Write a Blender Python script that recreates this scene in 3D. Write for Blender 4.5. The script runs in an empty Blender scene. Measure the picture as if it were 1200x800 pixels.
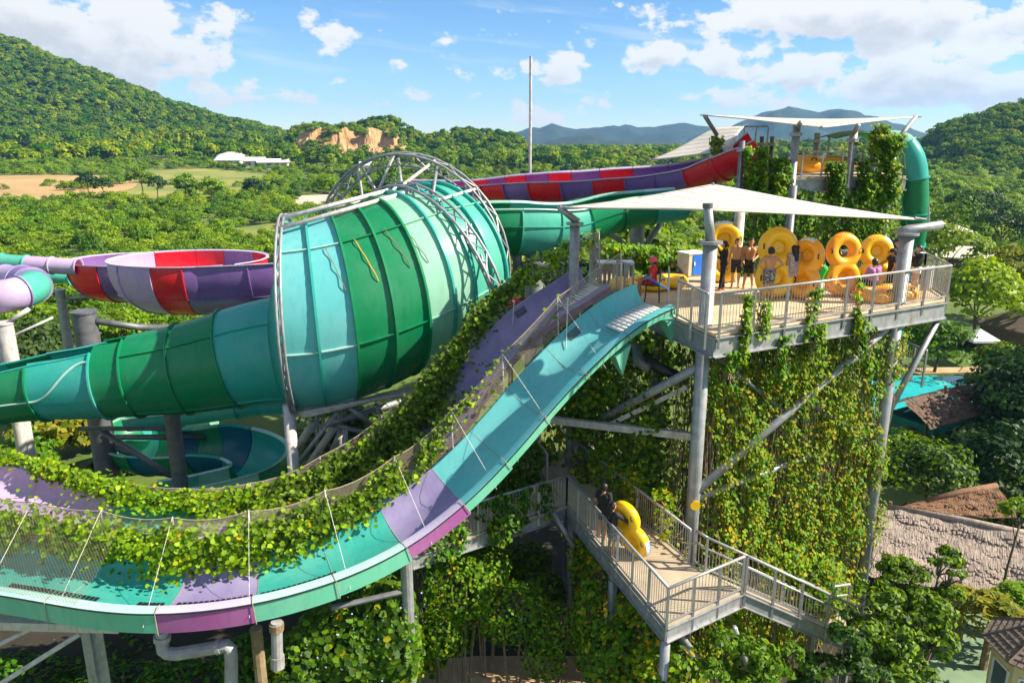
import bpy, bmesh, math, random
import numpy as np
from mathutils import Vector, Matrix, noise as mnoise

random.seed(7)
RNG = np.random.default_rng(11)
SC = bpy.context.scene
COL = SC.collection
R = math.radians
PI = math.pi

# ------------------------------------------------------------------ camera, sky, sun, exposure
CAMH, PITCH, FOC = 17.0, R(14.8), 880.0          # height above the ground, tilt, focal length for a 1200 px wide picture
cam = bpy.data.cameras.new("camera"); cam_o = bpy.data.objects.new("camera", cam); COL.objects.link(cam_o)
cam.sensor_width = 36.0; cam.lens = 36.0 * FOC / 1200.0
cam.clip_start = 0.1; cam.clip_end = 40000
cam_o.location = (0, 0, CAMH); cam_o.rotation_euler = (PI/2 - PITCH, 0, 0)
SC.camera = cam_o
SC.view_settings.view_transform = 'Standard'; SC.view_settings.look = 'None'
SC.view_settings.exposure = 1.18; SC.view_settings.gamma = 1.0
SC.view_settings.use_curve_mapping = False
SC.cycles.max_bounces = 7; SC.cycles.diffuse_bounces = 3; SC.cycles.glossy_bounces = 3
SC.cycles.transmission_bounces = 5; SC.cycles.transparent_max_bounces = 8; SC.cycles.volume_bounces = 0
SC.cycles.use_denoising = True
SC.cycles.sample_clamp_indirect = 6

CP, SP = math.cos(PITCH), math.sin(PITCH)
def ray(px, py):
    u = px - 600.0; v = py - 400.0
    return Vector((u, FOC*CP - v*SP, -FOC*SP - v*CP))
def at_z(px, py, z):
    r = ray(px, py); return Vector((0, 0, CAMH)) + r*((z - CAMH)/r.z)
def at_y(px, py, y):
    r = ray(px, py); return Vector((0, 0, CAMH)) + r*(y/r.y)

SUN_DIR = Vector((0.77, -0.10, 0.62)).normalized()   # towards the sun: to the right and beyond the scene
sun = bpy.data.lights.new("sun", 'SUN'); sun.energy = 5.0; sun.angle = R(0.5); sun.color = (1.0, 0.90, 0.72)
sun_o = bpy.data.objects.new("sun", sun); COL.objects.link(sun_o)
sun_o.rotation_euler = SUN_DIR.to_track_quat('Z', 'Y').to_euler()

world = bpy.data.worlds.new("World"); SC.world = world; world.use_nodes = True
def build_world():
    nt = world.node_tree; nt.nodes.clear(); L = nt.links
    def nd(t, **k):
        n = nt.nodes.new(t)
        for a, b in k.items(): setattr(n, a, b)
        return n
    def math_(op, a, b=None, c=None, clamp=False):
        n = nd('ShaderNodeMath', operation=op); n.use_clamp = clamp
        for i, q in enumerate((a, b, c)):
            if q is None: continue
            if isinstance(q, (int, float)): n.inputs[i].default_value = q
            else: L.new(q, n.inputs[i])
        return n.outputs[0]
    def sstep(x, a, b):
        n = nd('ShaderNodeMapRange', interpolation_type='SMOOTHSTEP')
        L.new(x, n.inputs[0]); n.inputs[1].default_value = a; n.inputs[2].default_value = b
        return n.outputs[0]
    out = nd('ShaderNodeOutputWorld'); bg = nd('ShaderNodeBackground'); bg.inputs[1].default_value = 0.08
    sky = nd('ShaderNodeTexSky', sky_type='NISHITA'); sky.sun_disc = False
    sky.sun_elevation = math.asin(SUN_DIR.z); sky.sun_rotation = math.atan2(SUN_DIR.x, SUN_DIR.y)
    sky.altitude = 1200; sky.air_density = 1.0; sky.dust_density = 0.1; sky.ozone_density = 4.5
    tc = nd('ShaderNodeTexCoord'); sx = nd('ShaderNodeSeparateXYZ'); L.new(tc.outputs['Generated'], sx.inputs[0])
    az = math_('MULTIPLY', math_('ARCTAN2', sx.outputs[0], sx.outputs[1]), FOC)
    el = math_('MULTIPLY', math_('ARCSINE', sx.outputs[2]), FOC)
    cx = nd('ShaderNodeCombineXYZ'); L.new(az, cx.inputs[0]); L.new(math_('MULTIPLY', el, 1.55), cx.inputs[1])
    nz = nd('ShaderNodeTexNoise'); nz.inputs['Scale'].default_value = 0.022; nz.inputs['Detail'].default_value = 8
    nz.inputs['Roughness'].default_value = 0.56; L.new(cx.outputs[0], nz.inputs['Vector'])
    nz2 = nd('ShaderNodeTexNoise'); nz2.inputs['Scale'].default_value = 0.022; nz2.inputs['Detail'].default_value = 5
    nz2.inputs['Roughness'].default_value = 0.55
    sh = nd('ShaderNodeVectorMath', operation='ADD'); sh.inputs[1].default_value = (7, 15, 0); L.new(cx.outputs[0], sh.inputs[0]); L.new(sh.outputs[0], nz2.inputs['Vector'])
    def azel(px, py):
        r = ray(px, py).normalized()
        return math.atan2(r.x, r.y)*FOC, math.asin(r.z)*FOC
    # clouds: centre in the sky, half width, half height (degrees times 15.4), weight
    blobs = [(110, 38, 150, 62, 1.25), (20, 8, 120, 46, 1.2), (215, 70, 62, 34, 1.0), (255, 100, 70, 14, .62),
             (400, 36, 52, 14, .74), (362, 24, 16, 15, .72), (470, 78, 26, 10, .55),
             (985, 14, 185, 40, 1.3), (1170, 18, 70, 26, .95), (770, 66, 66, 22, .98), (858, 66, 50, 28, 1.05),
             (650, 82, 46, 22, .92), (590, 84, 20, 15, .6), (1085, 72, 112, 44, 1.3), (1185, 96, 60, 30, 1.0), (985, 74, 40, 26, .95),
             (932, 88, 40, 28, 1.0), (838, 118, 34, 18, .85), (1010, 108, 150, 20, .9), (640, 134, 70, 22, .74),
             (555, 115, 34, 9, .66), (700, 52, 20, 9, .6), (930, 118, 90, 16, .75), (300, 118, 90, 10, .5)]
    dens = None; low = None
    for (px, py, rx, ry, w) in blobs:
        a0, e0 = azel(px, py)
        dx = math_('DIVIDE', math_('SUBTRACT', az, a0), rx); dx2 = math_('MULTIPLY', dx, dx)
        ds = math_('SUBTRACT', el, e0)
        dy = math_('DIVIDE', ds, ry); d2 = math_('MULTIPLY_ADD', dy, dy, dx2)
        b = math_('MULTIPLY_ADD', d2, -w, w)
        gy = math_('DIVIDE', math_('ADD', ds, ry*.5), ry*.75)
        g = math_('MULTIPLY_ADD', math_('MULTIPLY_ADD', gy, gy, dx2), -w, w)
        dens = b if dens is None else math_('MAXIMUM', dens, b)
        low = g if low is None else math_('MAXIMUM', low, g)
    # the sky outside the picture: scattered clouds of the same kind
    wide = nd('ShaderNodeTexNoise'); wide.inputs['Scale'].default_value = 0.0045; wide.inputs['Detail'].default_value = 2; L.new(cx.outputs[0], wide.inputs['Vector'])
    off = math_('MAXIMUM', sstep(math_('ABSOLUTE', az), 620, 760), sstep(el, 170, 300))
    gen = math_('MULTIPLY', math_('MULTIPLY', sstep(wide.outputs[0], .44, .66), 1.1), off)
    gen = math_('MULTIPLY', gen, sstep(el, -10, 60))
    dens = math_('MAXIMUM', math_('MAXIMUM', dens, gen), -0.35)
    tot = math_('ADD', dens, math_('MULTIPLY', math_('SUBTRACT', nz.outputs[0], 0.5), 4.2))
    cov = sstep(tot, 0.27, 0.72)
    # thin high streaks
    st = nd('ShaderNodeCombineXYZ'); L.new(math_('MULTIPLY', az, 0.35), st.inputs[0]); L.new(math_('MULTIPLY_ADD', az, .35, math_('MULTIPLY', el, 3.2)), st.inputs[1])
    nz3 = nd('ShaderNodeTexNoise'); nz3.inputs['Scale'].default_value = 0.014; nz3.inputs['Detail'].default_value = 5; L.new(st.outputs[0], nz3.inputs['Vector'])
    cirrus = math_('MULTIPLY', sstep(nz3.outputs[0], .50, .78), 0.5)
    cov = math_('MAXIMUM', cov, cirrus)
    grey = math_('MULTIPLY', sstep(math_('ADD', low, math_('MULTIPLY', math_('SUBTRACT', nz2.outputs[0], .5), 2.6)), .55, 1.55), .60)
    cc = nd('ShaderNodeMix', data_type='RGBA'); L.new(grey, cc.inputs[0])
    cc.inputs[6].default_value = (5.7, 5.65, 5.55, 1); cc.inputs[7].default_value = (3.1, 3.15, 3.45, 1)
    mx = nd('ShaderNodeMix', data_type='RGBA'); L.new(math_('MULTIPLY', cov, .96), mx.inputs[0]); hs = nd('ShaderNodeHueSaturation'); hs.inputs['Saturation'].default_value = 1.14; hs.inputs['Value'].default_value = .95; L.new(sky.outputs[0], hs.inputs['Color']); L.new(hs.outputs[0], mx.inputs[6]); L.new(cc.outputs[2], mx.inputs[7])
    L.new(mx.outputs[2], bg.inputs[0]); L.new(bg.outputs[0], out.inputs[0])
build_world()
world.cycles.sampling_method = 'MANUAL'; world.cycles.sample_map_resolution = 512

# ------------------------------------------------------------------ materials
def new_mat(name):
    m = bpy.data.materials.new(name); m.use_nodes = True
    nt = m.node_tree; b = nt.nodes['Principled BSDF']
    return m, nt, b
def nlink(nt, a, b): nt.links.new(a, b)
def ramp(nt, stops, fac=None):
    n = nt.nodes.new('ShaderNodeValToRGB'); e = n.color_ramp.elements
    while len(e) < len(stops): e.new(0.5)
    for i, (p, c) in enumerate(stops): e[i].position = p; e[i].color = (*c, 1)
    if fac is not None: nt.links.new(fac, n.inputs[0])
    return n.outputs[0]
def noise_n(nt, scale, detail=4, rough=.55, coord='Object', stretch=None):
    tc = nt.nodes.new('ShaderNodeTexCoord'); n = nt.nodes.new('ShaderNodeTexNoise')
    n.inputs['Scale'].default_value = scale; n.inputs['Detail'].default_value = detail; n.inputs['Roughness'].default_value = rough
    src = tc.outputs[coord]
    if stretch:
        mp = nt.nodes.new('ShaderNodeMapping'); mp.inputs['Scale'].default_value = stretch; nt.links.new(src, mp.inputs[0]); src = mp.outputs[0]
    nt.links.new(src, n.inputs['Vector']); return n.outputs[0]
def bump(nt, b, h, strength, dist=0.02):
    n = nt.nodes.new('ShaderNodeBump'); n.inputs['Strength'].default_value = strength; n.inputs['Distance'].default_value = dist
    nt.links.new(h, n.inputs['Height']); nt.links.new(n.outputs[0], b.inputs['Normal'])
def mixc(nt, fac, a, b):
    n = nt.nodes.new('ShaderNodeMix'); n.data_type = 'RGBA'
    for s, q in ((0, fac), (6, a), (7, b)):
        if isinstance(q, (int, float)): n.inputs[s].default_value = q
        elif isinstance(q, tuple): n.inputs[s].default_value = (*q, 1)
        else: nt.links.new(q, n.inputs[s])
    return n.outputs[2]

def surf(name, c, rough=.6, metal=0., var=.18, scale=3., bmp=0., bscale=None, c2=None, coat=0., stretch=None, spec=.5):
    m, nt, b = new_mat(name)
    f = noise_n(nt, scale, 5, .6, stretch=stretch)
    lo = tuple(x*(1-var) for x in c) if c2 is None else c2
    hi = tuple(min(1, x*(1+var)) for x in c) if c2 is None else c
    nlink(nt, ramp(nt, [(.3, lo), (.7, hi)], f), b.inputs['Base Color'])
    b.inputs['Roughness'].default_value = rough; b.inputs['Metallic'].default_value = metal
    b.inputs['Coat Weight'].default_value = coat; b.inputs['Specular IOR Level'].default_value = spec
    if bmp: bump(nt, b, noise_n(nt, bscale or scale*6, 4, .6, stretch=stretch), bmp)
    return m

def steel(name, c, rough, metal, rust=.5):
    m, nt, b = new_mat(name)
    f = noise_n(nt, 4., 5, .6); f2 = noise_n(nt, 1.7, 6, .7, stretch=(1, 1, .35)); f3 = noise_n(nt, 9., 4, .6, stretch=(1, 1, .15))
    base = ramp(nt, [(.3, tuple(x*.75 for x in c)), (.7, tuple(min(1, x*1.2) for x in c))], f)
    k = nt.nodes.new('ShaderNodeMath'); k.operation = 'MULTIPLY'; nlink(nt, ramp(nt, [(.56, (0,)*3), (.70, (1,)*3)], f2), k.inputs[0]); k.inputs[1].default_value = rust
    c1 = mixc(nt, k.outputs[0], base, (.17, .085, .04))
    k2 = nt.nodes.new('ShaderNodeMath'); k2.operation = 'MULTIPLY'; nlink(nt, ramp(nt, [(.52, (0,)*3), (.68, (1,)*3)], f3), k2.inputs[0]); k2.inputs[1].default_value = .4
    nlink(nt, mixc(nt, k2.outputs[0], c1, tuple(x*.45 for x in c)), b.inputs['Base Color'])
    b.inputs['Roughness'].default_value = rough; b.inputs['Metallic'].default_value = metal; bump(nt, b, noise_n(nt, 30., 4, .6), .05); return m
def shell(name, c, chalk=.25, rough=.28, trans=.42):
    """moulded fibreglass: glossy gelcoat with a chalky bloom, scuffs and run-off streaks, letting a little light through"""
    m, nt, b = new_mat(name)
    f1 = noise_n(nt, .55, 5, .6); f2 = noise_n(nt, 5., 6, .65, stretch=(1, 1, .22))
    f3 = noise_n(nt, 26., 3, .6)
    pale = tuple(min(1., x*.62 + .30) for x in c); dark = tuple(x*.74 for x in c)
    k = nt.nodes.new('ShaderNodeMath'); k.operation = 'MULTIPLY'
    nlink(nt, ramp(nt, [(.42, (0,)*3), (.72, (1,)*3)], f1), k.inputs[0]); k.inputs[1].default_value = chalk
    c1 = mixc(nt, k.outputs[0], c, pale)
    k2 = nt.nodes.new('ShaderNodeMath'); k2.operation = 'MULTIPLY'
    nlink(nt, ramp(nt, [(.5, (0,)*3), (.74, (1,)*3)], f2), k2.inputs[0]); k2.inputs[1].default_value = .55
    c2 = mixc(nt, k2.outputs[0], c1, dark)
    nlink(nt, c2, b.inputs['Base Color'])
    rr = nt.nodes.new('ShaderNodeMapRange'); nlink(nt, f2, rr.inputs[0]); rr.inputs[3].default_value = rough*.75; rr.inputs[4].default_value = rough*1.6
    nlink(nt, rr.outputs[0], b.inputs['Roughness'])
    bump(nt, b, f3, .06, .01)
    t = nt.nodes.new('ShaderNodeBsdfTranslucent'); nlink(nt, c2, t.inputs[0])
    mx = nt.nodes.new('ShaderNodeMixShader'); mx.inputs[0].default_value = trans
    o = nt.nodes['Material Output']; nlink(nt, b.outputs[0], mx.inputs[1]); nlink(nt, t.outputs[0], mx.inputs[2]); nlink(nt, mx.outputs[0], o.inputs[0])
    return m

def leafm(name, cols, trans=.35, rough=.55, per_obj=.25, spec=.3):
    """leaf blades: colour varies from leaf to leaf and from plant to plant"""
    m, nt, b = new_mat(name)
    g = nt.nodes.new('ShaderNodeNewGeometry'); oi = nt.nodes.new('ShaderNodeObjectInfo')
    n = len(cols)
    c = ramp(nt, [(i/max(1, n-1), cc) for i, cc in enumerate(cols)], g.outputs['Random Per Island'])
    hs = nt.nodes.new('ShaderNodeHueSaturation')
    mr = nt.nodes.new('ShaderNodeMapRange'); nlink(nt, oi.outputs['Random'], mr.inputs[0]); mr.inputs[3].default_value = 1-per_obj; mr.inputs[4].default_value = 1+per_obj
    nlink(nt, mr.outputs[0], hs.inputs['Value'])
    mh = nt.nodes.new('ShaderNodeMapRange'); nlink(nt, oi.outputs['Random'], mh.inputs[0]); mh.inputs[3].default_value = .5+per_obj*.08; mh.inputs[4].default_value = .5-per_obj*.1
    nlink(nt, mh.outputs[0], hs.inputs['Hue'])
    nlink(nt, c, hs.inputs['Color']); c = hs.outputs[0]
    nlink(nt, c, b.inputs['Base Color']); b.inputs['Roughness'].default_value = rough; b.inputs['Specular IOR Level'].default_value = spec
    t = nt.nodes.new('ShaderNodeBsdfTranslucent')
    h2 = nt.nodes.new('ShaderNodeHueSaturation'); h2.inputs['Hue'].default_value = .485; h2.inputs['Saturation'].default_value = 1.1; h2.inputs['Value'].default_value = 1.5
    nlink(nt, c, h2.inputs['Color']); nlink(nt, h2.outputs[0], t.inputs[0])
    mx = nt.nodes.new('ShaderNodeMixShader'); mx.inputs[0].default_value = trans
    o = nt.nodes['Material Output']; nlink(nt, b.outputs[0], mx.inputs[1]); nlink(nt, t.outputs[0], mx.inputs[2]); nlink(nt, mx.outputs[0], o.inputs[0])
    return m

M = {}
M['teal'] = shell('teal_fibreglass', (.045, .50, .44), .28)
M['aqua'] = shell('aqua_fibreglass', (.11, .59, .46), .28)
M['cyan'] = shell('turquoise_fibreglass', (.18, .66, .69), .35, .30)
M['green'] = shell('green_fibreglass', (.007, .31, .125), .16, .24)
M['pale'] = shell('pale_green_fibreglass', (.36, .70, .55), .45, .2)
M['seafoam'] = shell('seafoam_fibreglass', (.13, .47, .33), .25, .35, .05)
M['rim'] = shell('pale_rim_fibreglass', (.34, .56, .52), .5, .4, .03)
M['rim_purple'] = shell('pale_purple_rim_fibreglass', (.45, .40, .56), .5, .4, .03)
M['purple'] = shell('purple_fibreglass', (.225, .19, .38), .4, .4, .06)
M['violet'] = shell('violet_fibreglass', (.20, .10, .34), .22, .26, .1)
M['magenta'] = shell('magenta_fibreglass', (.33, .09, .30), .25, .35, .06)
M['lilac'] = shell('lilac_fibreglass', (.48, .36, .58), .4, .3, .12)
M['red'] = shell('red_fibreglass', (.72, .008, .02), .10, .24, .1)
M['blue'] = shell('blue_fibreglass', (.008, .20, .30), .15, .26)
M['steel'] = steel('galvanised_steel', (.30, .31, .33), .45, .3, .4)
M['steel_pale'] = steel('pale_painted_steel', (.50, .47, .46), .5, .05, .4)
M['steel_dark'] = surf('dark_weathered_steel', (.13, .135, .15), .5, .3, .3, 3., .05, 25)
M['rail'] = surf('railing_steel', (.36, .35, .36), .42, .35, .2, 6.)
M['deck'] = surf('sandy_deck', (.52, .41, .27), .8, 0, .24, 1.3, .15, 40, stretch=(1, 1, 1))
M['walk'] = surf('worn_concrete_walkway', (.38, .31, .225), .85, 0, .2, 1.4, .15, 35)
M['pipe'] = surf('grey_plastic_pipe', (.30, .29, .30), .5, 0, .25, 3., .05, 20)
M['sail'] = surf('shade_cloth', (.70, .665, .61), .85, 0, .10, 1.0, .08, 20)
def let_through(m, k, tint):
    nt = m.node_tree; b = nt.nodes['Principled BSDF']; o = nt.nodes['Material Output']
    t = nt.nodes.new('ShaderNodeBsdfTranslucent'); t.inputs[0].default_value = (*tint, 1); mx = nt.nodes.new('ShaderNodeMixShader'); mx.inputs[0].default_value = k
    nlink(nt, b.outputs[0], mx.inputs[1]); nlink(nt, t.outputs[0], mx.inputs[2]); nlink(nt, mx.outputs[0], o.inputs[0])
let_through(M['sail'], .3, (.80, .74, .62))
M['white'] = surf('white_paint', (.75, .75, .73), .45, 0, .08, 3.)
M['rope'] = surf('net_twine', (.34, .28, .21), .85, 0, .2, 8.)
M['cable'] = surf('stay_rope', (.66, .62, .55), .8, 0, .2, 8.)
M['black'] = surf('black_rubber', (.012, .012, .014), .5, 0, .3, 6.)
M['soil'] = surf('dark_soil', (.026, .022, .014), .95, 0, .35, 1.2, .4, 12)
M['sand'] = surf('sandy_path', (.42, .30, .165), .95, 0, .22, .9, .3, 14)
M['stem'] = surf('vine_stem', (.22, .155, .09), .85, 0, .35, 5.)
M['bark'] = surf('tree_bark', (.11, .085, .06), .9, 0, .3, 4., .5, 20, stretch=(1, 1, .25))
M['yellow'] = surf('yellow_vinyl', (.92, .53, .004), .33, 0, .05, 1.5, .03, 6, coat=.3)
M['orange'] = surf('orange_vinyl', (.92, .38, .006), .33, 0, .05, 1.5, .03, 6, coat=.3)
M['leaf'] = leafm('creeper_leaf', [(.042, .128, .0025), (.09, .235, .004), (.14, .31, .006), (.215, .37, .008)], .5)
M['leaf_bright'] = leafm('bright_creeper_leaf', [(.085, .23, .004), (.155, .34, .006), (.24, .45, .009), (.34, .50, .013)], .54)
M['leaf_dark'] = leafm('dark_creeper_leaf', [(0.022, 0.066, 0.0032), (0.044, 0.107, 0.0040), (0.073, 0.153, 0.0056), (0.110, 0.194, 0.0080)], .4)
M['leaf_yellow'] = leafm('yellowing_creeper_leaf', [(.10, .20, .004), (.24, .35, .006), (.40, .44, .008), (.60, .50, .01), (.66, .40, .012)], .58)
M['crown'] = leafm('tree_leaf', [(0.044, 0.117, 0.0032), (0.088, 0.184, 0.0048), (0.146, 0.255, 0.0064)], .36)
M['crown_dark'] = leafm('dark_tree_leaf', [(.012, .042, .008), (.024, .066, .010), (.04, .09, .014)], .25)
M['crown_lime'] = leafm('lime_tree_leaf', [(0.098, 0.204, 0.0032), (0.159, 0.286, 0.0048), (0.232, 0.367, 0.0080)], .38)
M['crown_olive'] = leafm('olive_scrub_leaf', [(.095, .20, .005), (.155, .28, .007), (.225, .34, .012)], .38)
M['crown_gold'] = leafm('golden_shrub_leaf', [(.10, .17, .01), (.25, .26, .012), (.42, .33, .02)], .38)
M['crown_forest'] = leafm('hill_forest_leaf', [(0.049, 0.122, 0.0024), (0.104, 0.204, 0.0040), (0.171, 0.270, 0.0056)], .28, .8, per_obj=.5, spec=.08)

# ------------------------------------------------------------------ mesh helpers
class MB:
    def __init__(s): s.v = []; s.f = []; s.m = []; s.n = 0; s.cur = 0
    def add(s, verts, faces):
        o = s.n; s.v.extend(tuple(p) for p in verts); s.n += len(verts)
        s.f.extend(tuple(i+o for i in f) for f in faces); s.m.extend([s.cur]*len(faces)); return s
    def mat(s, i): s.cur = i; return s
    def box(s, c, size, rot=None):
        c = Vector(c); h = Vector(size)/2; vs = []
        for x in (-1, 1):
            for y in (-1, 1):
                for z in (-1, 1):
                    p = Vector((x*h.x, y*h.y, z*h.z)); vs.append(c + (rot @ p if rot else p))
        return s.add(vs, [(0, 1, 3, 2), (4, 6, 7, 5), (0, 4, 5, 1), (2, 3, 7, 6), (0, 2, 6, 4), (1, 5, 7, 3)])
    def beam(s, a, b, w, h, up=(0, 0, 1)):
        a = Vector(a); b = Vector(b); t = (b-a).normalized(); up = Vector(up)
        sd = t.cross(up)
        if sd.length < 1e-4: sd = t.cross(Vector((1, 0, 0)))
        sd.normalize(); u = sd.cross(t)
        vs = [p + sd*(i*w/2) + u*(j*h/2) for p in (a, b) for i, j in ((-1, -1), (1, -1), (1, 1), (-1, 1))]
        return s.add(vs, [(0, 3, 2, 1), (4, 5, 6, 7), (0, 1, 5, 4), (1, 2, 6, 5), (2, 3, 7, 6), (3, 0, 4, 7)])
    def ibeam(s, a, b, w, h, t=.03):
        a = Vector(a); b = Vector(b); z = Vector((0, 0, h/2 - t/2))
        s.beam(a+z, b+z, w, t); s.beam(a-z, b-z, w, t); s.beam(a, b, t, h-2*t-.004); return s
    def tube(s, pts, r, n=8, cap=True):
        pts = [Vector(p) for p in pts]; k = len(pts); rs = r if isinstance(r, (list, tuple)) else [r]*k
        t0 = (pts[1]-pts[0]).normalized(); nrm = t0.orthogonal().normalized(); vs = []; fs = []
        for i, p in enumerate(pts):
            t = (pts[min(i+1, k-1)] - pts[max(i-1, 0)]).normalized()
            nrm = (nrm - t*nrm.dot(t)).normalized(); bn = t.cross(nrm)
            for j in range(n):
                a = 2*PI*j/n; vs.append(p + (nrm*math.cos(a) + bn*math.sin(a))*rs[i])
        for i in range(k-1):
            for j in range(n):
                a = i*n+j; b = i*n+(j+1) % n; fs.append((a, b, b+n, a+n))
        if cap: fs.append(tuple(reversed(range(n)))); fs.append(tuple(range((k-1)*n, k*n)))
        return s.add(vs, fs)
    def prism(s, poly, z0, z1):
        n = len(poly); vs = [(p[0], p[1], z0) for p in poly] + [(p[0], p[1], z1) for p in poly]
        ar = sum(poly[i][0]*poly[(i+1) % n][1] - poly[(i+1) % n][0]*poly[i][1] for i in range(n))
        fs = [tuple(reversed(range(n))), tuple(range(n, 2*n))] + [(i, (i+1) % n, (i+1) % n+n, i+n) for i in range(n)]
        if ar < 0: fs = [tuple(reversed(f)) for f in fs]
        return s.add(vs, fs)
    def grid(s, rows, close=False):
        """rows: list of equal-length vertex lists"""
        n = len(rows[0]); vs = [p for r in rows for p in r]; fs = []
        for i in range(len(rows)-1):
            for j in range(n if close else n-1):
                a = i*n+j; b = i*n+(j+1) % n; fs.append((a, b, b+n, a+n))
        return s.add(vs, fs)
    def build(s, name, mats, parent=None, smooth=False, bevel=0., origin=None, solid=0., auto=None):
        o0 = Vector(origin) if origin is not None else (world_loc(parent) if parent else Vector((0, 0, 0)))
        me = bpy.data.meshes.new(name)
        vs = np.array(s.v, dtype=float).reshape(-1, 3) - np.array(o0)
        me.from_pydata(vs.tolist(), [], s.f)
        if not isinstance(mats, (list, tuple)): mats = [mats]
        for m in mats: me.materials.append(m)
        if len(mats) > 1: me.polygons.foreach_set('material_index', s.m)
        if smooth: me.shade_smooth()
        if auto is not None: me.shade_smooth(); me.set_sharp_from_angle(angle=R(auto))
        o = bpy.data.objects.new(name, me); COL.objects.link(o)
        if parent: o.parent = parent
        else: o.location = o0
        if solid: md = o.modifiers.new('thickness', 'SOLIDIFY'); md.thickness = solid; md.offset = 0
        if bevel: md = o.modifiers.new('bevel', 'BEVEL'); md.width = bevel; md.segments = 2; md.limit_method = 'ANGLE'
        return o
def world_loc(o):
    p = Vector((0, 0, 0))
    while o: p = p + o.location; o = o.parent
    return p
def thing(name, label, cat, loc=(0, 0, 0), group=None):
    o = bpy.data.objects.new(name, None); COL.objects.link(o); o.location = loc; o.empty_display_size = .3
    return tag(o, label, cat, group)
def tag(o, label=None, cat=None, group=None, kind=None):
    if label: o['label'] = label
    if cat: o['category'] = cat
    if group: o['group'] = group
    if kind: o['kind'] = kind
    return o
def copy_tree(o, parent=None):
    c = o.copy(); COL.objects.link(c)
    if parent: c.parent = parent
    for ch in list(o.children): copy_tree(ch, c)
    return c
def crom(pts, n):
    """n points along a Catmull-Rom curve through pts (any dimension)"""
    P = np.array([tuple(p) for p in pts], float); k = len(P)
    E = np.vstack([2*P[0]-P[1], P, 2*P[-1]-P[-2]])
    seg = np.linalg.norm(np.diff(P, axis=0)[:, :3], axis=1); cum = np.concatenate([[0], np.cumsum(seg)])
    out = []
    for q in np.linspace(0, cum[-1], n):
        i = min(max(int(np.searchsorted(cum, q, 'right'))-1, 0), k-2); t = (q-cum[i])/seg[i]
        a, b, c, d = E[i:i+4]
        out.append(.5*((2*b) + (c-a)*t + (2*a-5*b+4*c-d)*t*t + (3*b-a-3*c+d)*t**3))
    return np.array(out)
def fbm(x, y, z=0., o=4):
    return mnoise.fractal(Vector((x, y, z)), 1.0, 2.0, o)
def smooth01(a, b, x):
    t = min(1, max(0, (x-a)/(b-a))); return t*t*(3-2*t)

class Fr:      # a ring frame: centre, horizontal side, up, radius
    def __init__(s, c, h, u, r): s.c = Vector(c); s.h = Vector(h); s.u = Vector(u); s.r = r
    def p(s, th, dr=0., dt=0.):
        return s.c + (s.u*math.cos(th) + s.h*math.sin(th))*(s.r+dr) + s.h.cross(s.u)*dt
def lerpfr(frs, t):
    k = len(frs)-1; q = min(max(t, 0), 1)*k; i = min(int(q), k-1); f = q-i; a, b = frs[i], frs[i+1]
    h = (a.h.lerp(b.h, f)).normalized(); u = (a.u.lerp(b.u, f)); u = (u - h*u.dot(h)).normalized()
    return Fr(a.c.lerp(b.c, f), h, u, a.r+(b.r-a.r)*f)
def path_frames(pts, n, roll=None):
    """pts: (x,y,z,r); side is to the right of travel"""
    P = crom(pts, n); out = []
    for i in range(n):
        t = Vector(P[min(i+1, n-1)][:3]) - Vector(P[max(i-1, 0)][:3]); t.normalize()
        h = t.cross(Vector((0, 0, 1))).normalized(); u = h.cross(t)
        if roll:
            a = roll(i/(n-1)); h, u = h*math.cos(a) + u*math.sin(a), u*math.cos(a) - h*math.sin(a)
        out.append(Fr(P[i][:3], h, u, P[i][3]))
    return out
def shell_panel(mb, frs, t0, t1, th0, th1, nt=4, nth=10, thick=.05):
    """a solid curved panel of a swept shell"""
    full = abs(th1-th0) > 2*PI-1e-3
    ths = [th0+(th1-th0)*j/nth for j in range(nth+1)]
    if full: ths = ths[:-1]
    F = [lerpfr(frs, t0+(t1-t0)*i/nt) for i in range(nt+1)]
    n = len(ths); vs = []; fs = []
    for f in F:
        vs += [f.p(a) for a in ths] + [f.p(a, -thick) for a in ths]
    st = 2*n
    for i in range(nt):
        for j in range(n if full else n-1):
            a = i*st+j; b = i*st+(j+1) % n
            fs.append((a, a+st, b+st, b)); fs.append((a+n, b+n, b+st+n, a+st+n))
        if not full:
            a = i*st; fs.append((a, a+n, a+st+n, a+st)); b = a+n-1; fs.append((b, b+st, b+st+n, b+n))
    for i, rv in ((0, 0), (nt, 1)):
        for j in range(n if full else n-1):
            a = i*st+j; b = i*st+(j+1) % n; q = (a, b, b+n, a+n); fs.append(tuple(reversed(q)) if rv else q)
    return mb.add(vs, fs)
def rib(mb, frs, t, th0, th1, w=.09, ax=.03, n=24):
    """a flange round the shell at t"""
    f = lerpfr(frs, t); full = abs(th1-th0) > 2*PI-1e-3
    ths = [th0+(th1-th0)*j/n for j in range(n if full else n+1)]
    rows = []
    for dr, dt in ((-.012, -ax), (w, -ax), (w, ax), (-.012, ax), (-.012, -ax)): rows.append([f.p(a, dr, dt) for a in ths])
    mb.grid(rows, close=full); return mb
def seam(mb, frs, th, t0, t1, w=.07, ax=.025, n=10):
    """a flange along the shell at angle th"""
    rows = []
    F = [lerpfr(frs, t0+(t1-t0)*i/n) for i in range(n+1)]
    for dr, s in ((-.012, -1), (w, -1), (w, 1), (-.012, 1), (-.012, -1)):
        rows.append([f.p(th + s*ax/f.r, dr) for f in F])
    mb.grid(rows); return mb

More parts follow.
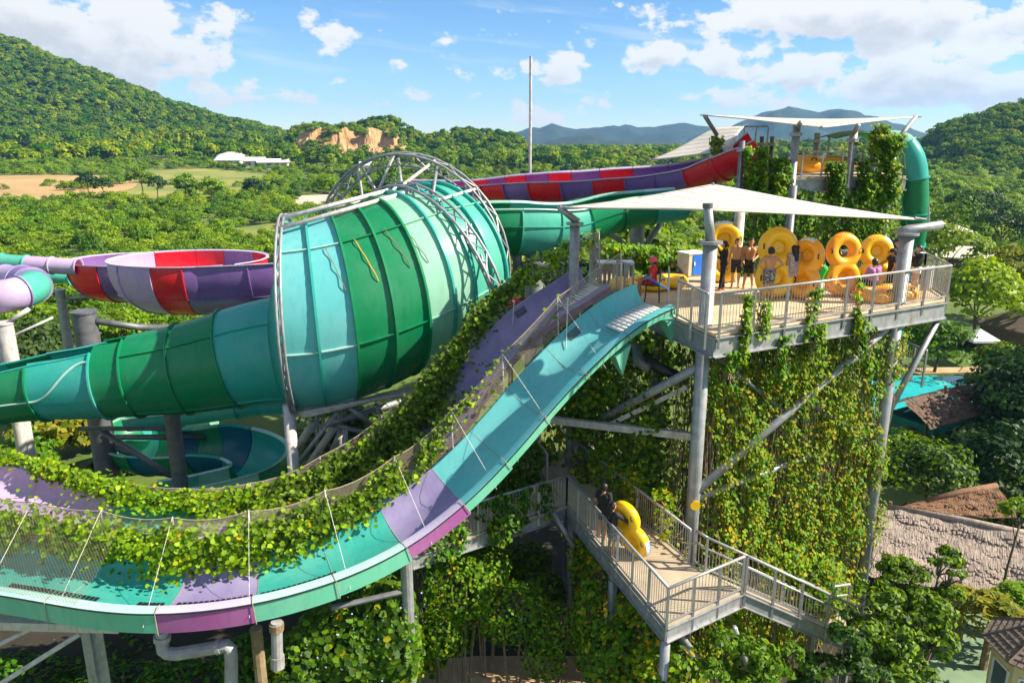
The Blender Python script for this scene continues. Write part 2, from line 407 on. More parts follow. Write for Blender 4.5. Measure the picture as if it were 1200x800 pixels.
LEAF_FACES = [(0, 1, 2), (0, 2, 3)]
def leaves(mb_name, cen, size, mat, parent=None, nrm=None, spread=.6, round_=False, origin=None, aspect=.8, droop=0., extra=None, extra_mat=None, kind=None, mats=None, midx=None):
    """a mesh of many small leaves (folded blades). cen (N,3), size (N,), nrm (N,3) the way the blades face"""
    cen = np.asarray(cen, float); N = len(cen); size = np.broadcast_to(np.asarray(size, float), (N,))
    n = RNG.normal(size=(N, 3)); n /= np.linalg.norm(n, axis=1, keepdims=True)
    if nrm is not None: n = n*spread + np.asarray(nrm, float)
    n /= np.linalg.norm(n, axis=1, keepdims=True) + 1e-9
    d = RNG.normal(size=(N, 3)); d[:, 2] -= droop
    d -= n*np.sum(d*n, axis=1, keepdims=True); d /= np.linalg.norm(d, axis=1, keepdims=True) + 1e-9
    s = np.cross(n, d); sz = size[:, None]
    if round_:      # heart-shaped blade: six points, two folded halves
        k = 6
        prof = [(-.50, 0, 0), (-.42, .34, .05), (.08, .46, .10), (.56, 0, .0), (.08, -.46, .10), (-.42, -.34, .05)]
        vs = np.stack([cen + d*(a*sz) + s*(b*sz) + n*(c*sz) for a, b, c in prof], axis=1)
        fa = np.array([[0, 3, 2, 1], [0, 5, 4, 3]])[:, ::-1]
    else:
        k = 4
        prof = [(-.55, 0, 0), (-.02, .5*aspect, .10), (.55, 0, 0), (-.02, -.5*aspect, .10)]
        vs = np.stack([cen + d*(a*sz) + s*(b*sz) + n*(c*sz) for a, b, c in prof], axis=1)
        fa = np.array([[0, 1, 2, 3]])[:, ::-1]
    vs = vs.reshape(-1, 3)
    o0 = np.array(Vector(origin) if origin is not None else (world_loc(parent) if parent else Vector((0, 0, 0))))
    faces = (fa[None] + (np.arange(N)*k)[:, None, None]).reshape(-1, 4)
    V = vs - o0; nf = len(faces); loops = faces.ravel(); ltot = [4]*nf; mi = None
    if midx is not None: mi = np.repeat(np.asarray(midx), len(fa))
    if extra is not None and extra.n:
        ev = np.array(extra.v, float) - o0; off = len(V); V = np.vstack([V, ev])
        el = [i+off for f in extra.f for i in f]; loops = np.concatenate([loops, np.array(el, int)]); et = [len(f) for f in extra.f]
        mi = np.concatenate([mi if mi is not None else np.zeros(nf, int), np.full(len(et), len(mats) if mats else 1)]); ltot = ltot + et
    me = bpy.data.meshes.new(mb_name); me.vertices.add(len(V)); me.vertices.foreach_set('co', V.ravel())
    me.loops.add(len(loops)); me.loops.foreach_set('vertex_index', loops.astype(np.int32))
    ltot = np.array(ltot, np.int32); me.polygons.add(len(ltot)); me.polygons.foreach_set('loop_start', np.concatenate([[0], np.cumsum(ltot)[:-1]]).astype(np.int32)); me.polygons.foreach_set('loop_total', ltot)
    for m_ in (mats or [mat]): me.materials.append(m_)
    if extra is not None: me.materials.append(extra_mat)
    if mi is not None: me.polygons.foreach_set('material_index', mi.astype(np.int32))
    me.update(calc_edges=True); me.validate()
    o = bpy.data.objects.new(mb_name, me); COL.objects.link(o)
    if parent: o.parent = parent
    else: o.location = o0
    if kind: o['kind'] = kind
    return o
# ------------------------------------------------------------------ ground and hills
def hgt(x, y):
    if y < 60: return 0.
    lat = abs(x)/max(y, 1.)
    h = 12.5*smooth01(150, 620, y)*(.40+.60*smooth01(.10, .5, lat))
    return h + 1.1*fbm(x*.012, y*.012, 3.)*smooth01(60, 160, y)
def at_ground(px, py, up=0.):
    r = ray(px, py).normalized(); o = Vector((0, 0, CAMH)); t = 8.
    while t < 4000:
        p = o + r*t
        if p.z < hgt(p.x, p.y)+up: return p
        t *= 1.012
    return o + r*t
def px_of(p):
    p = Vector(p); d = p.z-CAMH
    zc = p.y*CP - d*SP; yc = -(p.y*SP + d*CP)
    return (600+FOC*p.x/zc, 400+FOC*yc/zc) if zc > .1 else (-9999, -9999)

m, nt, b = new_mat('scrub_ground')
f = noise_n(nt, .035, 6, .6); f2 = noise_n(nt, .6, 5, .65)
g1 = ramp(nt, [(.3, (.05, .09, .010)), (.52, (.095, .15, .014)), (.62, (.19, .20, .03)), (.72, (.26, .21, .07))], f)
g2 = ramp(nt, [(.3, (.04, .075, .01)), (.7, (.10, .15, .022))], f2)
nlink(nt, mixc(nt, .5, g1, g2), b.inputs['Base Color']); b.inputs['Roughness'].default_value = .95; bump(nt, b, f2, .6, .3)
M['ground'] = m
def axis(vals):
    out = []
    for a, b_, n in vals: out += list(np.linspace(a, b_, n, endpoint=False))
    return out + [vals[-1][1]]
def build_ground():
    mb = MB(); ys = axis([(-400, -20, 6), (-20, 60, 6), (60, 700, 60), (700, 2000, 12), (2000, 3550, 6)])
    xs = axis([(-3850, -1200, 8), (-1200, -500, 10), (-500, 500, 70), (500, 1200, 10), (1200, 3850, 8)])
    mb.grid([[(x, y, hgt(x, y)) for x in xs] for y in ys])
    o = mb.build('ground', M['ground'], smooth=True); o['kind'] = 'structure'
build_ground()

def flat(name, pxs, mat, z=None, lift=.1, kind='structure', sub=14):
    """a patch of bare ground, water or paving; its outline is given by where its corners are seen"""
    if z is None: pts = [at_ground(*p) for p in pxs]
    else: pts = [at_z(p[0], p[1], z) for p in pxs]
    c = sum(pts, Vector())/len(pts); mb = MB(); k = len(pts); ring = []
    for i in range(k):
        a, b_ = pts[i], pts[(i+1) % k]
        for j in range(8): ring.append(a.lerp(b_, j/8))
    rows = []
    for q in range(sub+1):
        t = q/sub; row = []
        for i, p in enumerate(ring):
            w = p + (p-c)*(.10*fbm(p.x*.05+9, p.y*.05, 1.) if z is None else 0)
            s = c.lerp(w, t); row.append((s.x, s.y, (hgt(s.x, s.y)+lift) if z is None else z))
        rows.append(row)
    mb.grid(rows, close=True); o = mb.build(name, mat, smooth=z is None); o['kind'] = kind
    return o, [(p.x, p.y) for p in pts]
def inpoly(x, y, poly):
    r = False; j = len(poly)-1
    for i in range(len(poly)):
        (xi, yi), (xj, yj) = poly[i], poly[j]
        if (yi > y) != (yj > y) and x < (xj-xi)*(y-yi)/(yj-yi)+xi: r = not r
        j = i
    return r
M['dirt'] = surf('bare_orange_earth', (.48, .28, .125), .95, 0, .3, .05, .3, 1.5, c2=(.30, .22, .08))
M['drygrass'] = surf('dry_grass', (.27, .25, .055), .95, 0, .3, .06, .4, 1.2, c2=(.10, .16, .02))
M['lot'] = surf('pale_concrete_lot', (.50, .40, .33), .9, 0, .1, .2)
dirt_o, dirt_p = flat('dirt_field', [(-120, 211), (60, 206), (132, 207), (170, 216), (130, 230), (60, 240), (-120, 240)], M['dirt'], lift=.35)
grass_o, grass_p = flat('dry_grass_field', [(118, 216), (150, 202), (240, 198), (318, 206), (300, 226), (230, 233), (150, 238), (100, 236)], M['drygrass'], lift=.2)
lot_o, lot_p = flat('concrete_lot', [(335, 246), (350, 231), (396, 228), (404, 240), (380, 248)], M['lot'], lift=.25)
meadow_o, meadow_p = flat('meadow', [(270, 268), (330, 262), (330, 285), (280, 285)], M['drygrass'], lift=.2)
OPEN = [dirt_p, grass_p, lot_p, meadow_p]

def hill(name, sky, Yr, Yf, Yb, mat, amp, base=None, ncol=120, nrow=26, steep=1.0, nfreq=.02, kind='structure'):
    xs0 = [p[0] for p in sky]
    def col(q): return xs0[0] + (xs0[-1]-xs0[0])*q
    def pt(q, t):
        px = col(q); py = float(np.interp(px, xs0, [p[1] for p in sky]))
        top = at_y(px, py, Yr); top.z += amp*.22*fbm(px*.05, Yr*.1, 3., 4)
        if t <= 1: y = Yf+(Yr-Yf)*t; f_ = (t*t*(3-2*t))*.45 + t*.55; f_ = f_**(1/steep)
        else: y = Yr+(Yb-Yr)*(t-1); f_ = 1-smooth01(1, 2, t)
        x = top.x*(y/Yr)**.6
        zb = (base if base is not None else hgt(x, y)) - 1.5
        zr = max(top.z, zb+.5)
        env = math.sin(PI*min(1, t))*.9 + .12 if t <= 1 else .3
        ed = smooth01(0, .05, q)*smooth01(0, .05, 1-q)
        n_ = amp*env*(fbm(x*nfreq, y*nfreq, Yr*.01, 5))*min(1, (zr-zb)/(amp*3+.01))
        return Vector((x, y, zb + (zr-zb)*f_*ed + n_*ed))
    mb = MB(); mb.grid([[pt(i/ncol, 2*j/nrow) for i in range(ncol+1)] for j in range(nrow+1)])
    o = mb.build(name, mat, smooth=True); o['kind'] = kind
    return pt
M['hillside'] = surf('hillside_undergrowth', (.06, .12, .014), .95, 0, .4, .05, .5, .3, c2=(.03, .07, .01))
M['far_hill'] = surf('distant_wooded_hill', (.018, .040, .022), .95, 0, .3, .02, .9, .05, c2=(.007, .020, .012))
left_hill = hill('wooded_hill', [(-700, 70), (-450, 42), (-250, 30), (-120, 38), (-40, 44), (15, 50), (60, 72), (110, 88), (150, 103), (200, 126), (240, 137), (280, 147), (320, 156), (350, 164), (400, 176)], 760, 590, 1000, M['hillside'], 7., steep=1.15)
right_hill = hill('wooded_hill', [(1068, 178), (1084, 168), (1096, 158), (1112, 152), (1130, 147), (1160, 136), (1200, 126), (1300, 112), (1450, 100), (1700, 110), (1900, 150)], 430, 330, 620, M['hillside'], 4., steep=1.6)
quarry_top = hill('quarry_hill', [(330, 172), (346, 153), (365, 150), (395, 153), (425, 149), (445, 142), (462, 144), (480, 156), (500, 164), (530, 158), (560, 157), (590, 160), (625, 172)], 560, 500, 640, M['hillside'], 2.5, steep=1.2)
hill('mountain_range', [(250, 176), (330, 160), (385, 150), (410, 153), (450, 160), (520, 164), (570, 163), (598, 157), (620, 149), (645, 147), (675, 151), (700, 149), (735, 147), (765, 149), (800, 144), (830, 149), (870, 155), (930, 160), (1000, 165), (1100, 170)], 2900, 2300, 3300, M['far_hill'], 46., base=0, nfreq=.006)
hill('mountain_range', [(780, 172), (815, 158), (850, 150), (880, 138), (905, 129), (925, 126), (945, 130), (958, 133), (972, 128), (985, 126), (1005, 130), (1030, 139), (1060, 152), (1100, 160), (1180, 158), (1300, 150), (1500, 160)], 2500, 2050, 2900, M['far_hill'], 42., base=0, nfreq=.007)
hill('foothill', [(600, 178), (640, 167), (665, 160), (690, 159), (720, 165), (760, 166), (800, 170), (860, 178)], 1600, 1350, 1900, M['far_hill'], 14., base=0, nfreq=.014)
# quarry faces: raw orange rock, cut steep
m, nt, b = new_mat('quarry_rock')
f = noise_n(nt, .07, 6, .65); f2 = noise_n(nt, .25, 5, .7, stretch=(1, 1, .2))
nlink(nt, mixc(nt, .5, ramp(nt, [(.3, (.26, .11, .04)), (.5, (.46, .22, .075)), (.7, (.52, .37, .22))], f), ramp(nt, [(.3, (.10, .06, .035)), (.6, (.58, .38, .20))], f2)), b.inputs['Base Color'])
b.inputs['Roughness'].default_value = .95; bump(nt, b, f2, .9, 2.)
M['rock'] = m
quarry = hill('quarry_face', [(343, 196), (350, 160), (358, 152), (370, 149), (384, 151), (398, 149), (410, 153), (425, 155), (436, 151), (448, 152), (456, 149), (464, 155), (470, 164), (478, 176), (490, 190)], 478, 458, 500, M['rock'], 9.0, steep=1.7, nfreq=.11, ncol=220, nrow=80)
M['palerock'] = surf('pale_gravel', (.58, .52, .48), .95, 0, .15, .15, .5, 1.)
gravel = hill('gravel_heap', [(246, 192), (254, 182), (266, 178), (280, 178), (292, 184), (304, 189), (318, 196)], 400, 388, 412, M['palerock'], 1., steep=1.1, nfreq=.12, ncol=40)
# ------------------------------------------------------------------ plants
def crown_pts(nclump, per, rad, cr, zc, bias=.25, flat_=.65):
    cen = []; nr = []
    for i in range(nclump):
        d = RNG.normal(size=3); d /= np.linalg.norm(d)
        if d[2] < -.35: d[2] *= -.6
        k = RNG.uniform(.62, 1.0)
        c = d*np.array(rad)*k + np.array([0, 0, zc])
        r = cr*RNG.uniform(.65, 1.25)
        q = RNG.normal(size=(per, 3)); q /= np.linalg.norm(q, axis=1, keepdims=True)
        q[:, 2] = np.where(q[:, 2] < -.25, -q[:, 2]*.6, q[:, 2])
        rr = RNG.uniform(.45, 1.0, (per, 1))
        cen.append(c + q*rr*r*np.array([1, 1, flat_])); nn = q + .35*d + np.array([0, 0, bias]); nr.append(nn/np.linalg.norm(nn, axis=1, keepdims=True))
    return np.vstack(cen), np.vstack(nr)
def limbs(mb, h, r0, zc, rad, n, base=(0, 0, 0), lean=.3, segs=7):
    base = Vector(base); top = base + Vector((random.uniform(-lean, lean), random.uniform(-lean, lean), h))
    mid = base.lerp(top, .5) + Vector((random.uniform(-lean, lean), random.uniform(-lean, lean), 0))*.4
    mb.tube([base, mid, top], [r0, r0*.75, r0*.55], segs)
    for i in range(n):
        a = 2*PI*i/n + random.uniform(-.4, .4); k = random.uniform(.45, .85)
        e = base + Vector((math.cos(a)*rad[0]*k, math.sin(a)*rad[1]*k, zc + rad[2]*random.uniform(-.1, .6)))
        s = mid.lerp(top, random.uniform(.5, 1)); m_ = s.lerp(e, .5) + Vector((0, 0, rad[2]*.08))
        mb.tube([s, m_, e], [r0*.45, r0*.28, r0*.1], 5)
def plant_obj(name, nclump, per, rad, cr, zc, leaf, mat, trunk_h=0, trunk_r=.1, nl=5, spread=.55, flat_=.65):
    c, n = crown_pts(nclump, per, rad, cr, zc, flat_=flat_); mb = MB()
    limbs(mb, trunk_h if trunk_h else zc*.7, trunk_r, zc, rad, nl)
    sz = leaf*RNG.uniform(.7, 1.3, len(c))
    return leaves(name, c, sz, mat, None, n, spread, extra=mb, extra_mat=M['bark'], origin=(0, 0, 0))
SCRUB_L = 'rounded green scrub bush growing in the flat land below the hills'
FIELD_L = 'leafy tree standing among the scrub of the plain below the hills'
FOREST_L = 'dark green tree at the foot of the wooded hill'
protos = {}
protos['scrub'] = [plant_obj('scrub_bush', 17, 85, (2.1, 2.1, 1.15), .95, 1.2, .29, M[k], trunk_r=.07) for k in ('crown_olive', 'crown', 'crown_lime', 'crown_olive')]
protos['field'] = [plant_obj('field_tree', 30, 44, (3.6, 3.4, 3.2), 1.5, 5.4, .62, M[k], 4.4, .22) for k in ('crown', 'crown_olive', 'crown_dark')]
protos['tall'] = [plant_obj('tall_tree', 26, 40, (2.6, 2.6, 4.6), 1.3, 7.4, .6, M[k], 7., .18) for k in ('crown_olive', 'crown')]
protos['forest'] = [plant_obj('forest_tree', 13, 24, (3.4, 3.4, 2.6), 1.9, 3.8, 1.25, M['crown_forest'], 3.4, .2, 3, .45, .8) for k in range(4)]
for k, lab, grp in (('scrub', SCRUB_L, 'scrub bushes on the plain'), ('field', FIELD_L, 'trees on the plain'), ('tall', 'tall slim pale green tree in the belt before the quarry', 'slim trees before the quarry'), ('forest', FOREST_L, 'trees at the foot of the hill')):
    for o in protos[k]: tag(o, lab, 'bush' if k == 'scrub' else 'tree', grp)
used = {k: 0 for k in protos}
def plant(kind, x, y, s, z=None, sz=1., var=None):
    L_ = protos[kind]; v = var if var is not None else random.randrange(len(L_))
    # the first ones placed are the prototypes themselves
    fr = [o for o in L_ if not o.get('set')]
    if fr: o = fr[0]; o['set'] = 1
    else:
        o = L_[v].copy(); COL.objects.link(o)
    o.location = (x, y, (hgt(x, y) if z is None else z) - .1); o.rotation_euler = (0, 0, random.uniform(0, 6.28)); o.scale = (s, s, s*sz)
    used[kind] += 1
    return o
def scatter(name, pts, ps, smin, smax, zs=1.0):
    """what nobody could count: one object, its plants set on points"""
    me = bpy.data.meshes.new(name); me.from_pydata([tuple(p) for p in pts], [], [])
    o = bpy.data.objects.new(name, me); COL.objects.link(o); o['kind'] = 'stuff'
    ng = bpy.data.node_groups.new(name, 'GeometryNodeTree')
    ng.interface.new_socket('Geometry', in_out='INPUT', socket_type='NodeSocketGeometry'); ng.interface.new_socket('Geometry', in_out='OUTPUT', socket_type='NodeSocketGeometry')
    gi = ng.nodes.new('NodeGroupInput'); go = ng.nodes.new('NodeGroupOutput'); iop = ng.nodes.new('GeometryNodeInstanceOnPoints'); jn = ng.nodes.new('GeometryNodeJoinGeometry')
    for p in ps:
        oi = ng.nodes.new('GeometryNodeObjectInfo'); oi.inputs['Object'].default_value = p; oi.inputs['As Instance'].default_value = True; ng.links.new(oi.outputs['Geometry'], jn.inputs[0])
    ng.links.new(gi.outputs[0], iop.inputs['Points']); ng.links.new(jn.outputs[0], iop.inputs['Instance']); iop.inputs['Pick Instance'].default_value = True
    rv = ng.nodes.new('FunctionNodeRandomValue'); rv.data_type = 'FLOAT_VECTOR'; rv.inputs[1].default_value = (.15, .15, 6.28)
    ng.links.new(rv.outputs[0], iop.inputs['Rotation'])
    rs = ng.nodes.new('FunctionNodeRandomValue'); rs.data_type = 'FLOAT'; rs.inputs[2].default_value = smin; rs.inputs[3].default_value = smax; rs.inputs['Seed'].default_value = 5
    ng.links.new(rs.outputs[1], iop.inputs['Scale']); ng.links.new(iop.outputs[0], go.inputs[0])
    md = o.modifiers.new('scatter', 'NODES'); md.node_group = ng
    return o
# forest on the hills
def hill_pts(pt, n, q0, q1, t0, t1, sink=.6):
    out = []
    for i in range(n):
        p = pt(random.uniform(q0, q1), random.uniform(t0, t1)); out.append((p.x, p.y, p.z-sink))
    return out
scatter('hill_forest', hill_pts(left_hill, 11000, .22, .985, .02, 1.12), protos['forest']+protos['field'][:1], .34, 1.15)
scatter('right_hill_forest', hill_pts(right_hill, 4200, .0, .72, .0, 1.15), protos['forest'], .3, .85)
scatter('quarry_scrub', [p for p in hill_pts(quarry, 420, .02, .98, .0, 1.0) if fbm(p[0]*.06, p[2]*.09, 4.) > .12 or p[2] < 9], protos['scrub'], .6, 1.5)
scatter('quarry_hill_woods', hill_pts(quarry_top, 900, .02, .98, .0, 1.1), protos['forest'], .4, .9)

# scrub over the plain: the nearest as bushes of their own, the rest as one mass
def plain_spots():
    cells = {}; out = []
    def free(x, y, r):
        cx, cy = int(x//6), int(y//6)
        for i in (-1, 0, 1):
            for j in (-1, 0, 1):
                for (a, b_, q) in cells.get((cx+i, cy+j), ()):
                    if (a-x)**2+(b_-y)**2 < (.5*(r+q))**2: return False
        return True
    for k in range(26000):
        y = 62 + 350*random.random()**1.15; x = random.uniform(-1, 1)*(.76*y+18)
        if any(inpoly(x, y, p) for p in OPEN): continue
        if y < 118 and 6 < x < 60: continue
        dn = fbm(x*.018+4, y*.018, 7., 3)
        if dn < -.10 and random.random() < .72: continue
        r = random.uniform(2.6, 4.6)*(1+.45*smooth01(150, 350, y))
        if not free(x, y, r): continue
        cells.setdefault((int(x//6), int(y//6)), []).append((x, y, r)); out.append((x, y, r))
    return sorted(out, key=lambda p: p[1])
spots = plain_spots()
for p_ in OPEN[:2]:     # stray bushes on the bare ground
    xs_, ys_ = [q[0] for q in p_], [q[1] for q in p_]
    for k in range(260):
        x, y = random.uniform(max(min(xs_), -260), max(xs_)), random.uniform(min(ys_), max(ys_))
        if inpoly(x, y, p_) and fbm(x*.03, y*.02, 5.) > .36: spots.append((x, y, random.uniform(1.6, 4.)))
spots.sort(key=lambda p: p[1])
def shows(x, y):
    a, b_ = px_of((x, y, hgt(x, y)+1.5)); return -20 < a < 1220 and not (330 < a < 560 and b_ > 250) and not (700 < a < 1060 and b_ > 215)
near = [s for s in spots if shows(s[0], s[1])][:285]; ns = set(near)
for (x, y, r) in near: plant('scrub', x, y, r/4.1*1.12, sz=random.uniform(.85, 1.25))
scatter('plain_scrub', [(x, y, hgt(x, y)-.15) for (x, y, r) in spots if (x, y, r) not in ns], protos['scrub'], .8, 1.5)
far_pts = []
for k in range(5200):
    y = 400+1150*random.random()**1.3; x = random.uniform(-.8, .8)*y
    if fbm(x*.004, y*.004, 12., 3) > -.22: far_pts.append((x, y, hgt(x, y)-.4))
scatter('far_woods', far_pts, protos['forest'], .6, 1.5)
# trees on the plain
ft = 0
for k in range(900):
    if ft >= 150: break
    y = random.uniform(150, 440); x = random.uniform(-1, 1)*(.74*y)
    if any(inpoly(x, y, p) for p in OPEN): continue
    lat = x/y
    dens = .9 if -.25 < lat < .45 else (.14 if lat < 0 else .5)
    if random.random() > dens: continue
    a, b_ = px_of((x, y, hgt(x, y)+4))
    if 345 < a < 475 and y > 330 and random.random() < .7: continue
    plant('field' if random.random() < .6 else 'tall', x, y, random.uniform(.55, 1.05), sz=random.uniform(.8, 1.1)); ft += 1
for k in range(46):    # the belt of slim trees before the quarry
    a = random.uniform(325, 610); p = at_y(a, 200, random.uniform(330, 440)); plant('tall', p.x, p.y, random.uniform(.75, 1.15))
for k in range(46):    # the tree row along the foot of the hill
    y = random.uniform(545, 600); x = -random.uniform(.30, .80)*y; plant('forest', x, y, random.uniform(1.0, 1.9), sz=1.25)
for (a, b_, s, v) in ((105, 226, 1.0, 2), (122, 227, .8, 2), (168, 225, 1.25, 0), (186, 229, .9, 2), (222, 232, .9, 0), (250, 236, 1.0, 1), (300, 232, .9, 2), (575, 190, 1., 0), (603, 196, 1.3, 2), (432, 190, 1.1, 2)):
    p = at_ground(a, b_+6); plant('field', p.x, p.y, s*.9, var=v)

def big_tree(name, label, pxc, Y, r, mats, base_z=0., squash=.85, leaf=.3, nclump=60, per=60, group=None, cr=.42, nl=6, cat='tree', round_=False, zmin=None):
    """a tree of its own: trunk with limbs, and a crown of leaf clumps with gaps"""
    c = at_y(pxc[0], pxc[1], Y); rad = (r, r, r*squash)
    t = thing(name, label, cat, (c.x, c.y, base_z), group)
    zc = c.z-base_z; mb = MB(); limbs(mb, max(.4, zc-rad[2]*.35), max(.06, r*.05), zc, rad, nl, base=(c.x, c.y, base_z))
    mb.build('trunk', M['bark'], t, smooth=True)
    p, n = crown_pts(nclump, per, rad, r*cr, zc); p = p + np.array([c.x, c.y, base_z])
    keep = p[:, 2] > base_z+.1; p, n = p[keep], n[keep]
    o = leaves('crown', p, leaf*RNG.uniform(.65, 1.3, len(p)), mats if not isinstance(mats, (list, tuple)) else None, t, n, .6, round_=round_, mats=mats if isinstance(mats, (list, tuple)) else None,
               midx=RNG.integers(0, len(mats), len(p)) if isinstance(mats, (list, tuple)) else None)
    return t
# the park on the right
big_tree('round_tree', 'bright lime green round tree just beyond the corner of the upper deck', (1150, 352), 62, 3.5, M['crown_lime'], leaf=.42, nclump=60, per=60)
big_tree('golden_tree', 'tree with yellow and green leaves beside the lime green round tree', (1196, 322), 72, 3.2, M['crown_gold'], leaf=.42, nclump=45, per=50)
big_tree('dark_tree', 'broad green tree, coloured dark for shade, spreading over the pool from the frame edge', (1226, 474), 40, 3.9, M['crown_dark'], leaf=.34, nclump=90, per=80)  # shade on this tree is put into its dark leaf colour
big_tree('dark_tree', 'dark green tree with low crown behind the thatched roof', (1184, 545), 33, 2.2, M['crown_dark'], leaf=.26, nclump=50, per=70)
big_tree('glossy_tree', 'glossy leaved dark shrub between the creeper wall and brown thatch', (1092, 556), 31, 1.9, [M['crown_dark'], M['crown']], leaf=.2, nclump=50, per=80, cat='shrub', squash=.7)
big_tree('deck_corner_tree', 'mid green bushy tree under the right corner of the upper deck', (1100, 402), 55, 2.6, M['crown'], leaf=.3, nclump=50, per=60, squash=.7)
for (a, b_, Y, r, mk, lab) in ((1112, 296, 82, 3.6, 'crown', 'mid green tree in front of the long pale roof'), (1178, 268, 108, 4.4, 'crown_dark', 'dark spreading tree above the long pale roof'),
        (1122, 262, 118, 4.2, 'crown', 'dense tree left of the dark spreading tree, above the pale roof'), (1150, 246, 135, 4., 'crown_dark', 'dark dome shaped tree on the scrub slope'),
        (1190, 304, 88, 2.9, 'crown', 'small green tree at the right end of the long pale roof'), (1186, 432, 52, 2.0, 'crown', 'green bush behind the white parasol'),
        (1082, 330, 68, 2.4, 'crown_olive', 'olive green tree behind the right end of the deck railing'), (1066, 416, 62, 1.7, 'crown', 'low green tree on the far bank of the pool'),
        (1122, 418, 62, 1.5, 'crown_dark', 'dark clipped bush on the far bank of the pool')):
    big_tree('park_tree', lab, (a, b_), Y, r, M[mk], leaf=.40, nclump=44, per=50)
# trees left, beyond the funnel
for (a, b_, Y, r, mk, lab) in ((45, 418, 58, 3.3, 'crown_dark', 'dark green park tree behind the post of the purple tube'), (105, 395, 64, 3.4, 'crown', 'green park tree between the tubes and the grey column'),
        (20, 455, 52, 2.6, 'crown_dark', 'dark low tree above the open green channel'), (180, 400, 66, 3.2, 'crown_lime', 'lime green tree below the red bowl'), (255, 372, 70, 3., 'crown_lime', 'lime green tree behind the right side of the bowl'),
        (138, 350, 74, 3.2, 'crown', 'green tree behind the left rim of the bowl'), (60, 340, 80, 3.5, 'crown', 'green tree behind the gap between the two tubes'),
        (52, 510, 38, 1.7, 'crown_gold', 'yellow flowering bush below the end of the green channel'), (98, 505, 40, 1.5, 'crown_gold', 'yellow green bush left of the dark grey column'), (25, 535, 36, 1.5, 'crown_olive', 'olive bush above the creepers at the frame edge'),
        (150, 545, 38, 1.5, 'crown_dark', 'dark bush under the green lower slide'), (590, 318, 58, 3., 'crown_lime', 'lime green tree in the gap right of the funnel'), (655, 318, 62, 3., 'crown', 'green tree behind the pipes of the green slide'),
        (600, 380, 44, 3., 'crown_dark', 'dark tree behind the top of the purple slide'), (480, 540, 40, 3., 'crown_dark', 'dark tree under the funnel frame'), (400, 520, 42, 3., 'crown_dark', 'dark tree behind the left funnel support'),
        (745, 300, 50, 3., 'crown', 'tree behind the cabinet on the deck'), (680, 345, 48, 3., 'crown_dark', 'dark tree behind the netting of the purple slide')):
    big_tree('park_tree', lab, (a, b_), Y, r, M[mk], leaf=.38, nclump=44, per=52)
# foreground right
def clump_tree(label, blobs, mats, leaf, trunk_at, dens=900, name='front_tree', cat='tree'):
    """a bushy tree made of several uneven boughs of leaves"""
    b0 = at_y(*trunk_at); t = thing(name, label, cat, (b0.x, b0.y, 0)); P_ = []; N_ = []; mb = MB()
    for (a, b_, Y, r, sq) in blobs:
        c = at_y(a, b_, Y); k = int(dens*r*r/1.0/60)+3; p, n = crown_pts(k, 60, (r, r, r*sq), r*.42, 0.); P_.append(p+np.array(c)); N_.append(n)
        m_ = b0.lerp(c, .5); mb.tube([(b0.x, b0.y, 0), (m_.x, m_.y, max(.5, c.z*.5)), c], [.10, .06, .02], 6)
        for q in range(5): e = c+Vector(tuple(RNG.normal(size=3)))*r*.5; mb.tube([c.lerp(m_, .3), e], [.03, .008], 4)
    mb.build('trunk', M['bark'], t, smooth=True); P_ = np.vstack(P_); N_ = np.vstack(N_); k_ = P_[:, 2] > .05; P_, N_ = P_[k_], N_[k_]
    leaves('crown', P_, leaf*RNG.uniform(.6, 1.35, len(P_)), None, t, N_, .6, mats=mats, midx=RNG.integers(0, len(mats), len(P_)), aspect=.62, droop=.5); return t
clump_tree('dense tree with glossy leaves hiding the foot of the ramp', [(1062, 680, 18.0, .62, .9), (1105, 655, 18.3, .42, .8), (1030, 700, 17.6, .55, .9), (1085, 715, 17.6, .62, .9), (1045, 745, 17.2, .7, .9), (1095, 752, 17.3, .55, .9), (1060, 790, 16.8, .75, .9), (1110, 700, 18.0, .4, .8), (1015, 740, 17.0, .45, .9), (1118, 668, 18.2, .28, .7), (1040, 662, 18.2, .32, .8)], [M['crown'], M['crown_dark'], M['crown'], M['crown_lime']], .14, (1060, 780, 17.4), dens=3200)
clump_tree('lower dark leafy bush left of the dense glossy tree', [(990, 752, 16.6, .5, .8), (965, 785, 16.4, .55, .8), (1010, 790, 16.4, .6, .8), (940, 805, 16.2, .4, .8), (1000, 722, 17.2, .3, .8)], [M['crown'], M['crown_dark']], .125, (985, 800, 16.6), dens=3200)
clump_tree('light green bush with drooping leaves below the lower landing', [(850, 752, 16.2, .42, .7), (885, 765, 15.9, .5, .7), (835, 785, 15.8, .42, .8), (905, 790, 15.6, .5, .8), (870, 805, 15.5, .5, .8), (925, 765, 16.0, .3, .7)], [M['crown_lime'], M['crown'], M['crown']], .14, (872, 800, 15.9), dens=2800)
big_tree('front_tree', 'slender shrub at the right end of the thatched roof', (1192, 598), 23.5, .6, [M['crown'], M['crown_lime']], leaf=.14, nclump=22, per=30, squash=.8, base_z=.5)

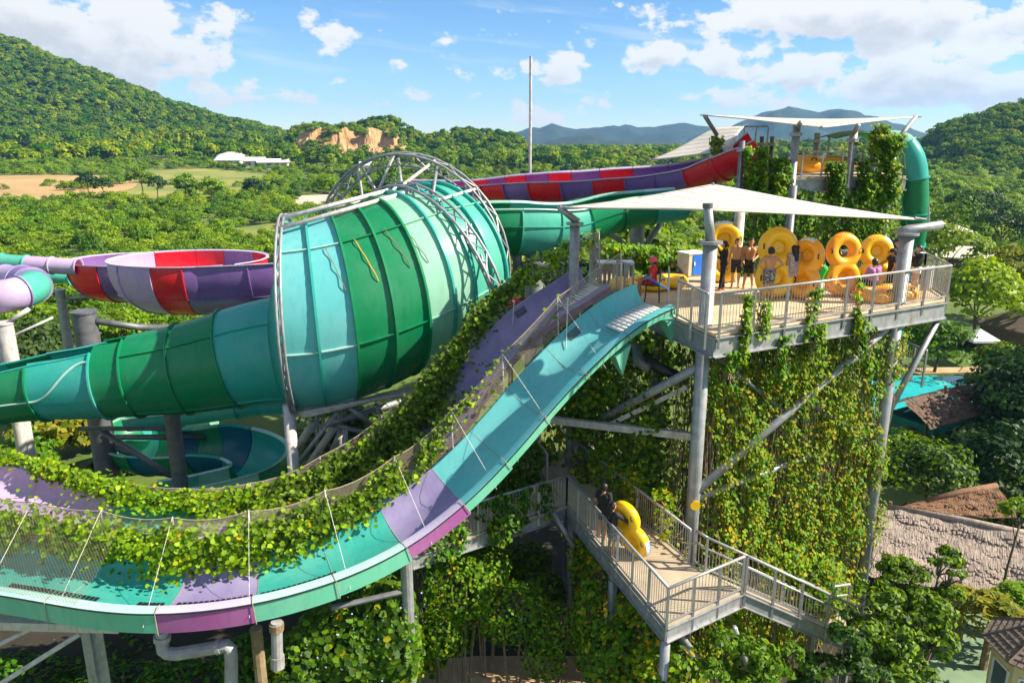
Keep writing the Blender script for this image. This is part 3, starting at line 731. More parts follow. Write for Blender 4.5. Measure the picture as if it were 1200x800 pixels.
# low bushes between the park buildings
pk = [plant_obj('park_bush', 16, 80, (1.1, 1.1, .75), .5, .75, .17, M[k], trunk_r=.05) for k in ('crown', 'crown_dark', 'crown_lime')]
PK_SPOTS = [(1060, 545), (1125, 560), (1172, 556), (1195, 575), (1140, 545), (1075, 520), (1150, 520), (1198, 640), (1170, 668), (1205, 665), (1130, 672), (1100, 676), (1185, 530), (1210, 545), (1230, 600), (1260, 560), (1240, 640), (1280, 520), (1110, 540), (1165, 490), (1200, 505), (1240, 480), (1300, 600), (1215, 440), (1160, 455)]
for i, (a, b_) in enumerate(PK_SPOTS):
    p = at_z(a, b_+8, 0); o = pk[i] if i < 3 else pk[i % 3].copy()
    if i >= 3: COL.objects.link(o)
    tag(o, 'low leafy bush between the thatched roofs and the pool', 'bush', 'low bushes in the park')
    o.location = (p.x, p.y, -.05); o.rotation_euler = (0, 0, random.uniform(0, 6.28)); k = random.uniform(.8, 1.5); o.scale = (k, k, k*random.uniform(.8, 1.2))
# ------------------------------------------------------------------ park buildings, pool
M['thatch'] = surf('weathered_thatch', (.44, .37, .315), .95, 0, .35, 7., .9, 40, stretch=(1, 1, .12), c2=(.24, .18, .155))
M['thatch_brown'] = surf('brown_thatch', (.25, .145, .085), .95, 0, .3, 7., .9, 40, stretch=(1, 1, .15), c2=(.14, .07, .035))
M['thatch_dark'] = surf('dark_thatch', (.17, .105, .07), .95, 0, .3, 7., .9, 40, stretch=(1, 1, .15), c2=(.08, .05, .035))
M['water'] = surf('pool_water', (.03, .42, .46), .06, 0, .12, .6, .12, 2.2)
M['tealwall'] = surf('green_painted_wall', (.02, .27, .22), .6, 0, .25, 1.2)
M['cream'] = surf('cream_render', (.62, .50, .29), .7, 0, .1, 1.5, .05, 20)
M['roof_brown'] = surf('brown_shingles', (.155, .115, .095), .8, 0, .3, 5., .2, 20)
M['roof_pale'] = surf('pale_metal_roof', (.58, .50, .40), .6, 0, .08, .8)
M['yard'] = surf('painted_green_yard', (.16, .24, .15), .75, 0, .2, .8, .05, 12)
M['glass'] = surf('dark_window_glass', (.10, .14, .17), .08, 0, .1, 1.)
M['wood'] = surf('weathered_timber', (.17, .11, .065), .85, 0, .3, 6., .2, 20)
flat('pool', [(1020, 446), (1060, 440), (1128, 440), (1150, 462), (1156, 500), (1100, 530), (1030, 530)], M['water'], z=.05)
flat('painted_yard', [(1040, 840), (1100, 760), (1120, 690), (1200, 660), (1330, 700), (1330, 900), (1100, 900)], M['yard'], z=.03)
flat('sand_path', [(440, 812), (470, 775), (560, 768), (680, 768), (700, 800), (690, 830), (480, 830)], M['sand'], z=.03)
flat('sand_path', [(1060, 431), (1190, 429), (1200, 435), (1060, 438)], M['sand'], z=.06)
flat('dark_soil_bed', [(-80, 830), (-40, 690), (300, 600), (520, 560), (760, 560), (1010, 640), (1060, 760), (1000, 860), (400, 900)], M['soil'], z=.015)

def thatch_face(name, a, b_, c, d, mat, par, rows=14, n=130, tuft=.35):
    """a sloping thatch face, ridge a-b, eave d-c, laid in ragged overlapping courses of straw bundles"""
    mb = MB(); nrm = (b_-a).cross(d-a).normalized()
    if nrm.z < 0: nrm = -nrm
    for r_ in range(rows):
        t0 = r_/rows
        for j in range(n):
            s0, s1 = j/n-.004, (j+1)/n+.004; jag = random.uniform(-.55, .75)/rows; t1 = min(1.04, (r_+1.5)/rows+jag)
            wob = .07*fbm(s0*7, r_*.35, 2.) + .12*fbm(s0*2.2, t0*2.5, 5.); lift = random.uniform(.004, .018)
            p0, p1 = a.lerp(b_, s0).lerp(d.lerp(c, s0), t0), a.lerp(b_, s1).lerp(d.lerp(c, s1), t0)
            sk = random.uniform(-.006, .006); q0, q1 = a.lerp(b_, s0+sk).lerp(d.lerp(c, s0+sk), t1), a.lerp(b_, s1+sk).lerp(d.lerp(c, s1+sk), t1); m0 = p0.lerp(p1, .5); m1 = q0.lerp(q1, .5)
            mb.add([p0+nrm*wob, m0+nrm*(wob+lift), p1+nrm*wob, q0+nrm*(wob+.01), m1+nrm*(wob+lift*.9+.015), q1+nrm*(wob+.01), (q0+q1)/2-nrm*.03], [(0, 3, 4, 1), (1, 4, 5, 2), (3, 6, 4), (4, 6, 5)])
    o = mb.build(name, mat, par); o['kind'] = 'stuff'; return o
def thatch_roof(label, ridge_a, ridge_b, eave_b, eave_a, mat, back=2.2, h=1.4, wallz=0., rows=14):
    t = thing('thatched_roof', label, 'roof', (ridge_a.x, ridge_a.y, 0))
    thatch_face('thatch', ridge_a, ridge_b, eave_b, eave_a, mat, t, rows)
    off = (ridge_b-ridge_a).cross(Vector((0, 0, 1))).normalized()
    if off.y < 0: off = -off
    ba = ridge_a+off*back-Vector((0, 0, h)); bb = ridge_b+off*back-Vector((0, 0, h))
    thatch_face('thatch', ridge_b, ridge_a, ba, bb, mat, t, 6, 24)
    mb = MB(); mb.tube([ridge_a-Vector((0, 0, .03)), ridge_a.lerp(ridge_b, .5)+Vector((0, 0, .05)), ridge_b-Vector((0, 0, .03))], .13, 8); mb.build('ridge_roll', mat, t, smooth=True)
    mb = MB()
    for k in range(5):
        p = eave_a.lerp(eave_b, .06+.22*k) + off*.35; mb.tube([(p.x, p.y, wallz-1), (p.x, p.y, p.z+.25)], .07, 6)
    mb.build('post', M['wood'], t)
    return t
thatch_roof('long weathered grey thatched roof beside the creeper wall', at_z(1034, 592, 2.9), at_z(1240, 632, 3.0), at_z(1240, 715, 1.4), at_z(1018, 672, 1.5), M['thatch'], rows=20, wallz=.5)
thatch_roof('reddish brown thatched roof behind the grey thatch', at_z(1086, 586, 2.5), at_z(1168, 568, 3.0), at_z(1192, 606, 2.2), at_z(1040, 598, 2.2), M['thatch_brown'], rows=12, back=1.5, h=1.)

def pool_hut():
    a = at_z(1047, 528, .05); t = thing('pool_hut', 'green walled hut with brown thatch roof standing in the pool', 'hut', a)
    c = at_z(1092, 512, .05); ax = (at_z(1128, 500, .05)-at_z(1052, 522, .05)); L_ = ax.length*1.0; ax.normalize(); sd = Vector((-ax.y, ax.x, 0))
    w = 1.5; mb = MB()
    def P(i, j, z): return c + ax*(i*L_/2) + sd*(j*w) + Vector((0, 0, z))
    rot = Matrix((ax, sd, Vector((0, 0, 1)))).transposed()
    mb.box(P(.1, 0, .75), (L_*.9, 2*w, 1.6), rot); mb.build('wall', M['tealwall'], t)
    mb = MB()
    for i, j in ((-.98, -.95), (-.98, .95), (.98, -.95), (.98, .95), (-.3, -.97)): mb.beam(P(i, j, 0), P(i, j, 2.35), .12, .12)
    mb.beam(P(-.98, -.95, 1.25), P(-.98, .95, 1.25), .08, .08); mb.build('post', M['wood'], t)
    ra, rb = P(-1.05, 0, 2.85), P(1.05, 0, 2.85)
    thatch_face('thatch', ra, rb, P(1.1, -1.25, 1.85), P(-1.1, -1.25, 1.85), M['thatch_dark'], t, 9, 26)
    thatch_face('thatch', rb, ra, P(-1.1, 1.25, 1.85), P(1.1, 1.25, 1.85), M['thatch_dark'], t, 6, 20)
pool_hut()

def kiosk():
    c = Vector((15.75, 19.1, 0)); t = thing('kiosk', 'cream kiosk with brown shingled hipped roof in the bottom corner', 'kiosk', c)
    n = 8; Rr = 1.62; Rw = 1.32
    ang = [2*PI*(k+.5)/n for k in range(n)]
    mb = MB(); mb.prism([(c.x+Rw*math.cos(a), c.y+Rw*math.sin(a)) for a in ang], 0, 2.55); mb.build('wall', M['cream'], t)
    mb = MB(); mb.prism([(c.x+(Rw+.05)*math.cos(a), c.y+(Rw+.05)*math.sin(a)) for a in ang], 0, .22); mb.build('plinth', M['yard'], t)
    for k in range(n):
        a = (ang[k]+ang[(k+1) % n])/2 if k < n-1 else ang[k]+PI/n
        d = Vector((math.cos(a), math.sin(a), 0)); s = Vector((-d.y, d.x, 0)); ap = Rw*math.cos(PI/n)
        rot = Matrix((d, s, Vector((0, 0, 1)))).transposed()
        f_ = MB()
        for q in (-.33, .33): f_.box(c + d*(ap+.01) + s*q + Vector((0, 0, 1.62)), (.05, .06, .96), rot)
        for q in (1.17, 2.07): f_.box(c + d*(ap+.012) + Vector((0, 0, q)), (.05, .71, .06), rot)
        w_ = f_.build('window', M['white'], t)
        MB().box(c + d*(ap+.004) + Vector((0, 0, 1.62)), (.014, .62, .86), rot).build('pane', M['glass'], w_)
        for rr in range(9):    # courses of shingles on this face of the roof
            t0, t1 = rr/9, (rr+1.12)/9
            def Q(tt, ss, up): # tt 0 apex .. 1 eave
                r_ = Rr*tt*math.cos(PI/n); hw = r_*math.tan(PI/n)*ss
                return c + d*r_ + s*hw + Vector((0, 0, 3.55 - .98*tt + up))
            nsh = max(1, int(1+rr*.75))
            for q in range(nsh):
                s0, s1 = -1+2*q/nsh+.02, -1+2*(q+1)/nsh-.02; up = random.uniform(.0, .012)
                sm = MB(); sm.add([Q(t0, s0, .0), Q(t0, s1, .0), Q(t1, s1, .035+up), Q(t1, s0, .035+up), Q(t1, s0, .005), Q(t1, s1, .005)], [(0, 3, 2, 1), (3, 4, 5, 2)])
                sm.build('shingle', M['roof_brown'], t)
        hm = MB(); e = ang[k]; hm.tube([c+Vector((0, 0, 3.58)), c+Vector((Rr*math.cos(e), Rr*math.sin(e), 2.60))], .04, 5); hm.build('hip_ridge', M['roof_brown'], t)
    mb = MB(); mb.prism([(c.x+(Rr-.06)*math.cos(a), c.y+(Rr-.06)*math.sin(a)) for a in ang], 2.52, 2.56); mb.build('eave_board', M['cream'], t)
kiosk()

def building(label, name, c, size, rotz, roof, wallm, rise, over=.5, hip=True, nwin=4):
    t = thing(name, label, 'building', c); L_, W, Hh = size; rm = Matrix.Rotation(rotz, 3, 'Z'); c = Vector(c)
    P = lambda x, y, z: c + rm @ Vector((x, y, z))
    mb = MB(); mb.box(P(0, 0, Hh/2), (L_, W, Hh), rm); mb.build('wall', wallm, t)
    mb = MB(); a, b_ = L_/2+over, W/2+over; k = a-b_ if hip else a
    vs = [P(-a, -b_, Hh), P(a, -b_, Hh), P(a, b_, Hh), P(-a, b_, Hh), P(-k, 0, Hh+rise), P(k, 0, Hh+rise)]
    vs += [v - Vector((0, 0, .18)) for v in vs[:4]]
    mb.add(vs, [(0, 1, 5, 4), (1, 2, 5), (2, 3, 4, 5), (3, 0, 4), (6, 7, 1, 0), (7, 8, 2, 1), (8, 9, 3, 2), (9, 6, 0, 3), (9, 8, 7, 6)]); mb.build('roof', roof, t)
    for i in range(nwin):
        x = -L_/2 + L_*(i+.5)/nwin
        w_ = MB().box(P(x, -W/2-.01, Hh*.55), (L_/nwin*.6, .08, Hh*.5), rm).build('window', M['wood'], t)
        MB().box(P(x, -W/2-.04, Hh*.55), (L_/nwin*.5, .06, Hh*.42), rm).build('pane', M['glass'], w_)
    return t
p = at_ground(1142, 322); building('long low building with a pale beige roof among the park trees', 'pavilion', (p.x, p.y, 0), (12, 6, 2.6), R(-22), M['roof_pale'], M['wood'], 1.1, .9)
p = at_ground(1094, 290); building('low building with grey roof partly hidden behind deck corner trees', 'pavilion', (p.x, p.y, 0), (9, 5, 2.6), R(-10), M['roof_pale'], M['wood'], 1.2, .7)
p = at_ground(1194, 408); building('small pavilion with a dark brown hipped roof near the pool', 'pavilion', (p.x, p.y, 0), (4.4, 4.4, 2.0), R(20), M['roof_brown'], M['wood'], 1.5, .6, nwin=2)
M['roof_white'] = surf('white_sheet_roof', (.72, .70, .70), .5, 0, .06, .3)
for (a, b_, L_, lab) in ((303, 195, 18, 'white roofed shed in front of the gravel heap'), (330, 198, 14, 'small white roofed shed right of the gravel heap'), (272, 197, 12, 'low white shed at the left foot of the gravel heap'), (455, 199, 16, 'long pale shed below the quarry face')):
    p = at_ground(a, b_); building(lab, 'shed', (p.x, min(p.y, 380), hgt(p.x, min(p.y, 380))), (L_, 9, 3.6), R(random.uniform(-12, 12)), M['roof_white'], M['palerock'], 1.6, .6, hip=False)
def parasol():
    p = at_ground(1142, 428); t = thing('parasol', 'white square parasol standing by the pool', 'parasol', (p.x, p.y, 0))
    mb = MB(); r_ = 1.5; zt = 2.9; ze = 2.2
    pts = [(p.x+r_*math.cos(a), p.y+r_*math.sin(a), ze) for a in [PI/4+k*PI/2 for k in range(4)]]
    mb.add([(p.x, p.y, zt)]+pts+[(q[0], q[1], ze-.18) for q in pts], [(0, 1, 2), (0, 2, 3), (0, 3, 4), (0, 4, 1)]+[(1+k, 5+k, 5+(k+1) % 4, 1+(k+1) % 4) for k in range(4)])
    mb.build('canopy', M['white'], t, solid=.02); MB().tube([(p.x, p.y, 0), (p.x, p.y, zt-.05)], .03, 6).build('pole', M['wood'], t)
parasol()
def fern(label, pxc, Y, r, n, mat):
    c = at_y(pxc[0], pxc[1], Y); t = thing('fern_plant', label, 'plant', (c.x, c.y, 0)); cen = []; nr = []; mb = MB()
    for k in range(n):
        a = random.uniform(0, 2*PI); el = random.uniform(.3, 1.25); L_ = r*random.uniform(.7, 1.15); pr = []
        for i in range(9):
            s = i/8; q = Vector((math.cos(a)*math.cos(el)*L_*s, math.sin(a)*math.cos(el)*L_*s, math.sin(el)*L_*s - .8*L_*s*s)) + c; pr.append(q)
            if i:
                sd = Vector((-math.sin(a), math.cos(a), 0))
                for w in (-1, 1):
                    for g in (.35, .75): cen.append(q + sd*(w*g*.22*r*(1-.75*s))); nr.append((0, 0, 1))
        mb.tube(pr, .012, 4, False)
    mb.tube([(c.x, c.y, 0), c], [.13, .09], 7)
    mb.build('stem', M['stem'], t); leaves('foliage', cen, .24*r, mat, t, nr, .35, aspect=.35)
fern('golden green cycad with arching fronds beside the kiosk', (1165, 712), 21.5, 1.35, 60, M['crown_gold'])
fern('second cycad, greener, at the right frame edge above the kiosk', (1200, 698), 22.4, 1.3, 54, M['crown_lime'])
fern('small cycad against the front tree under the thatch', (1132, 700), 22.8, 1.1, 44, M['crown_gold'])
# ------------------------------------------------------------------ swept channels
def prof_panel(mb, frs, t0, t1, prof, thick=.04, nt=8):
    k = len(prof); nn = []
    for i in range(k):
        a = prof[max(i-1, 0)]; b_ = prof[min(i+1, k-1)]; d = Vector((b_[0]-a[0], b_[1]-a[1])).normalized(); nn.append((-d.y, d.x))
    loop = [p for p in prof] + [(prof[i][0]-nn[i][0]*thick, prof[i][1]-nn[i][1]*thick) for i in reversed(range(k))]
    rows = []
    for i in range(nt+1):
        f = lerpfr(frs, t0+(t1-t0)*i/nt); rows.append([f.c + f.h*s + f.u*u for s, u in loop])
    mb.grid(rows, close=True); n = len(loop); o = mb.n - n*(nt+1)
    for e, rv in ((0, 1), (nt, 0)):
        for i in range(k-1):
            q = [o+e*n+i, o+e*n+i+1, o+e*n+n-2-i, o+e*n+n-1-i]; mb.f.append(tuple(q if rv else reversed(q))); mb.m.append(mb.cur)
    return mb
def mp(s, u): return (s*.75-.10, u*.80)
def at_su(f, s, u):
    s, u = mp(s, u); return f.c + f.h*s + f.u*u
def t_at_px(frs, px):
    best = min(((abs(px_of(lerpfr(frs, i/400).c)[0]-px), i/400) for i in range(401))); return best[1]
CH = [(-.985, .40), (-.93, .25), (-.82, .13), (-.62, .05), (-.3, .005), (0, .0), (.3, .015), (.58, .07), (.80, .18), (.95, .36), (1.03, .58), (1.08, .86)]
def open_slide(t, frs, secs, far_h=.86):
    ch = [mp(*p) for p in CH[:-1] + [(1.08, far_h)]]
    for (a, b_, k, rim, sk) in secs:
        e = .00015; nt = max(4, int((b_-a)*90)); dp = .10-.46*smooth01(.12, .5, (a+b_)/2)
        s = prof_panel(MB(), frs, a+e, b_-e, ch, .035, nt).build('channel_section', M[k], t, auto=55)
        prof_panel(MB(), frs, a+e, b_-e, [mp(-1.34, .36), mp(-1.13, .42), mp(-.985, .412)], .03, nt).build('rim', M[rim], s, auto=35)
        prof_panel(MB(), frs, a+e, b_-e, [mp(-1.30, dp), mp(-1.33, .32)], .03, nt).build('skirt', M[sk], s, auto=35)
        prof_panel(MB(), frs, a+e, b_-e, [mp(1.09, far_h+.012), mp(1.19, far_h+.0)], .025, nt).build('far_rim', M[rim], s, auto=35)
        m_ = MB(); f = lerpfr(frs, b_)
        m_.tube([at_su(f, s_, u_) for s_, u_ in ((-1.36, dp-.03), (-1.375, .38), (-1.13, .46), (-.98, .44))], .011, 5); m_.build('joint_flange', M['rope'], s)
        MB().tube([at_su(f, s_, u_+.012) for s_, u_ in CH], .006, 4, False).build('joint_line', M['rope'], s)
def drain(t, frs, a, b_, s0=-.34):
    mb = MB(); n = max(6, int((b_-a)*lerp_len(frs)/.125))
    for i in range(n):
        q = a+(b_-a)*(i+.5)/n; f = lerpfr(frs, q); d = f.h.cross(f.u)
        for w in (0, 1): q_ = at_su(f, s0-.05+.1*w, .045); mb.beam(q_-d*.048, q_+d*.048, .062, .014, f.u)
    mb.build('drain_slots', M['black'], t)['kind'] = 'stuff'
def lerp_len(frs): return sum((frs[i+1].c-frs[i].c).length for i in range(len(frs)-1))
def net_mesh(t, rows, cell, mat, name='net', w=.0085):
    """rows: function (s in metres index i, j) given as grid corners; twine drawn as thin bars along both diagonals"""
    mb = MB(); A = np.array([[tuple(p) for p in r] for r in rows])       # (n, m, 3)
    n, m_ = A.shape[:2]; V = A.reshape(-1, 3)
    i, j = np.meshgrid(np.arange(n-1), np.arange(m_-1), indexing='ij'); i = i.ravel(); j = j.ravel()
    e = np.concatenate([np.stack([i*m_+j, (i+1)*m_+j+1], 1), np.stack([(i+1)*m_+j, i*m_+j+1], 1)])
    a, b_ = V[e[:, 0]], V[e[:, 1]]; d = b_-a; L_ = np.linalg.norm(d, axis=1, keepdims=True); d /= L_+1e-9
    q = np.cross(d, np.array([.3, .9, .2])); q /= np.linalg.norm(q, axis=1, keepdims=True); r = np.cross(d, q)
    offs = [(1, 0), (-.5, .866), (-.5, -.866)]
    vs = np.stack([p + (q*x + r*y)*w/2 for p in (a, b_) for x, y in offs], 1).reshape(-1, 3)
    base = (np.arange(len(e))*6)[:, None, None]
    fs = (np.array([[0, 1, 4, 3], [1, 2, 5, 4], [2, 0, 3, 5]])[None] + base).reshape(-1, 4)
    o0 = np.array(world_loc(t)); V = vs-o0; nf = len(fs); me = bpy.data.meshes.new(name)
    me.vertices.add(len(V)); me.vertices.foreach_set('co', V.ravel()); me.loops.add(nf*4); me.loops.foreach_set('vertex_index', fs.ravel().astype(np.int32))
    me.polygons.add(nf); me.polygons.foreach_set('loop_start', (np.arange(nf)*4).astype(np.int32)); me.polygons.foreach_set('loop_total', np.full(nf, 4, np.int32))
    me.update(calc_edges=True); me.materials.append(mat); o = bpy.data.objects.new(name, me); COL.objects.link(o); o.parent = t; o['kind'] = 'stuff'; return o
def side_net(t, frs, a, b_, s0=1.13, u0=.95, hgt_=1.0, lean=.12, cell=.10, post_every=2.4, stays=True, sag=.1, w=.0085, hq=lambda q: 1.0):
    L_ = lerp_len(frs)*(b_-a); n = int(L_/cell); m_ = int(hgt_/cell)
    npst = max(2, int(round(L_/post_every))+1)
    def P(q, v):
        f = lerpfr(frs, a+(b_-a)*q); k = (q*(npst-1)) % 1.0; sg = sag*4*k*(1-k)*v
        return at_su(f, s0, u0) + f.h*(lean*v) + Vector((0, 0, 1))*((v*hgt_-sg)*hq(q))
    net_mesh(t, [[P(i/n, j/m_) for j in range(m_+1)] for i in range(n+1)], cell, M['rope'], w=w)
    MB().tube([P(i/60, 1) for i in range(61)], .014, 5).build('top_rope', M['rope'], t)
    for i in range(npst):
        q = i/(npst-1); p0, p1 = P(q, 0), P(q, 1.03)
        MB().tube([p0-Vector((0, 0, .25)), p1], .022, 6).build('net_post', M['steel_pale'], t)
        if stays and i not in (0,):
            f = lerpfr(frs, a+(b_-a)*q); MB().tube([p1, at_su(f, -1.38, -.1)], .0065, 5, False).build('stay_rope', M['cable'], t)
    return P

# front slide: from the upper deck down and away to the left
fp = [(5.05, 22.85, 12.12), (4.4, 22.5, 12.10), (3.5, 22.05, 11.80), (2.6, 21.61, 11.24), (1.7, 21.17, 10.52), (.8, 20.73, 9.66), (-.1, 20.29, 8.72), (-1, 19.85, 7.86), (-1.9, 19.41, 7.16), (-2.85, 18.95, 6.6),
      (-4.2, 18.25, 6.12), (-5.6, 17.65, 5.86), (-7, 17.25, 5.72), (-8.5, 17.1, 5.64), (-10, 17.2, 5.64), (-12, 17.6, 5.70), (-14.5, 18.2, 5.76), (-18.5, 19.2, 6.3), (-22, 20.1, 7.3)]
FS = path_frames([(x, y, z, 1.) for x, y, z in fp], 160)
front = thing('water_slide', 'front open slide, turquoise with two purple sections, curving down to the left', 'water slide', (-3, 18.9, 0))
ta, tb, tc_, td = (t_at_px(FS, k) for k in (533, 464, 303, 205)); t_s = t_at_px(FS, 766)
def cuts(a, b_, n): return [(a+(b_-a)*i/n, a+(b_-a)*(i+1)/n) for i in range(n)]
secs = [(a, b_, 'cyan', 'cyan', 'seafoam') for a, b_ in cuts(t_s, ta, 5)] + [(ta, tb, 'purple', 'rim_purple', 'magenta')] + [(a, b_, 'teal', 'rim', 'seafoam') for a, b_ in cuts(tb, tc_, 2)] + [(tc_, td, 'purple', 'rim_purple', 'magenta')] + [(a, b_, 'teal', 'rim', 'seafoam') for a, b_ in cuts(td, 1, 5)]
open_slide(front, FS, secs)
for a, b_ in ((393, 306), (300, 212), (200, 172), (128, 24), (4, -60)): drain(front, FS, t_at_px(FS, a), t_at_px(FS, b_))
def rollers(t, frs, a, b_, n=11):
    for i in range(n):
        f = lerpfr(frs, a+(b_-a)*i/(n-1)); MB().tube([at_su(f, -.5, .10), at_su(f, .6, .12)], .055, 8).build('roller', M['white'], t, smooth=True)
rollers(front, FS, t_s+.002, t_at_px(FS, 722))
FNET = side_net(front, FS, t_at_px(FS, 752), .93, post_every=2.35, hgt_=1.05, cell=.075, w=.0115)
# the tent of netting over its far left end
na, nb = t_at_px(FS, 128), .97
def tent(q, v):
    f = lerpfr(FS, na+(nb-na)*q); return (at_su(f, 1.15, .9)+f.h*.12+Vector((0, 0, 1.02))).lerp(at_su(f, -1.25, .44), v) - Vector((0, 0, .18*math.sin(PI*v)))
n_ = int(lerp_len(FS)*(nb-na)/.1)
net_mesh(front, [[tent(i/n_, j/26) for j in range(27)] for i in range(n_+1)], .1, M['rope'], w=.0065)
def hatch(t, frs, px):
    f = lerpfr(frs, t_at_px(frs, px)); d = f.h.cross(f.u); c = at_su(f, 1.02, .56)
    rot = Matrix((d, f.h, f.u)).transposed(); MB().box(c-f.h*.03, (.42, .03, .26), rot).build('access_hatch', M['steel_dark'], t)
    MB().tube([at_su(f, 1.1, 1.)+Vector((0, 0, .8)), at_su(f, .9, .35)-d*.5], .015, 5).build('hatch_stay', M['cable'], t)
hatch(front, FS, 694)
# black hose clipped under the near rim
MB().tube([(lambda f: at_su(f, -1.36, .33))(lerpfr(FS, t_s+(.86-t_s)*i/120)) for i in range(121)], .016, 5).build('hose', M['black'], front)
f = lerpfr(FS, t_s+.004)
MB().tube([at_su(f, -1.33, .38), at_su(f, -1.33, -.1)], .02, 5).build('end_flange', M['seafoam'], front)
# drain boxes and pipe stubs under the upper end
for px in (778, 708):
    f = lerpfr(FS, max(t_s, t_at_px(FS, px))); d = f.h.cross(f.u); mb = MB()
    a, b_ = at_su(f, -1.30, -.08)+d*.25, at_su(f, -1.30, -.08)-d*.35
    mb.add([a, b_, (a+b_)/2+Vector((0, 0, -.75)), a+f.h*.5, b_+f.h*.5, (a+b_)/2+Vector((0, 0, -.75))+f.h*.12], [(0, 1, 2), (3, 5, 4), (0, 2, 5, 3), (1, 4, 5, 2), (0, 3, 4, 1)]); mb.build('drain_box', M['seafoam'], front)

# second slide, beyond it
sp = [(3.6, 26.1, 12.12), (2.9, 25.8, 12.10), (1.95, 25.3, 11.62), (1.02, 24.85, 11.14), (.12, 24.41, 10.5), (-.78, 23.97, 9.55), (-1.68, 23.53, 8.4), (-2.58, 23.09, 7.4), (-3.48, 22.65, 6.75), (-4.4, 22.2, 6.3),
      (-5.8, 21.45, 5.95), (-7.2, 20.9, 5.75), (-8.6, 20.5, 5.66), (-10.1, 20.35, 5.66), (-11.6, 20.45, 5.74), (-13.6, 20.85, 5.95), (-16.1, 21.45, 6.3), (-20, 22.4, 7.0), (-24, 23.4, 8.0)]
SS = path_frames([(x, y, z, 1.) for x, y, z in sp], 160)
second = thing('water_slide', 'second open slide, purple, running beyond the front slide under creepers', 'water slide', (-4, 22.4, 0))
s0 = t_at_px(SS, 697); s1 = t_at_px(SS, 470); s2 = t_at_px(SS, 330); s3 = t_at_px(SS, 230); s4 = t_at_px(SS, 120)
secs = [(a, b_, 'purple', 'purple', 'magenta') for a, b_ in cuts(s0, s1, 6)] + [(s1, s2, 'teal', 'rim', 'seafoam'), (s2, s3, 'purple', 'rim_purple', 'magenta'), (s3, s4, 'aqua', 'rim', 'seafoam')] + [(a, b_, 'lilac', 'rim_purple', 'magenta') for a, b_ in cuts(s4, 1, 4)]
open_slide(second, SS, secs)
rollers(second, SS, s0+.002, t_at_px(SS, 660))
SNET = side_net(second, SS, t_at_px(SS, 712), .93, post_every=2.35, hgt_=1.05, stays=False, hq=lambda q: 1-.72*smooth01(.3, .5, q))
hatch(second, SS, 628)

# supports and pipework under the slides
def frame(label, parts, name='slide_support', cat='support', loc=None, group=None):
    t = thing(name, label, cat, loc, group)
    for nm, mb, m_ in parts: mb.build(nm, M[m_], t)
    return t
def Ycol(px, py, Y, r, z0=0, mat='steel', n=14):
    p = at_y(px, py, Y); return MB().tube([(p.x, p.y, z0), (p.x, p.y, p.z)], r, n)
p = at_y(107, 738, 17.3)
col = MB(); col.beam((p.x, p.y, 0), (p.x, p.y, p.z), .26, .03); col.beam((p.x-.145, p.y, 0), (p.x-.145, p.y, p.z), .03, .30); col.beam((p.x+.145, p.y, 0), (p.x+.145, p.y, p.z), .03, .30)
bl = p+Vector((-6, .3, .12)); br = p+Vector((.8, 0, .12))
frame('pale steel column with cantilever beam under the left end of the front slide', [('column', col, 'steel'), ('beam', MB().beam(bl, br, .3, .24), 'steel_pale'),
      ('brace', MB().tube([p+Vector((-.3, 0, -.1)), p+Vector((-3.2, 0, -2.0))], .07, 8), 'steel_pale'), ('brace', MB().tube([p+Vector((-1.6, .1, .0)), p+Vector((-4.4, 0, -1.4))], .06, 8), 'steel_pale')], loc=(p.x, p.y, 0))
p = at_y(476, 658, 18.6)
frame('round grey post under the purple section of the front slide', [('post', MB().tube([(p.x, p.y, 0), (p.x, p.y, p.z)], .17, 14), 'steel'), ('arm', MB().tube([p+Vector((0, 0, -.9)), at_y(388, 712, 17.6)], .08, 8), 'steel_dark')], loc=(p.x, p.y, 0))
p = at_y(300, 735, 17.4)
frame('weathered post wrapped in dry creepers under the front slide', [('post', MB().tube([(p.x, p.y, 0), (p.x, p.y, p.z)], .16, 10), 'stem')], loc=(p.x, p.y, 0))
q = lambda px, py: at_y(px, py, 16.6)
frame('grey drain pipe with two elbows hanging under the front slide', [('pipe', MB().tube([q(190, 738), q(190, 754), q(191, 761), q(196, 765), q(206, 766), q(255, 758), q(266, 756), q(270, 760), q(271, 772), q(271, 800)], .165, 12), 'pipe'), ('collar', MB().tube([q(190, 744), q(190, 750)], .21, 12), 'pipe'), ('collar', MB().tube([q(254, 758), q(259, 757)], .19, 12), 'pipe')], 'drain_pipe', 'pipe', (q(230, 760).x, 16.6, 0))
q = lambda px, py: at_y(px, py, 16.4)
frame('short grey drain pipe capped below the front slide', [('pipe', MB().tube([q(324, 728), q(325, 772)], .14, 12), 'pipe'), ('collar', MB().tube([q(324, 730), q(324, 738)], .18, 12), 'stem'), ('end_cap', MB().tube([q(325, 768), q(325.3, 781)], .175, 12), 'pipe')], 'drain_pipe', 'pipe', (q(325, 760).x, 16.4, 0))

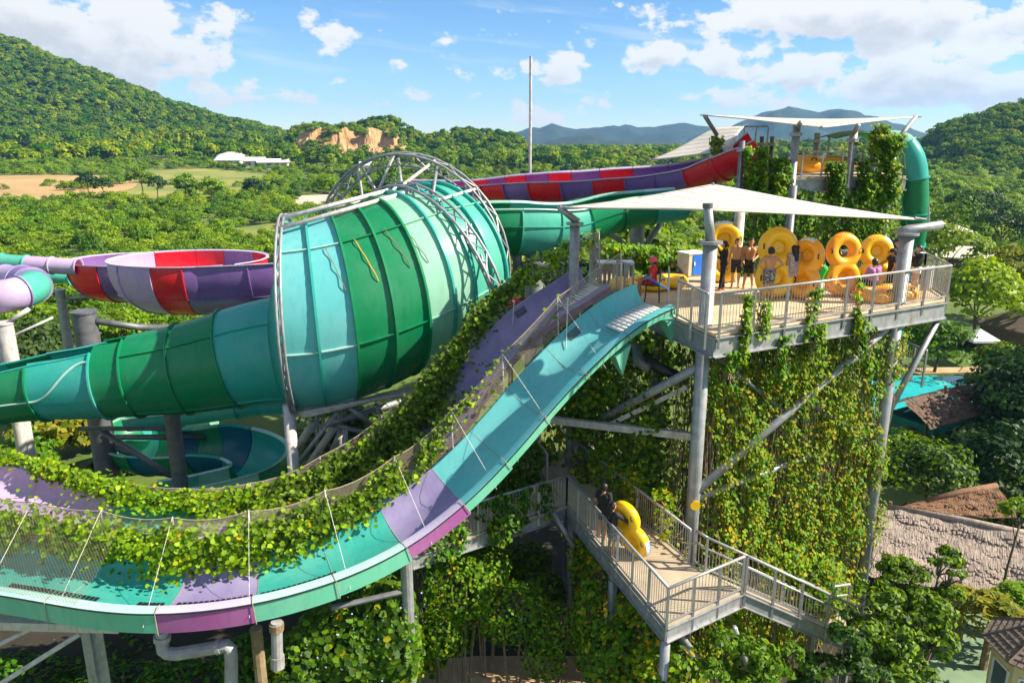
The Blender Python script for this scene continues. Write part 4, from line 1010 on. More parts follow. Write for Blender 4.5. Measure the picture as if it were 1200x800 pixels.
# ------------------------------------------------------------------ the great funnel
c0 = at_y(342.2, 369.7, 27.28); c1 = at_y(524.3, 303.2, 30.14)
def funnel_frames(n=28):
    ax = lambda f, q: Vector((math.cos(R(f))*math.cos(R(q)), math.sin(R(f))*math.cos(R(q)), math.sin(R(q))))
    out = []; d0 = ax(10.5, .6); d1 = ax(50.4, 11.5); L_ = (c1-c0).length
    for i in range(n+1):
        t = i/n
        c = c0*(2*t**3-3*t**2+1) + d0*L_*(t**3-2*t**2+t) + c1*(-2*t**3+3*t**2) + d1*L_*(t**3-t**2)
        phi = R(10.5+39.9*t); til = R(.6+10.9*t)
        a = Vector((math.cos(phi)*math.cos(til), math.sin(phi)*math.cos(til), math.sin(til)))
        h = a.cross(Vector((0, 0, 1))).normalized(); u = h.cross(a)
        out.append(Fr(c, h, u, 3.42-.37*t+.72*t*(1-t)))
    return out
FF = funnel_frames()      # h points to the camera side here
fun = thing('funnel_slide', 'huge green and teal funnel drum lying on its side in the centre', 'water slide', (c0.x+3, c0.y+1, 0))
TT = [0, .13, .27, .42, .56, .68, .79, .90, 1.0]; KK = ['cyan', 'cyan', 'green', 'green', 'pale', 'pale', 'aqua', 'aqua']
for i, k in enumerate(KK):
    for j in range(6):
        th = R(40+60*j); shell_panel(MB(), FF, TT[i]+.001, TT[i+1]-.001, th, th+R(60), 5, 10, .05).build('shell_panel', M[k], fun, auto=40)
for i, t in enumerate(TT):
    k = KK[min(i, len(KK)-1)] if i < 4 else ('teal' if i > 4 else 'green')
    rib(MB(), FF, t, 0, 2*PI, .13 if i not in (0,) else .1, .04, 48).build('ring_flange', M['teal' if k in ('pale', 'aqua', 'cyan') else k], fun, auto=40)
for j in range(6):
    for i in range(8): seam(MB(), FF, R(40+60*j), TT[i]+.006, TT[i+1]-.006, .085, .02).build('seam_flange', M['pale' if i > 3 else ('rim' if i < 2 else 'green')], fun)
# its narrow neck, opening into a channel on the left
npx = [(334, 409, 2.02), (300, 414, 1.92), (255, 424, 1.80), (215, 432, 1.68), (165, 439, 1.54), (125, 444, 1.45), (90, 448, 1.37), (55, 451, 1.28), (0, 459, 1.17), (-60, 466, 1.1), (-160, 476, 1.1)]
np_ = [(*at_y(a, b_, 27.3 - .0035*(334-a)), r) for a, b_, r in reversed(npx)]
NF = path_frames([tuple(p) for p in np_], 60)      # travels to the right; side towards the camera
tpx = lambda k: t_at_px(NF, k)
def neck(a, b_, k, g0, n=6):
    ta_, tb_ = sorted((tpx(a), tpx(b_)))
    if g0 == 0:
        for j in range(4):
            th = R(48+90*j); shell_panel(MB(), NF, ta_+.001, tb_-.001, th, th+R(90), n, 12, .045).build('neck_panel', M[k], fun, auto=40)
            seam(MB(), NF, th, ta_+.004, tb_-.004, .06, .018).build('seam_flange', M[k], fun)
    else:
        for th0, th1 in ((g0, 105), (105, 180), (180, 255), (255, 360-g0)):
            shell_panel(MB(), NF, ta_+.001, tb_-.001, R(th0), R(th1), n, 8, .045).build('neck_panel', M[k], fun, auto=40)
    rib(MB(), NF, tb_, R(max(g0, .01)), R(360-max(g0, .01)), .09, .03, 36).build('ring_flange', M['teal' if k == 'teal' else 'green'], fun)
neck(334, 272, 'teal', 0); neck(272, 215, 'green', 0); neck(215, 160, 'green', 0); neck(160, 125, 'green', 18)
neck(125, 52, 'teal', 34); neck(52, 0, 'green', 44); neck(0, -80, 'teal', 44); neck(-80, -160, 'green', 44)
for g in (1, -1):     # the S-shaped lap on the open section, and rim rails
    pts = []
    for i in range(21):
        s = i/20; f = lerpfr(NF, tpx(124)+(tpx(52)-tpx(124))*s); th = R(48 + 52*smooth01(.05, .95, s))*g; pts.append(f.p(th, .03))
    MB().tube(pts, .045, 6).build('lap_seam', M['rim'], fun)
    MB().tube([lerpfr(NF, tpx(52)+(tpx(-160)-tpx(52))*i/20).p(R(100)*g, .03) for i in range(21)], .035, 6).build('lap_seam', M['rim'], fun)
    MB().tube([lerpfr(NF, tpx(124)+(tpx(-160)-tpx(124))*i/30).p(R(34+10*min(1, i/12))*g, .0) for i in range(31)], .045, 6).build('rim', M['teal'], fun)
# end wall between drum and neck
e0, n0 = FF[0], lerpfr(NF, tpx(332)); mb = MB()
mb.grid([[e0.p(2*PI*j/48, -.03) for j in range(48)], [n0.p(2*PI*j/48, .0) for j in range(48)]], close=True); mb.build('end_wall', M['teal'], fun, auto=60, solid=.04)

def ring_truss(par, f, r_in=.12, wd=.42, ht=.55, n=40, r=.052, arc=(0, 360)):
    a0, a1 = R(arc[0]), R(arc[1]); full = arc == (0, 360); A = [a0+(a1-a0)*i/n for i in range(n if full else n+1)]
    ch = ((r_in+ht, wd/2), (r_in+ht, -wd/2), (r_in, 0)); P = lambda i, k: f.p(A[i % len(A)], *ch[k])
    m_ = len(A); top = MB()
    for k in range(3):
        pts = [P(i, k) for i in range(m_)] + ([P(0, k), P(1, k)] if full else [])
        MB().tube(pts, r, 7, not full).build('ring_tube', M['steel'], par, smooth=True)
    bm_ = MB()
    for i in range(0, m_ if full else m_-1):
        for k, l in ((0, 1), (1, 2), (2, 0)):
            a, b_ = (P(i, k), P(i+1, l)) if i % 2 == 0 else (P(i+1, k), P(i, l)); bm_.tube([a, b_], r*.55, 5, False)
    bm_.build('truss_web', M['steel'], par)['kind'] = 'stuff'
frm = thing('ring_trusses', 'galvanised steel frame of ring trusses round the green funnel drum', 'steel frame', (c0.x+3, c0.y+1, 0))
def own_ring(px, py, Y, phi, tilt, r_):
    a = Vector((math.cos(R(phi))*math.cos(R(tilt)), math.sin(R(phi))*math.cos(R(tilt)), math.sin(R(tilt)))); h = a.cross(Vector((0, 0, 1))).normalized(); return Fr(at_y(px, py, Y), h, h.cross(a), r_)
RB, RC = own_ring(501, 340, 29.7, 44, 14.8, 3.95), own_ring(481, 306, 30.9, 68, 6, 3.85)
ring_truss(frm, FF[0], .05, .16, .26, n=28, r=.05)
ring_truss(frm, RB, .0, .42, .42)
ring_truss(frm, RC, .05, .45, .45)
def rp(t, th, dr): return lerpfr(FF, t).p(R(th), dr)
for th in (-14, 10, 24):
    pts = [FF[0].p(R(th), .28), RB.p(R(th-14), .25)]; MB().tube(pts, .085, 8).build('purlin', M['steel_pale'], frm, smooth=True)
for th in (-48, -24, 0, 24, 52): MB().tube([RB.p(R(th), .25), RC.p(R(th-2), .3)], .06, 8).build('purlin', M['steel'], frm, smooth=True)
for th in (150, 205): MB().tube([FF[0].p(R(th), .3), RB.p(R(th), .2)], .085, 8).build('purlin', M['steel_pale'], frm, smooth=True)
for th in (-36, -12, 12, 38):
    MB().tube([RB.p(R(th-10), .4), RC.p(R(th+8), .5)], .065, 6).build('brace', M['steel_pale'], frm)
for th in (40, 75, 110, -60): MB().tube([RB.p(R(th), .05), rp(.86, th, .02)], .05, 6).build('bracket', M['steel'], frm)
pb = at_y(338, 474, 25.4)
MB().tube([(pb.x, pb.y, 0), pb], .21, 14).build('column', M['steel_pale'], frm, smooth=True)
MB().tube([at_y(352, 487, 25.6), at_y(480, 457, 27.6)], .13, 10).build('beam', M['steel_pale'], frm, smooth=True)
for a, b_, Ya, Yb, r_ in ((( 348, 545), (395, 482), 26, 26.4, .09), ((410, 478), (440, 500), 26.6, 27.5, .08), ((375, 500), (470, 470), 28, 29, .12), ((395, 498), (432, 508), 28, 28, .1), ((362, 545), (392, 500), 28.6, 28, .15),
                          ((398, 470), (398, 560), 28.5, 28.5, .1), ((372, 475), (372, 560), 29.5, 29.5, .08), ((345, 530), (368, 495), 29, 28, .16), ((385, 540), (400, 505), 29, 28.4, .13), ((440, 474), (452, 490), 27.5, 28, .08), ((405, 500), (405, 560), 27, 27, .09)):
    MB().tube([at_y(*a, Ya), at_y(*b_, Yb)], r_, 8).build('brace', M['steel' if r_ < .13 else 'steel_pale'], frm, smooth=True)
# orange strap and loose lines on the drum
for k in range(4):
    a = [(.33, 40), (.47, 38), (.2, 41), (.55, 39)][k]
    MB().tube([rp(a[0]+.004*i, a[1]+i*2.2, .06+.03*math.sin(i*1.3)) for i in range(14)], .016, 5).build('hanging_line', M['orange' if k in (0,) else 'stem'], fun)

# ------------------------------------------------------------------ other slides
def tube_slide(label, pts, n, cols, full=True, g=(75, 75), rib_w=.07, cat='water slide', name='tube_slide', rib_mat=None, seams=(), rims=None, roll=None, ridge=True):
    fr = path_frames(pts, n, roll); t = thing(name, label, cat, (pts[len(pts)//2][0], pts[len(pts)//2][1], 0)); k = len(cols)
    for i, c in enumerate(cols):
        a, b_ = i/k, (i+1)/k
        if full: shell_panel(MB(), fr, a+.001, b_-.001, 0, 2*PI, 8, 28, .05).build('tube_section', M[c], t, auto=40); rib(MB(), fr, b_, 0, 2*PI, rib_w, .03, 28).build('joint_flange', M[rib_mat or c], t)
        else:
            shell_panel(MB(), fr, a+.0008, b_-.0008, R(g[0]), R(360-g[1]), 8, 22, .05).build('channel_section', M[c], t, auto=40)
            rib(MB(), fr, b_, R(g[0]), R(360-g[1]), rib_w, .03, 24).build('joint_flange', M[rib_mat or c], t)
            for th in (g[0], 360-g[1]):
                rw = []
                for (dr, da) in ((-.04, 0), (-.04, -1), (.13, -1), (.13, 0), (-.04, 0)):
                    rw.append([(lambda f: f.p(R(th) + (da*.05/f.r if th < 180 else -da*.05/f.r), dr))(lerpfr(fr, a+.0008+(b_-a-.0016)*q/8)) for q in range(9)])
                MB().grid(rw).build('rim', M[(rims or {}).get(c, c)], t)
        for th in seams:
            seam(MB(), fr, R(th), a+.003, b_-.003, .06, .02).build('seam_flange', M[rib_mat or c], t)
    return t, fr
def yp(px, py, Y, r): return (*at_y(px, py, Y), r)
RIMS = {'red': 'rim_purple', 'violet': 'rim_purple', 'purple': 'rim_purple', 'lilac': 'rim_purple', 'magenta': 'rim_purple', 'teal': 'rim', 'aqua': 'rim', 'green': 'pale', 'pale': 'rim', 'blue': 'teal', 'cyan': 'rim'}
# red and purple channel high behind the drum (travels right to left)
tube_slide('red and purple open channel slide curving high behind the white sail', [yp(884, 166, 36.5, .98), yp(866, 177, 36.7, .98), yp(846, 188, 37.2, 1.0), yp(824, 197, 38, 1.0), yp(798, 203, 38.8, 1.0), yp(761, 208, 39.8, 1.0), yp(715, 211, 40.6, 1.02), yp(675, 214, 41.2, 1.03), yp(638, 215, 42, 1.03), yp(589, 218, 44, 1.03), yp(536, 223, 47, 1.03), yp(470, 222, 50.5, 1.03)], 90,
           ['red', 'red', 'violet', 'violet', 'red', 'violet', 'red', 'violet', 'red', 'violet', 'red', 'magenta', 'red', 'magenta'], full=False, g=(60, 86), rims=RIMS, name='channel_slide')
# green closed and open sections below it
tube_slide('dark green and pale teal channel slide passing behind the deck', [yp(800, 236, 37, .9), yp(760, 240, 36.5, .95), yp(720, 246, 36, 1.05), yp(680, 258, 35.5, 1.2), yp(650, 262, 35, 1.35), yp(622, 262, 34.6, 1.45), yp(590, 262, 34.3, 1.45), yp(560, 262, 34.2, 1.4)], 70,
           ['teal', 'green', 'green', 'aqua', 'aqua', 'green'], full=False, g=(55, 62), rims=RIMS, name='channel_slide', seams=(270, 90))
tube_slide('teal channel slide glimpsed between the red slide and the sail', [yp(790, 232, 41, .8), yp(750, 233, 41, .8), yp(700, 235, 41, .8), yp(660, 238, 42, .8), yp(620, 240, 43, .8)], 40, ['aqua', 'teal', 'cyan', 'teal'], full=False, g=(62, 80), rims=RIMS, name='channel_slide')
mb = thing('drain_pipe', 'dark pipe legs under the green slide behind the drum', 'pipe', (at_y(610, 300, 34).x, 34, 0))
for a, b_ in (((606, 285), (606, 330)), ((648, 285), (648, 312)), ((606, 313), (648, 308))): MB().tube([at_y(*a, 34), at_y(*b_, 34)], .22, 10).build('pipe', M['steel_dark'], mb, smooth=True)
# red and purple bowl on the left
bc = at_y(222, 322, 40.5)
def helix(c, rx, ry, a0, a1, dz, r, n=14): return [(c.x+rx*math.cos(R(a0+(a1-a0)*i/n)), c.y+ry*math.sin(R(a0+(a1-a0)*i/n)), c.z+dz*(i/n-.5), r) for i in range(n+1)]
bowl_c = at_y(222, 305.5, 41)-Vector((0, 0, .32))
def oval(c, rx, ry, r, a0=0, a1=360, n=24): return [(c.x+rx*math.cos(R(a0+(a1-a0)*i/n)), c.y+ry*math.sin(R(a0+(a1-a0)*i/n)), c.z, r) for i in range(n+1)]
def bowl(label, c, rx, ry, r, cols, a0):
    t, fr = tube_slide(label, oval(c, rx, ry, r, a0, a0+360), 120, cols, full=False, g=(80, 176), rims=RIMS, name='bowl_slide', seams=(122,))
    MB().prism([(c.x+(rx+.25)*math.cos(2*PI*i/24), c.y+(ry+.25)*math.sin(2*PI*i/24)) for i in range(24)], c.z-r-.06, c.z-r+.02).build('bowl_floor', M['violet'], t)
bowl('red and purple striped bowl slide hanging left of the green drum', bowl_c, 1.75, .75, 2.45, ['red', 'violet', 'red', 'red', 'lilac', 'lilac', 'red', 'violet'], -30)
bowl('second red and purple bowl, partly behind the first one', at_y(150, 306, 46)-Vector((0, 0, .28)), 1.4, .6, 2.1, ['lilac', 'red', 'violet', 'red', 'violet', 'red'], 20)
tube_slide('violet trough joining the striped bowl to the slide behind the drum', [(*(bowl_c+Vector(q)), 2.45) for q in ((1.5, -.55, 0), (3., -.5, .05), (4.6, -.3, .12), (6.2, .2, .2))], 20, ['violet', 'violet'], full=False, g=(80, 104), rims=RIMS, name='channel_slide', seams=(122,))
tube_slide('lilac and aqua closed tube entering the bowl from the left edge', [yp(-90, 296, 44, .48), yp(-20, 305, 44, .48), yp(30, 309, 44, .48), yp(92, 313, 44, .48)], 40, ['lilac', 'lilac', 'aqua', 'aqua', 'lilac', 'lilac'], name='tube_slide')
tube_slide('lilac and aqua closed tube bending back at the left edge above a post', [yp(-60, 352, 30.4, .68), yp(-10, 349, 30.4, .68), yp(20, 344, 30.7, .68), yp(38, 337, 31.8, .68), yp(36, 331, 33.6, .68), yp(14, 328, 35, .68), yp(-30, 330, 35.8, .68), yp(-70, 334, 36.4, .68)], 70, ['lilac', 'lilac', 'aqua', 'lilac', 'violet', 'lilac', 'lilac', 'violet', 'lilac'], name='tube_slide', rib_mat='purple')
tube_slide('thin teal tube passing under the lilac tube at the left edge', [yp(-60, 318, 50, .4), yp(0, 320, 50, .4), yp(40, 323, 50, .4), yp(84, 326, 50, .4)], 24, ['teal', 'teal', 'aqua'], name='tube_slide')
# lower green and blue slide under the funnel neck
tube_slide('lower green and blue open slide winding under the funnel neck', [yp(250, 478, 38, 1.25), yp(190, 486, 37.5, 1.25), yp(150, 503, 36, 1.25), yp(160, 522, 33.8, 1.25), yp(205, 526, 32.2, 1.25), yp(250, 522, 31.4, 1.25), yp(288, 528, 31.0, 1.2), yp(306, 540, 30, 1.2), yp(292, 556, 28.8, 1.2), yp(240, 570, 27.6, 1.15), yp(180, 580, 27, 1.1)], 90,
           ['pale', 'teal', 'green', 'aqua', 'green', 'blue', 'green', 'blue', 'teal', 'green', 'pale', 'aqua'], full=False, g=(88, 66), rims=RIMS, name='channel_slide')
tube_slide('teal channel passing behind the bottom edge of the funnel neck', [yp(150, 492, 33, .55), yp(220, 484, 33, .55), yp(300, 474, 33, .55), yp(340, 472, 33, .55)], 24, ['teal', 'aqua', 'teal'], full=False, g=(70, 70), rims=RIMS, name='channel_slide')
# vertical green tube right of the upper tower
gt = [yp(1020, 172, 35.2, .55), yp(1042, 166, 35, .5), yp(1058, 169, 34.8, .5), yp(1067, 181, 34.6, .52), yp(1072, 200, 34.5, .53), yp(1073, 232, 34.5, .54), yp(1071, 262, 34.6, .58), yp(1066, 292, 35, .57), yp(1059, 325, 35.8, .55), yp(1052, 360, 37., .53), yp(1043, 392, 38.5, .5), yp(1030, 414, 40.5, .5)]
tube_slide('tall dark green drop tube right of the creeper clad upper tower', gt, 80, ['pale', 'teal', 'green', 'green', 'teal', 'green', 'teal', 'green', 'teal', 'green'], name='tube_slide', seams=(200,), rib_mat='teal')

def column(label, px, py, Y, r, mat, extra=(), name='slide_column', z0=0.):
    p = at_y(px, py, Y); t = thing(name, label, 'column', (p.x, p.y, z0)); MB().tube([(p.x, p.y, z0), p], r, 18).build('shaft', M[mat], t, auto=40)
    if r > .25: MB().tube([p-Vector((0, 0, .05)), p+Vector((0, 0, .03))], r+.05, 18).build('cap_plate', M[mat], t, auto=40)
    for nm, pts, rr in extra: MB().tube([at_y(*q) for q in pts], rr, 8).build(nm, M[mat], t, smooth=True)
column('thick dark grey column between the bowl and the funnel neck', 98, 365, 33, .52, 'steel_dark', [('arm', [(112, 376, 33), (160, 383, 34), (205, 384, 36)], .16), ('arm', [(112, 512, 33), (240, 512, 33)], .14), ('brace', [(125, 520, 33), (195, 548, 33)], .14)])
column('dark grey column directly under the funnel neck', 201, 482, 27.4, .29, 'steel_dark', [('saddle', [(192, 478, 27), (201, 490, 27.4), (214, 482, 28)], .12), ('arm', [(92, 502, 27.4), (201, 502, 27.4)], .1), ('brace', [(120, 505, 27.4), (198, 556, 27.4)], .12)])
column('pale grey column at the left edge under the lilac tube', 4, 378, 29.8, .34, 'steel_pale', [('bracket', [(2, 385, 29.8), (18, 372, 29.8), (34, 362, 29.9)], .09), ('bracket', [(5, 398, 29.8), (62, 372, 30.5)], .05)])
column('grey column beyond the left edge column under the bowl tube', 70, 340, 45, .28, 'steel', [('arm', [(72, 350, 45), (115, 346, 45)], .1)])
column('short pale column below the end of the open green channel', 18, 480, 29, .2, 'steel_pale')
column('blue grey column carrying the red slide behind the sail', 749, 226, 39, .38, 'steel', [('brace', [(749, 300, 39), (778, 256, 39.5)], .14), ('brace', [(749, 300, 39), (700, 262, 38.5)], .13)])
column('pale column left of the blue grey column behind the sail', 698, 262, 36, .26, 'steel_pale', [('brace', [(698, 290, 36), (662, 262, 35.5)], .1)])
column('grey column under the green slide behind the pipes', 626, 288, 34.4, .42, 'steel')
column('tall thin lamp mast rising behind the red slide into the sky', 622, 66, 47, .085, 'steel_pale', name='mast')
p = at_y(622, 66, 47); 
# ------------------------------------------------------------------ the tower with its decks
ZD, ZL = 12.05, 5.5
V3 = lambda p, z=None: Vector((p[0], p[1], p[2] if z is None else z))
L0, FL, FR, BR = at_z(694, 330, ZD), at_z(837, 391, ZD), at_z(1109, 350, ZD), at_z(1081, 332, ZD)
BL = at_z(708, 318, ZD)
tower = thing('tower', 'steel slide tower with upper deck full of people, clad in creepers', 'tower', (FL.x+3, FL.y+3, 0))
MB().prism([L0, FL, FR, BR, BL], ZD-.09, ZD).build('deck_floor', M['deck'], tower)
dn = Vector((0, 0, -.36)); inn = Vector((-.04, .1, 0))
for a, b_ in ((FL, FR), (L0, FL), (FR, BR), (BR, BL), (BL, L0)):
    m_ = MB(); m_.ibeam(a+dn+Vector((0, 0, -.03)), b_+dn+Vector((0, 0, -.03)), .2, .56, .03); m_.build('edge_beam', M['steel'], tower)
for k in range(1, 8):
    a = FL.lerp(FR, k/8)+inn*2; b_ = BL.lerp(BR, k/8)-inn*2; m_ = MB(); m_.ibeam(a+Vector((0, 0, -.25)), b_+Vector((0, 0, -.25)), .14, .3, .02); m_.build('joist', M['steel_dark'], tower)
# front posts (with bent heads holding the sail), the rear posts, the bracing
def vpost(p, r, z0, z1, name='post', mat='steel', ring=()):
    MB().tube([(p.x, p.y, z0), (p.x, p.y, z1)], r, 18).build(name, M[mat], tower, smooth=True)
    for z in ring:
        MB().tube([(p.x, p.y, z-.04), (p.x, p.y, z+.04)], r+.13, 18).build('post_flange', M[mat], tower, auto=40)
pf = at_z(826, 384, ZD-.1); pf = Vector((pf.x, pf.y, 0))
zf = at_y(832, 284, pf.y).z
vpost(pf, .20, 0, zf, ring=(zf,))
hd = at_y(829, 247, pf.y-.1); MB().tube([(pf.x, pf.y, zf), hd+Vector((0, 0, .12))], [.14, .12], 14).build('post_head', M['steel'], tower, smooth=True)
MB().tube([hd+Vector((0, 0, .08)), hd+Vector((0, 0, .2))], .14, 14).build('head_cap', M['steel_dark'], tower)
pr = at_z(1046, 357, ZD-.1); pr = Vector((pr.x, pr.y-.32, 0)); zr_ = at_y(1058, 274, pr.y).z
vpost(pr, .215, 0, zr_, ring=(zr_,))
armt = at_y(1104, 263, pr.y); MB().tube([(pr.x-.35, pr.y, zr_+.06), (pr.x, pr.y, zr_+.12), armt], [.09, .15, .12], 12).build('sail_arm', M['steel'], tower, smooth=True)
MB().tube([at_y(1088, 262, pr.y), at_y(1088, 240, pr.y)], .025, 6).build('arm_stub', M['steel'], tower)
pm = at_z(672, 340, ZD); zm = at_y(672, 262, pm.y).z
vpost(Vector((pm.x, pm.y, 0)), .17, 0, zm, 'rear_post', 'steel', ring=(zm,))
MB().tube([(pm.x+.1, pm.y, zm+.05), at_y(655, 243, pm.y)], [.13, .10], 10).build('sail_arm', M['steel'], tower, smooth=True)
pb_ = at_z(861, 330, ZD); vpost(Vector((pb_.x, pb_.y, 0)), .18, 0, ZD+3.2, 'rear_post', 'steel_pale')
pc_ = at_z(920, 322, ZD); vpost(Vector((pc_.x, pc_.y, 0)), .15, 0, ZD+3.4, 'rear_post', 'steel_dark')
for px in (690, 780, 960): q = at_z(px, 338, ZD); vpost(Vector((q.x, q.y+.6, 0)), .2, 0, ZD-.6, 'rear_post', 'steel_dark')
zl = lambda a, b_, c, d: (Vector((pf.x+(pr.x-pf.x)*a, pf.y+(pr.y-pf.y)*a-.05, b_)), Vector((pf.x+(pr.x-pf.x)*c, pf.y+(pr.y-pf.y)*c-.05, d)))
for (a, b_, c, d), r_, mt in (((.0, 6.9, .94, 11.3), .15, 'steel'), ((.03, 6.7, .62, 7.4), .10, 'steel'), ((.55, 9.2, 1, 7.2), .07, 'steel_dark'), ((0.02, 11.3, .5, 8.6), .07, 'steel_dark')):
    MB().tube(list(zl(a, b_, c, d)), r_, 10).build('brace', M[mt], tower, smooth=True)
q1 = FR+Vector((-.1, .05, -.6)); MB().tube([q1, Vector((pr.x+.1, pr.y, 8.2))], .1, 10).build('brace', M['steel'], tower, smooth=True)
MB().tube([Vector((pf.x-.1, pf.y+.1, 10.75)), at_y(706, 490, 23.6)], .14, 10).build('brace', M['steel'], tower, smooth=True)
MB().beam(at_y(648, 492, 24.3), at_y(812, 511, 21.2), .2, .22).build('cross_beam', M['steel_pale'], tower)
MB().beam(at_y(715, 497, 23.2), at_y(806, 453, 21.4), .14, .14).build('brace', M['steel_pale'], tower)
MB().tube([at_y(722, 408, 23), at_y(748, 412, 22.6), at_y(768, 428, 22), at_y(800, 444, 21.6)], .17, 10).build('drain_pipe', M['black'], tower, smooth=True)
MB().tube([at_y(746, 402, 22.4), at_y(748, 424, 22.2), at_y(762, 432, 22.0)], .17, 10).build('drain_pipe', M['steel_dark'], tower, smooth=True)
MB().tube([V3(pf, 6.55)+Vector((.02, -.20, 0)), V3(pf, 6.55)+Vector((.02, -.235, 0))], .15, 18).build('number_plate', M['yellow'], tower)
# scaffolding poles inside the creeper wall
for k in range(5): a = .12+.19*k; s, e = zl(a, 0, a, 11.4); MB().tube([s+Vector((0, .25, 0)), e+Vector((0, .25, 0))], .05, 6).build('frame_pole', M['steel_dark' if k % 2 else 'steel_pale'], tower)

# lower landing, walkway, ramp
W = {k: at_z(*v, ZL) for k, v in dict(nl=(781, 733), nr=(869, 693), br=(809, 660), jl=(664, 592), jf=(655, 546), fl=(617, 534), fr_=(655, 532), wl=(425, 668), wl2=(420, 640), j2=(652, 566)).items()}
land = thing('walkway', 'lower steel walkway with sandy floor and landing leading to the ramp', 'walkway', (W['nl'].x, W['nl'].y, 0))
MB().prism([W['nl'], W['nr'], W['br'], W['fr_'], W['fl'], W['jl']], ZL-.06, ZL).build('walkway_floor', M['walk'], land)
jl, wl = W['jl'], W['wl']; dirw = (wl-jl).normalized(); off = Vector((dirw.y, -dirw.x, 0)); off = off if off.y > 0 else -off
wl = jl + dirw*5.6
MB().prism([jl+Vector((.1, 0, 0)), wl, wl+off*1.5, jl+off*1.3+Vector((.3, 0, 0))], ZL-.07, ZL-.004).build('side_floor', M['walk'], land)
b0 = Vector((0, 0, -.26))
for a, b_ in ((W['nl'], W['nr']), (W['jl'], W['nl']), (W['jl'], wl), (W['br'], W['nr']), (W['fr_'], W['br']), (W['fl'], W['jl'])):
    m_ = MB(); m_.ibeam(a+b0, b_+b0, .16, .40, .025); m_.build('edge_beam', M['steel'], land)
for a, b_ in ((jl, W['nl']),):
    for t in (0.02, .5, .97): m_ = a.lerp(b_, t); MB().tube([(m_.x+.15, m_.y+.2, 0), (m_.x+.15, m_.y+.2, ZL-.4)], .13, 10).build('leg', M['steel'], land, smooth=True)
for a, b_ in (((770, 705, 17.2), (835, 795, 17.6)), ((735, 640, 19.6), (812, 770, 17.2)), ((648, 600, 22), (672, 640, 21.6)), ((860, 735, 17.2), (882, 800, 18.4))):
    MB().tube([at_y(*a), at_y(*b_)], .085, 8).build('brace', M['steel'], land, smooth=True)
# ramp
rs0, rs1 = W['nr'], W['br'].lerp(W['nr'], .12)
dr_ = Vector((.93, .22, 0)).normalized()
ra, rb = W['nr'].copy(), W['nr'].lerp(W['br'], .62)
rl = 3.6; drop = 2.05
ramp_t = thing('ramp', 'steel ramp with tan treads descending right from the lower landing', 'ramp', (ra.x, ra.y, 0))
rA, rB = ra+dr_*rl-Vector((0, 0, drop)), rb+dr_*rl-Vector((0, 0, drop))
ntr = 14
for i in range(ntr):
    t0, t1 = i/ntr, (i+1)/ntr; a = ra.lerp(rA, t0); b_ = ra.lerp(rA, t1-.004); c = rb.lerp(rB, t1-.004); d = rb.lerp(rB, t0)
    z = Vector((0, 0, .012)); zz = Vector((0, 0, -.05))
    MB().add([a+z, b_+z, c+z, d+z, a+zz, b_+zz, c+zz, d+zz], [(0, 1, 2, 3), (7, 6, 5, 4), (0, 4, 5, 1), (1, 5, 6, 2), (2, 6, 7, 3), (3, 7, 4, 0)]).build('tread', M['walk'], ramp_t)
for a, b_ in ((ra, rA), (rb, rB)): m_ = MB(); m_.ibeam(a+Vector((0, 0, -.22)), b_+Vector((0, 0, -.22)), .14, .40, .025); m_.build('stringer', M['steel'], ramp_t)
ll = rA+(rA-ra).normalized()*0; MB().prism([rA, rA+dr_*1.1, rB+dr_*1.1, rB], rA.z-.08, rA.z).build('foot_landing', M['walk'], ramp_t)
for p_ in (rA+dr_*1.0, rB+dr_*1.0, rA, rB): MB().tube([(p_.x, p_.y+.08, 0), (p_.x, p_.y+.08, p_.z-.09)], .09, 8).build('leg', M['steel'], ramp_t)

def railing(label, pts, hgt_=1.1, sp=1.25, bal=.115, mid=False, group=None, bars=True, post_r=.035, toe=.1):
    t = thing('railing', label, 'railing', pts[0], group); pts = [Vector(p) for p in pts]
    up = Vector((0, 0, hgt_)); bm_ = MB()
    for i in range(len(pts)-1):
        a, b_ = pts[i], pts[i+1]; L_ = (b_-a).length; n = max(1, round(L_/sp))
        MB().tube([a+up, b_+up], .038, 8).build('top_rail', M['rail'], t, smooth=True)
        MB().beam(a+Vector((0, 0, toe)), b_+Vector((0, 0, toe)), .03, .05).build('bottom_rail', M['rail'], t)
        if mid: MB().tube([a+up*.68, b_+up*.68], .03, 8).build('mid_rail', M['rail'], t, smooth=True)
        for k in range(n+1):
            if i and k == 0: continue
            q = a.lerp(b_, k/n); MB().beam(q-Vector((0, 0, .42)), q+up-Vector((0, 0, .02)), post_r*2, post_r*1.7, (1, 0, 0)).build('post', M['rail'], t)
        if bars:
            nb_ = int(L_/bal)
            for k in range(1, nb_): q = a.lerp(b_, k/nb_); bm_.tube([q+Vector((0, 0, toe)), q+up*(.68 if mid else 1)-Vector((0, 0, .02))], .0095, 4, False)
    if bars: bm_.build('balusters', M['rail'], t)['kind'] = 'stuff'
    return t
e = Vector((0, 0, .0))
PFv = Vector((pf.x, pf.y, ZD))
railing('long grey railing along the sunlit front edge of the upper deck', [FL+Vector((.12, -.02, 0)), FR, BR])
railing('short grey railing between the turquoise slide and the tall post', [at_z(793, 372, ZD), FL+Vector((-.25, -.05, 0))])
railing('grey railing between the two slide mouths on the deck edge', [at_z(722, 343, ZD), at_z(741, 350, ZD)], sp=.6)
railing('grey railing at the back edge of the upper deck', [BR, BR.lerp(BL, .45)], sp=1.6)
railing('grey railing along the walkway beside the couple with the yellow raft', [jl, W['nl'], W['nr']], 1.05, 1.0)
railing('grey railing with creepers on the short side walkway under the front slide', [wl, jl], 1.05, 1.15)
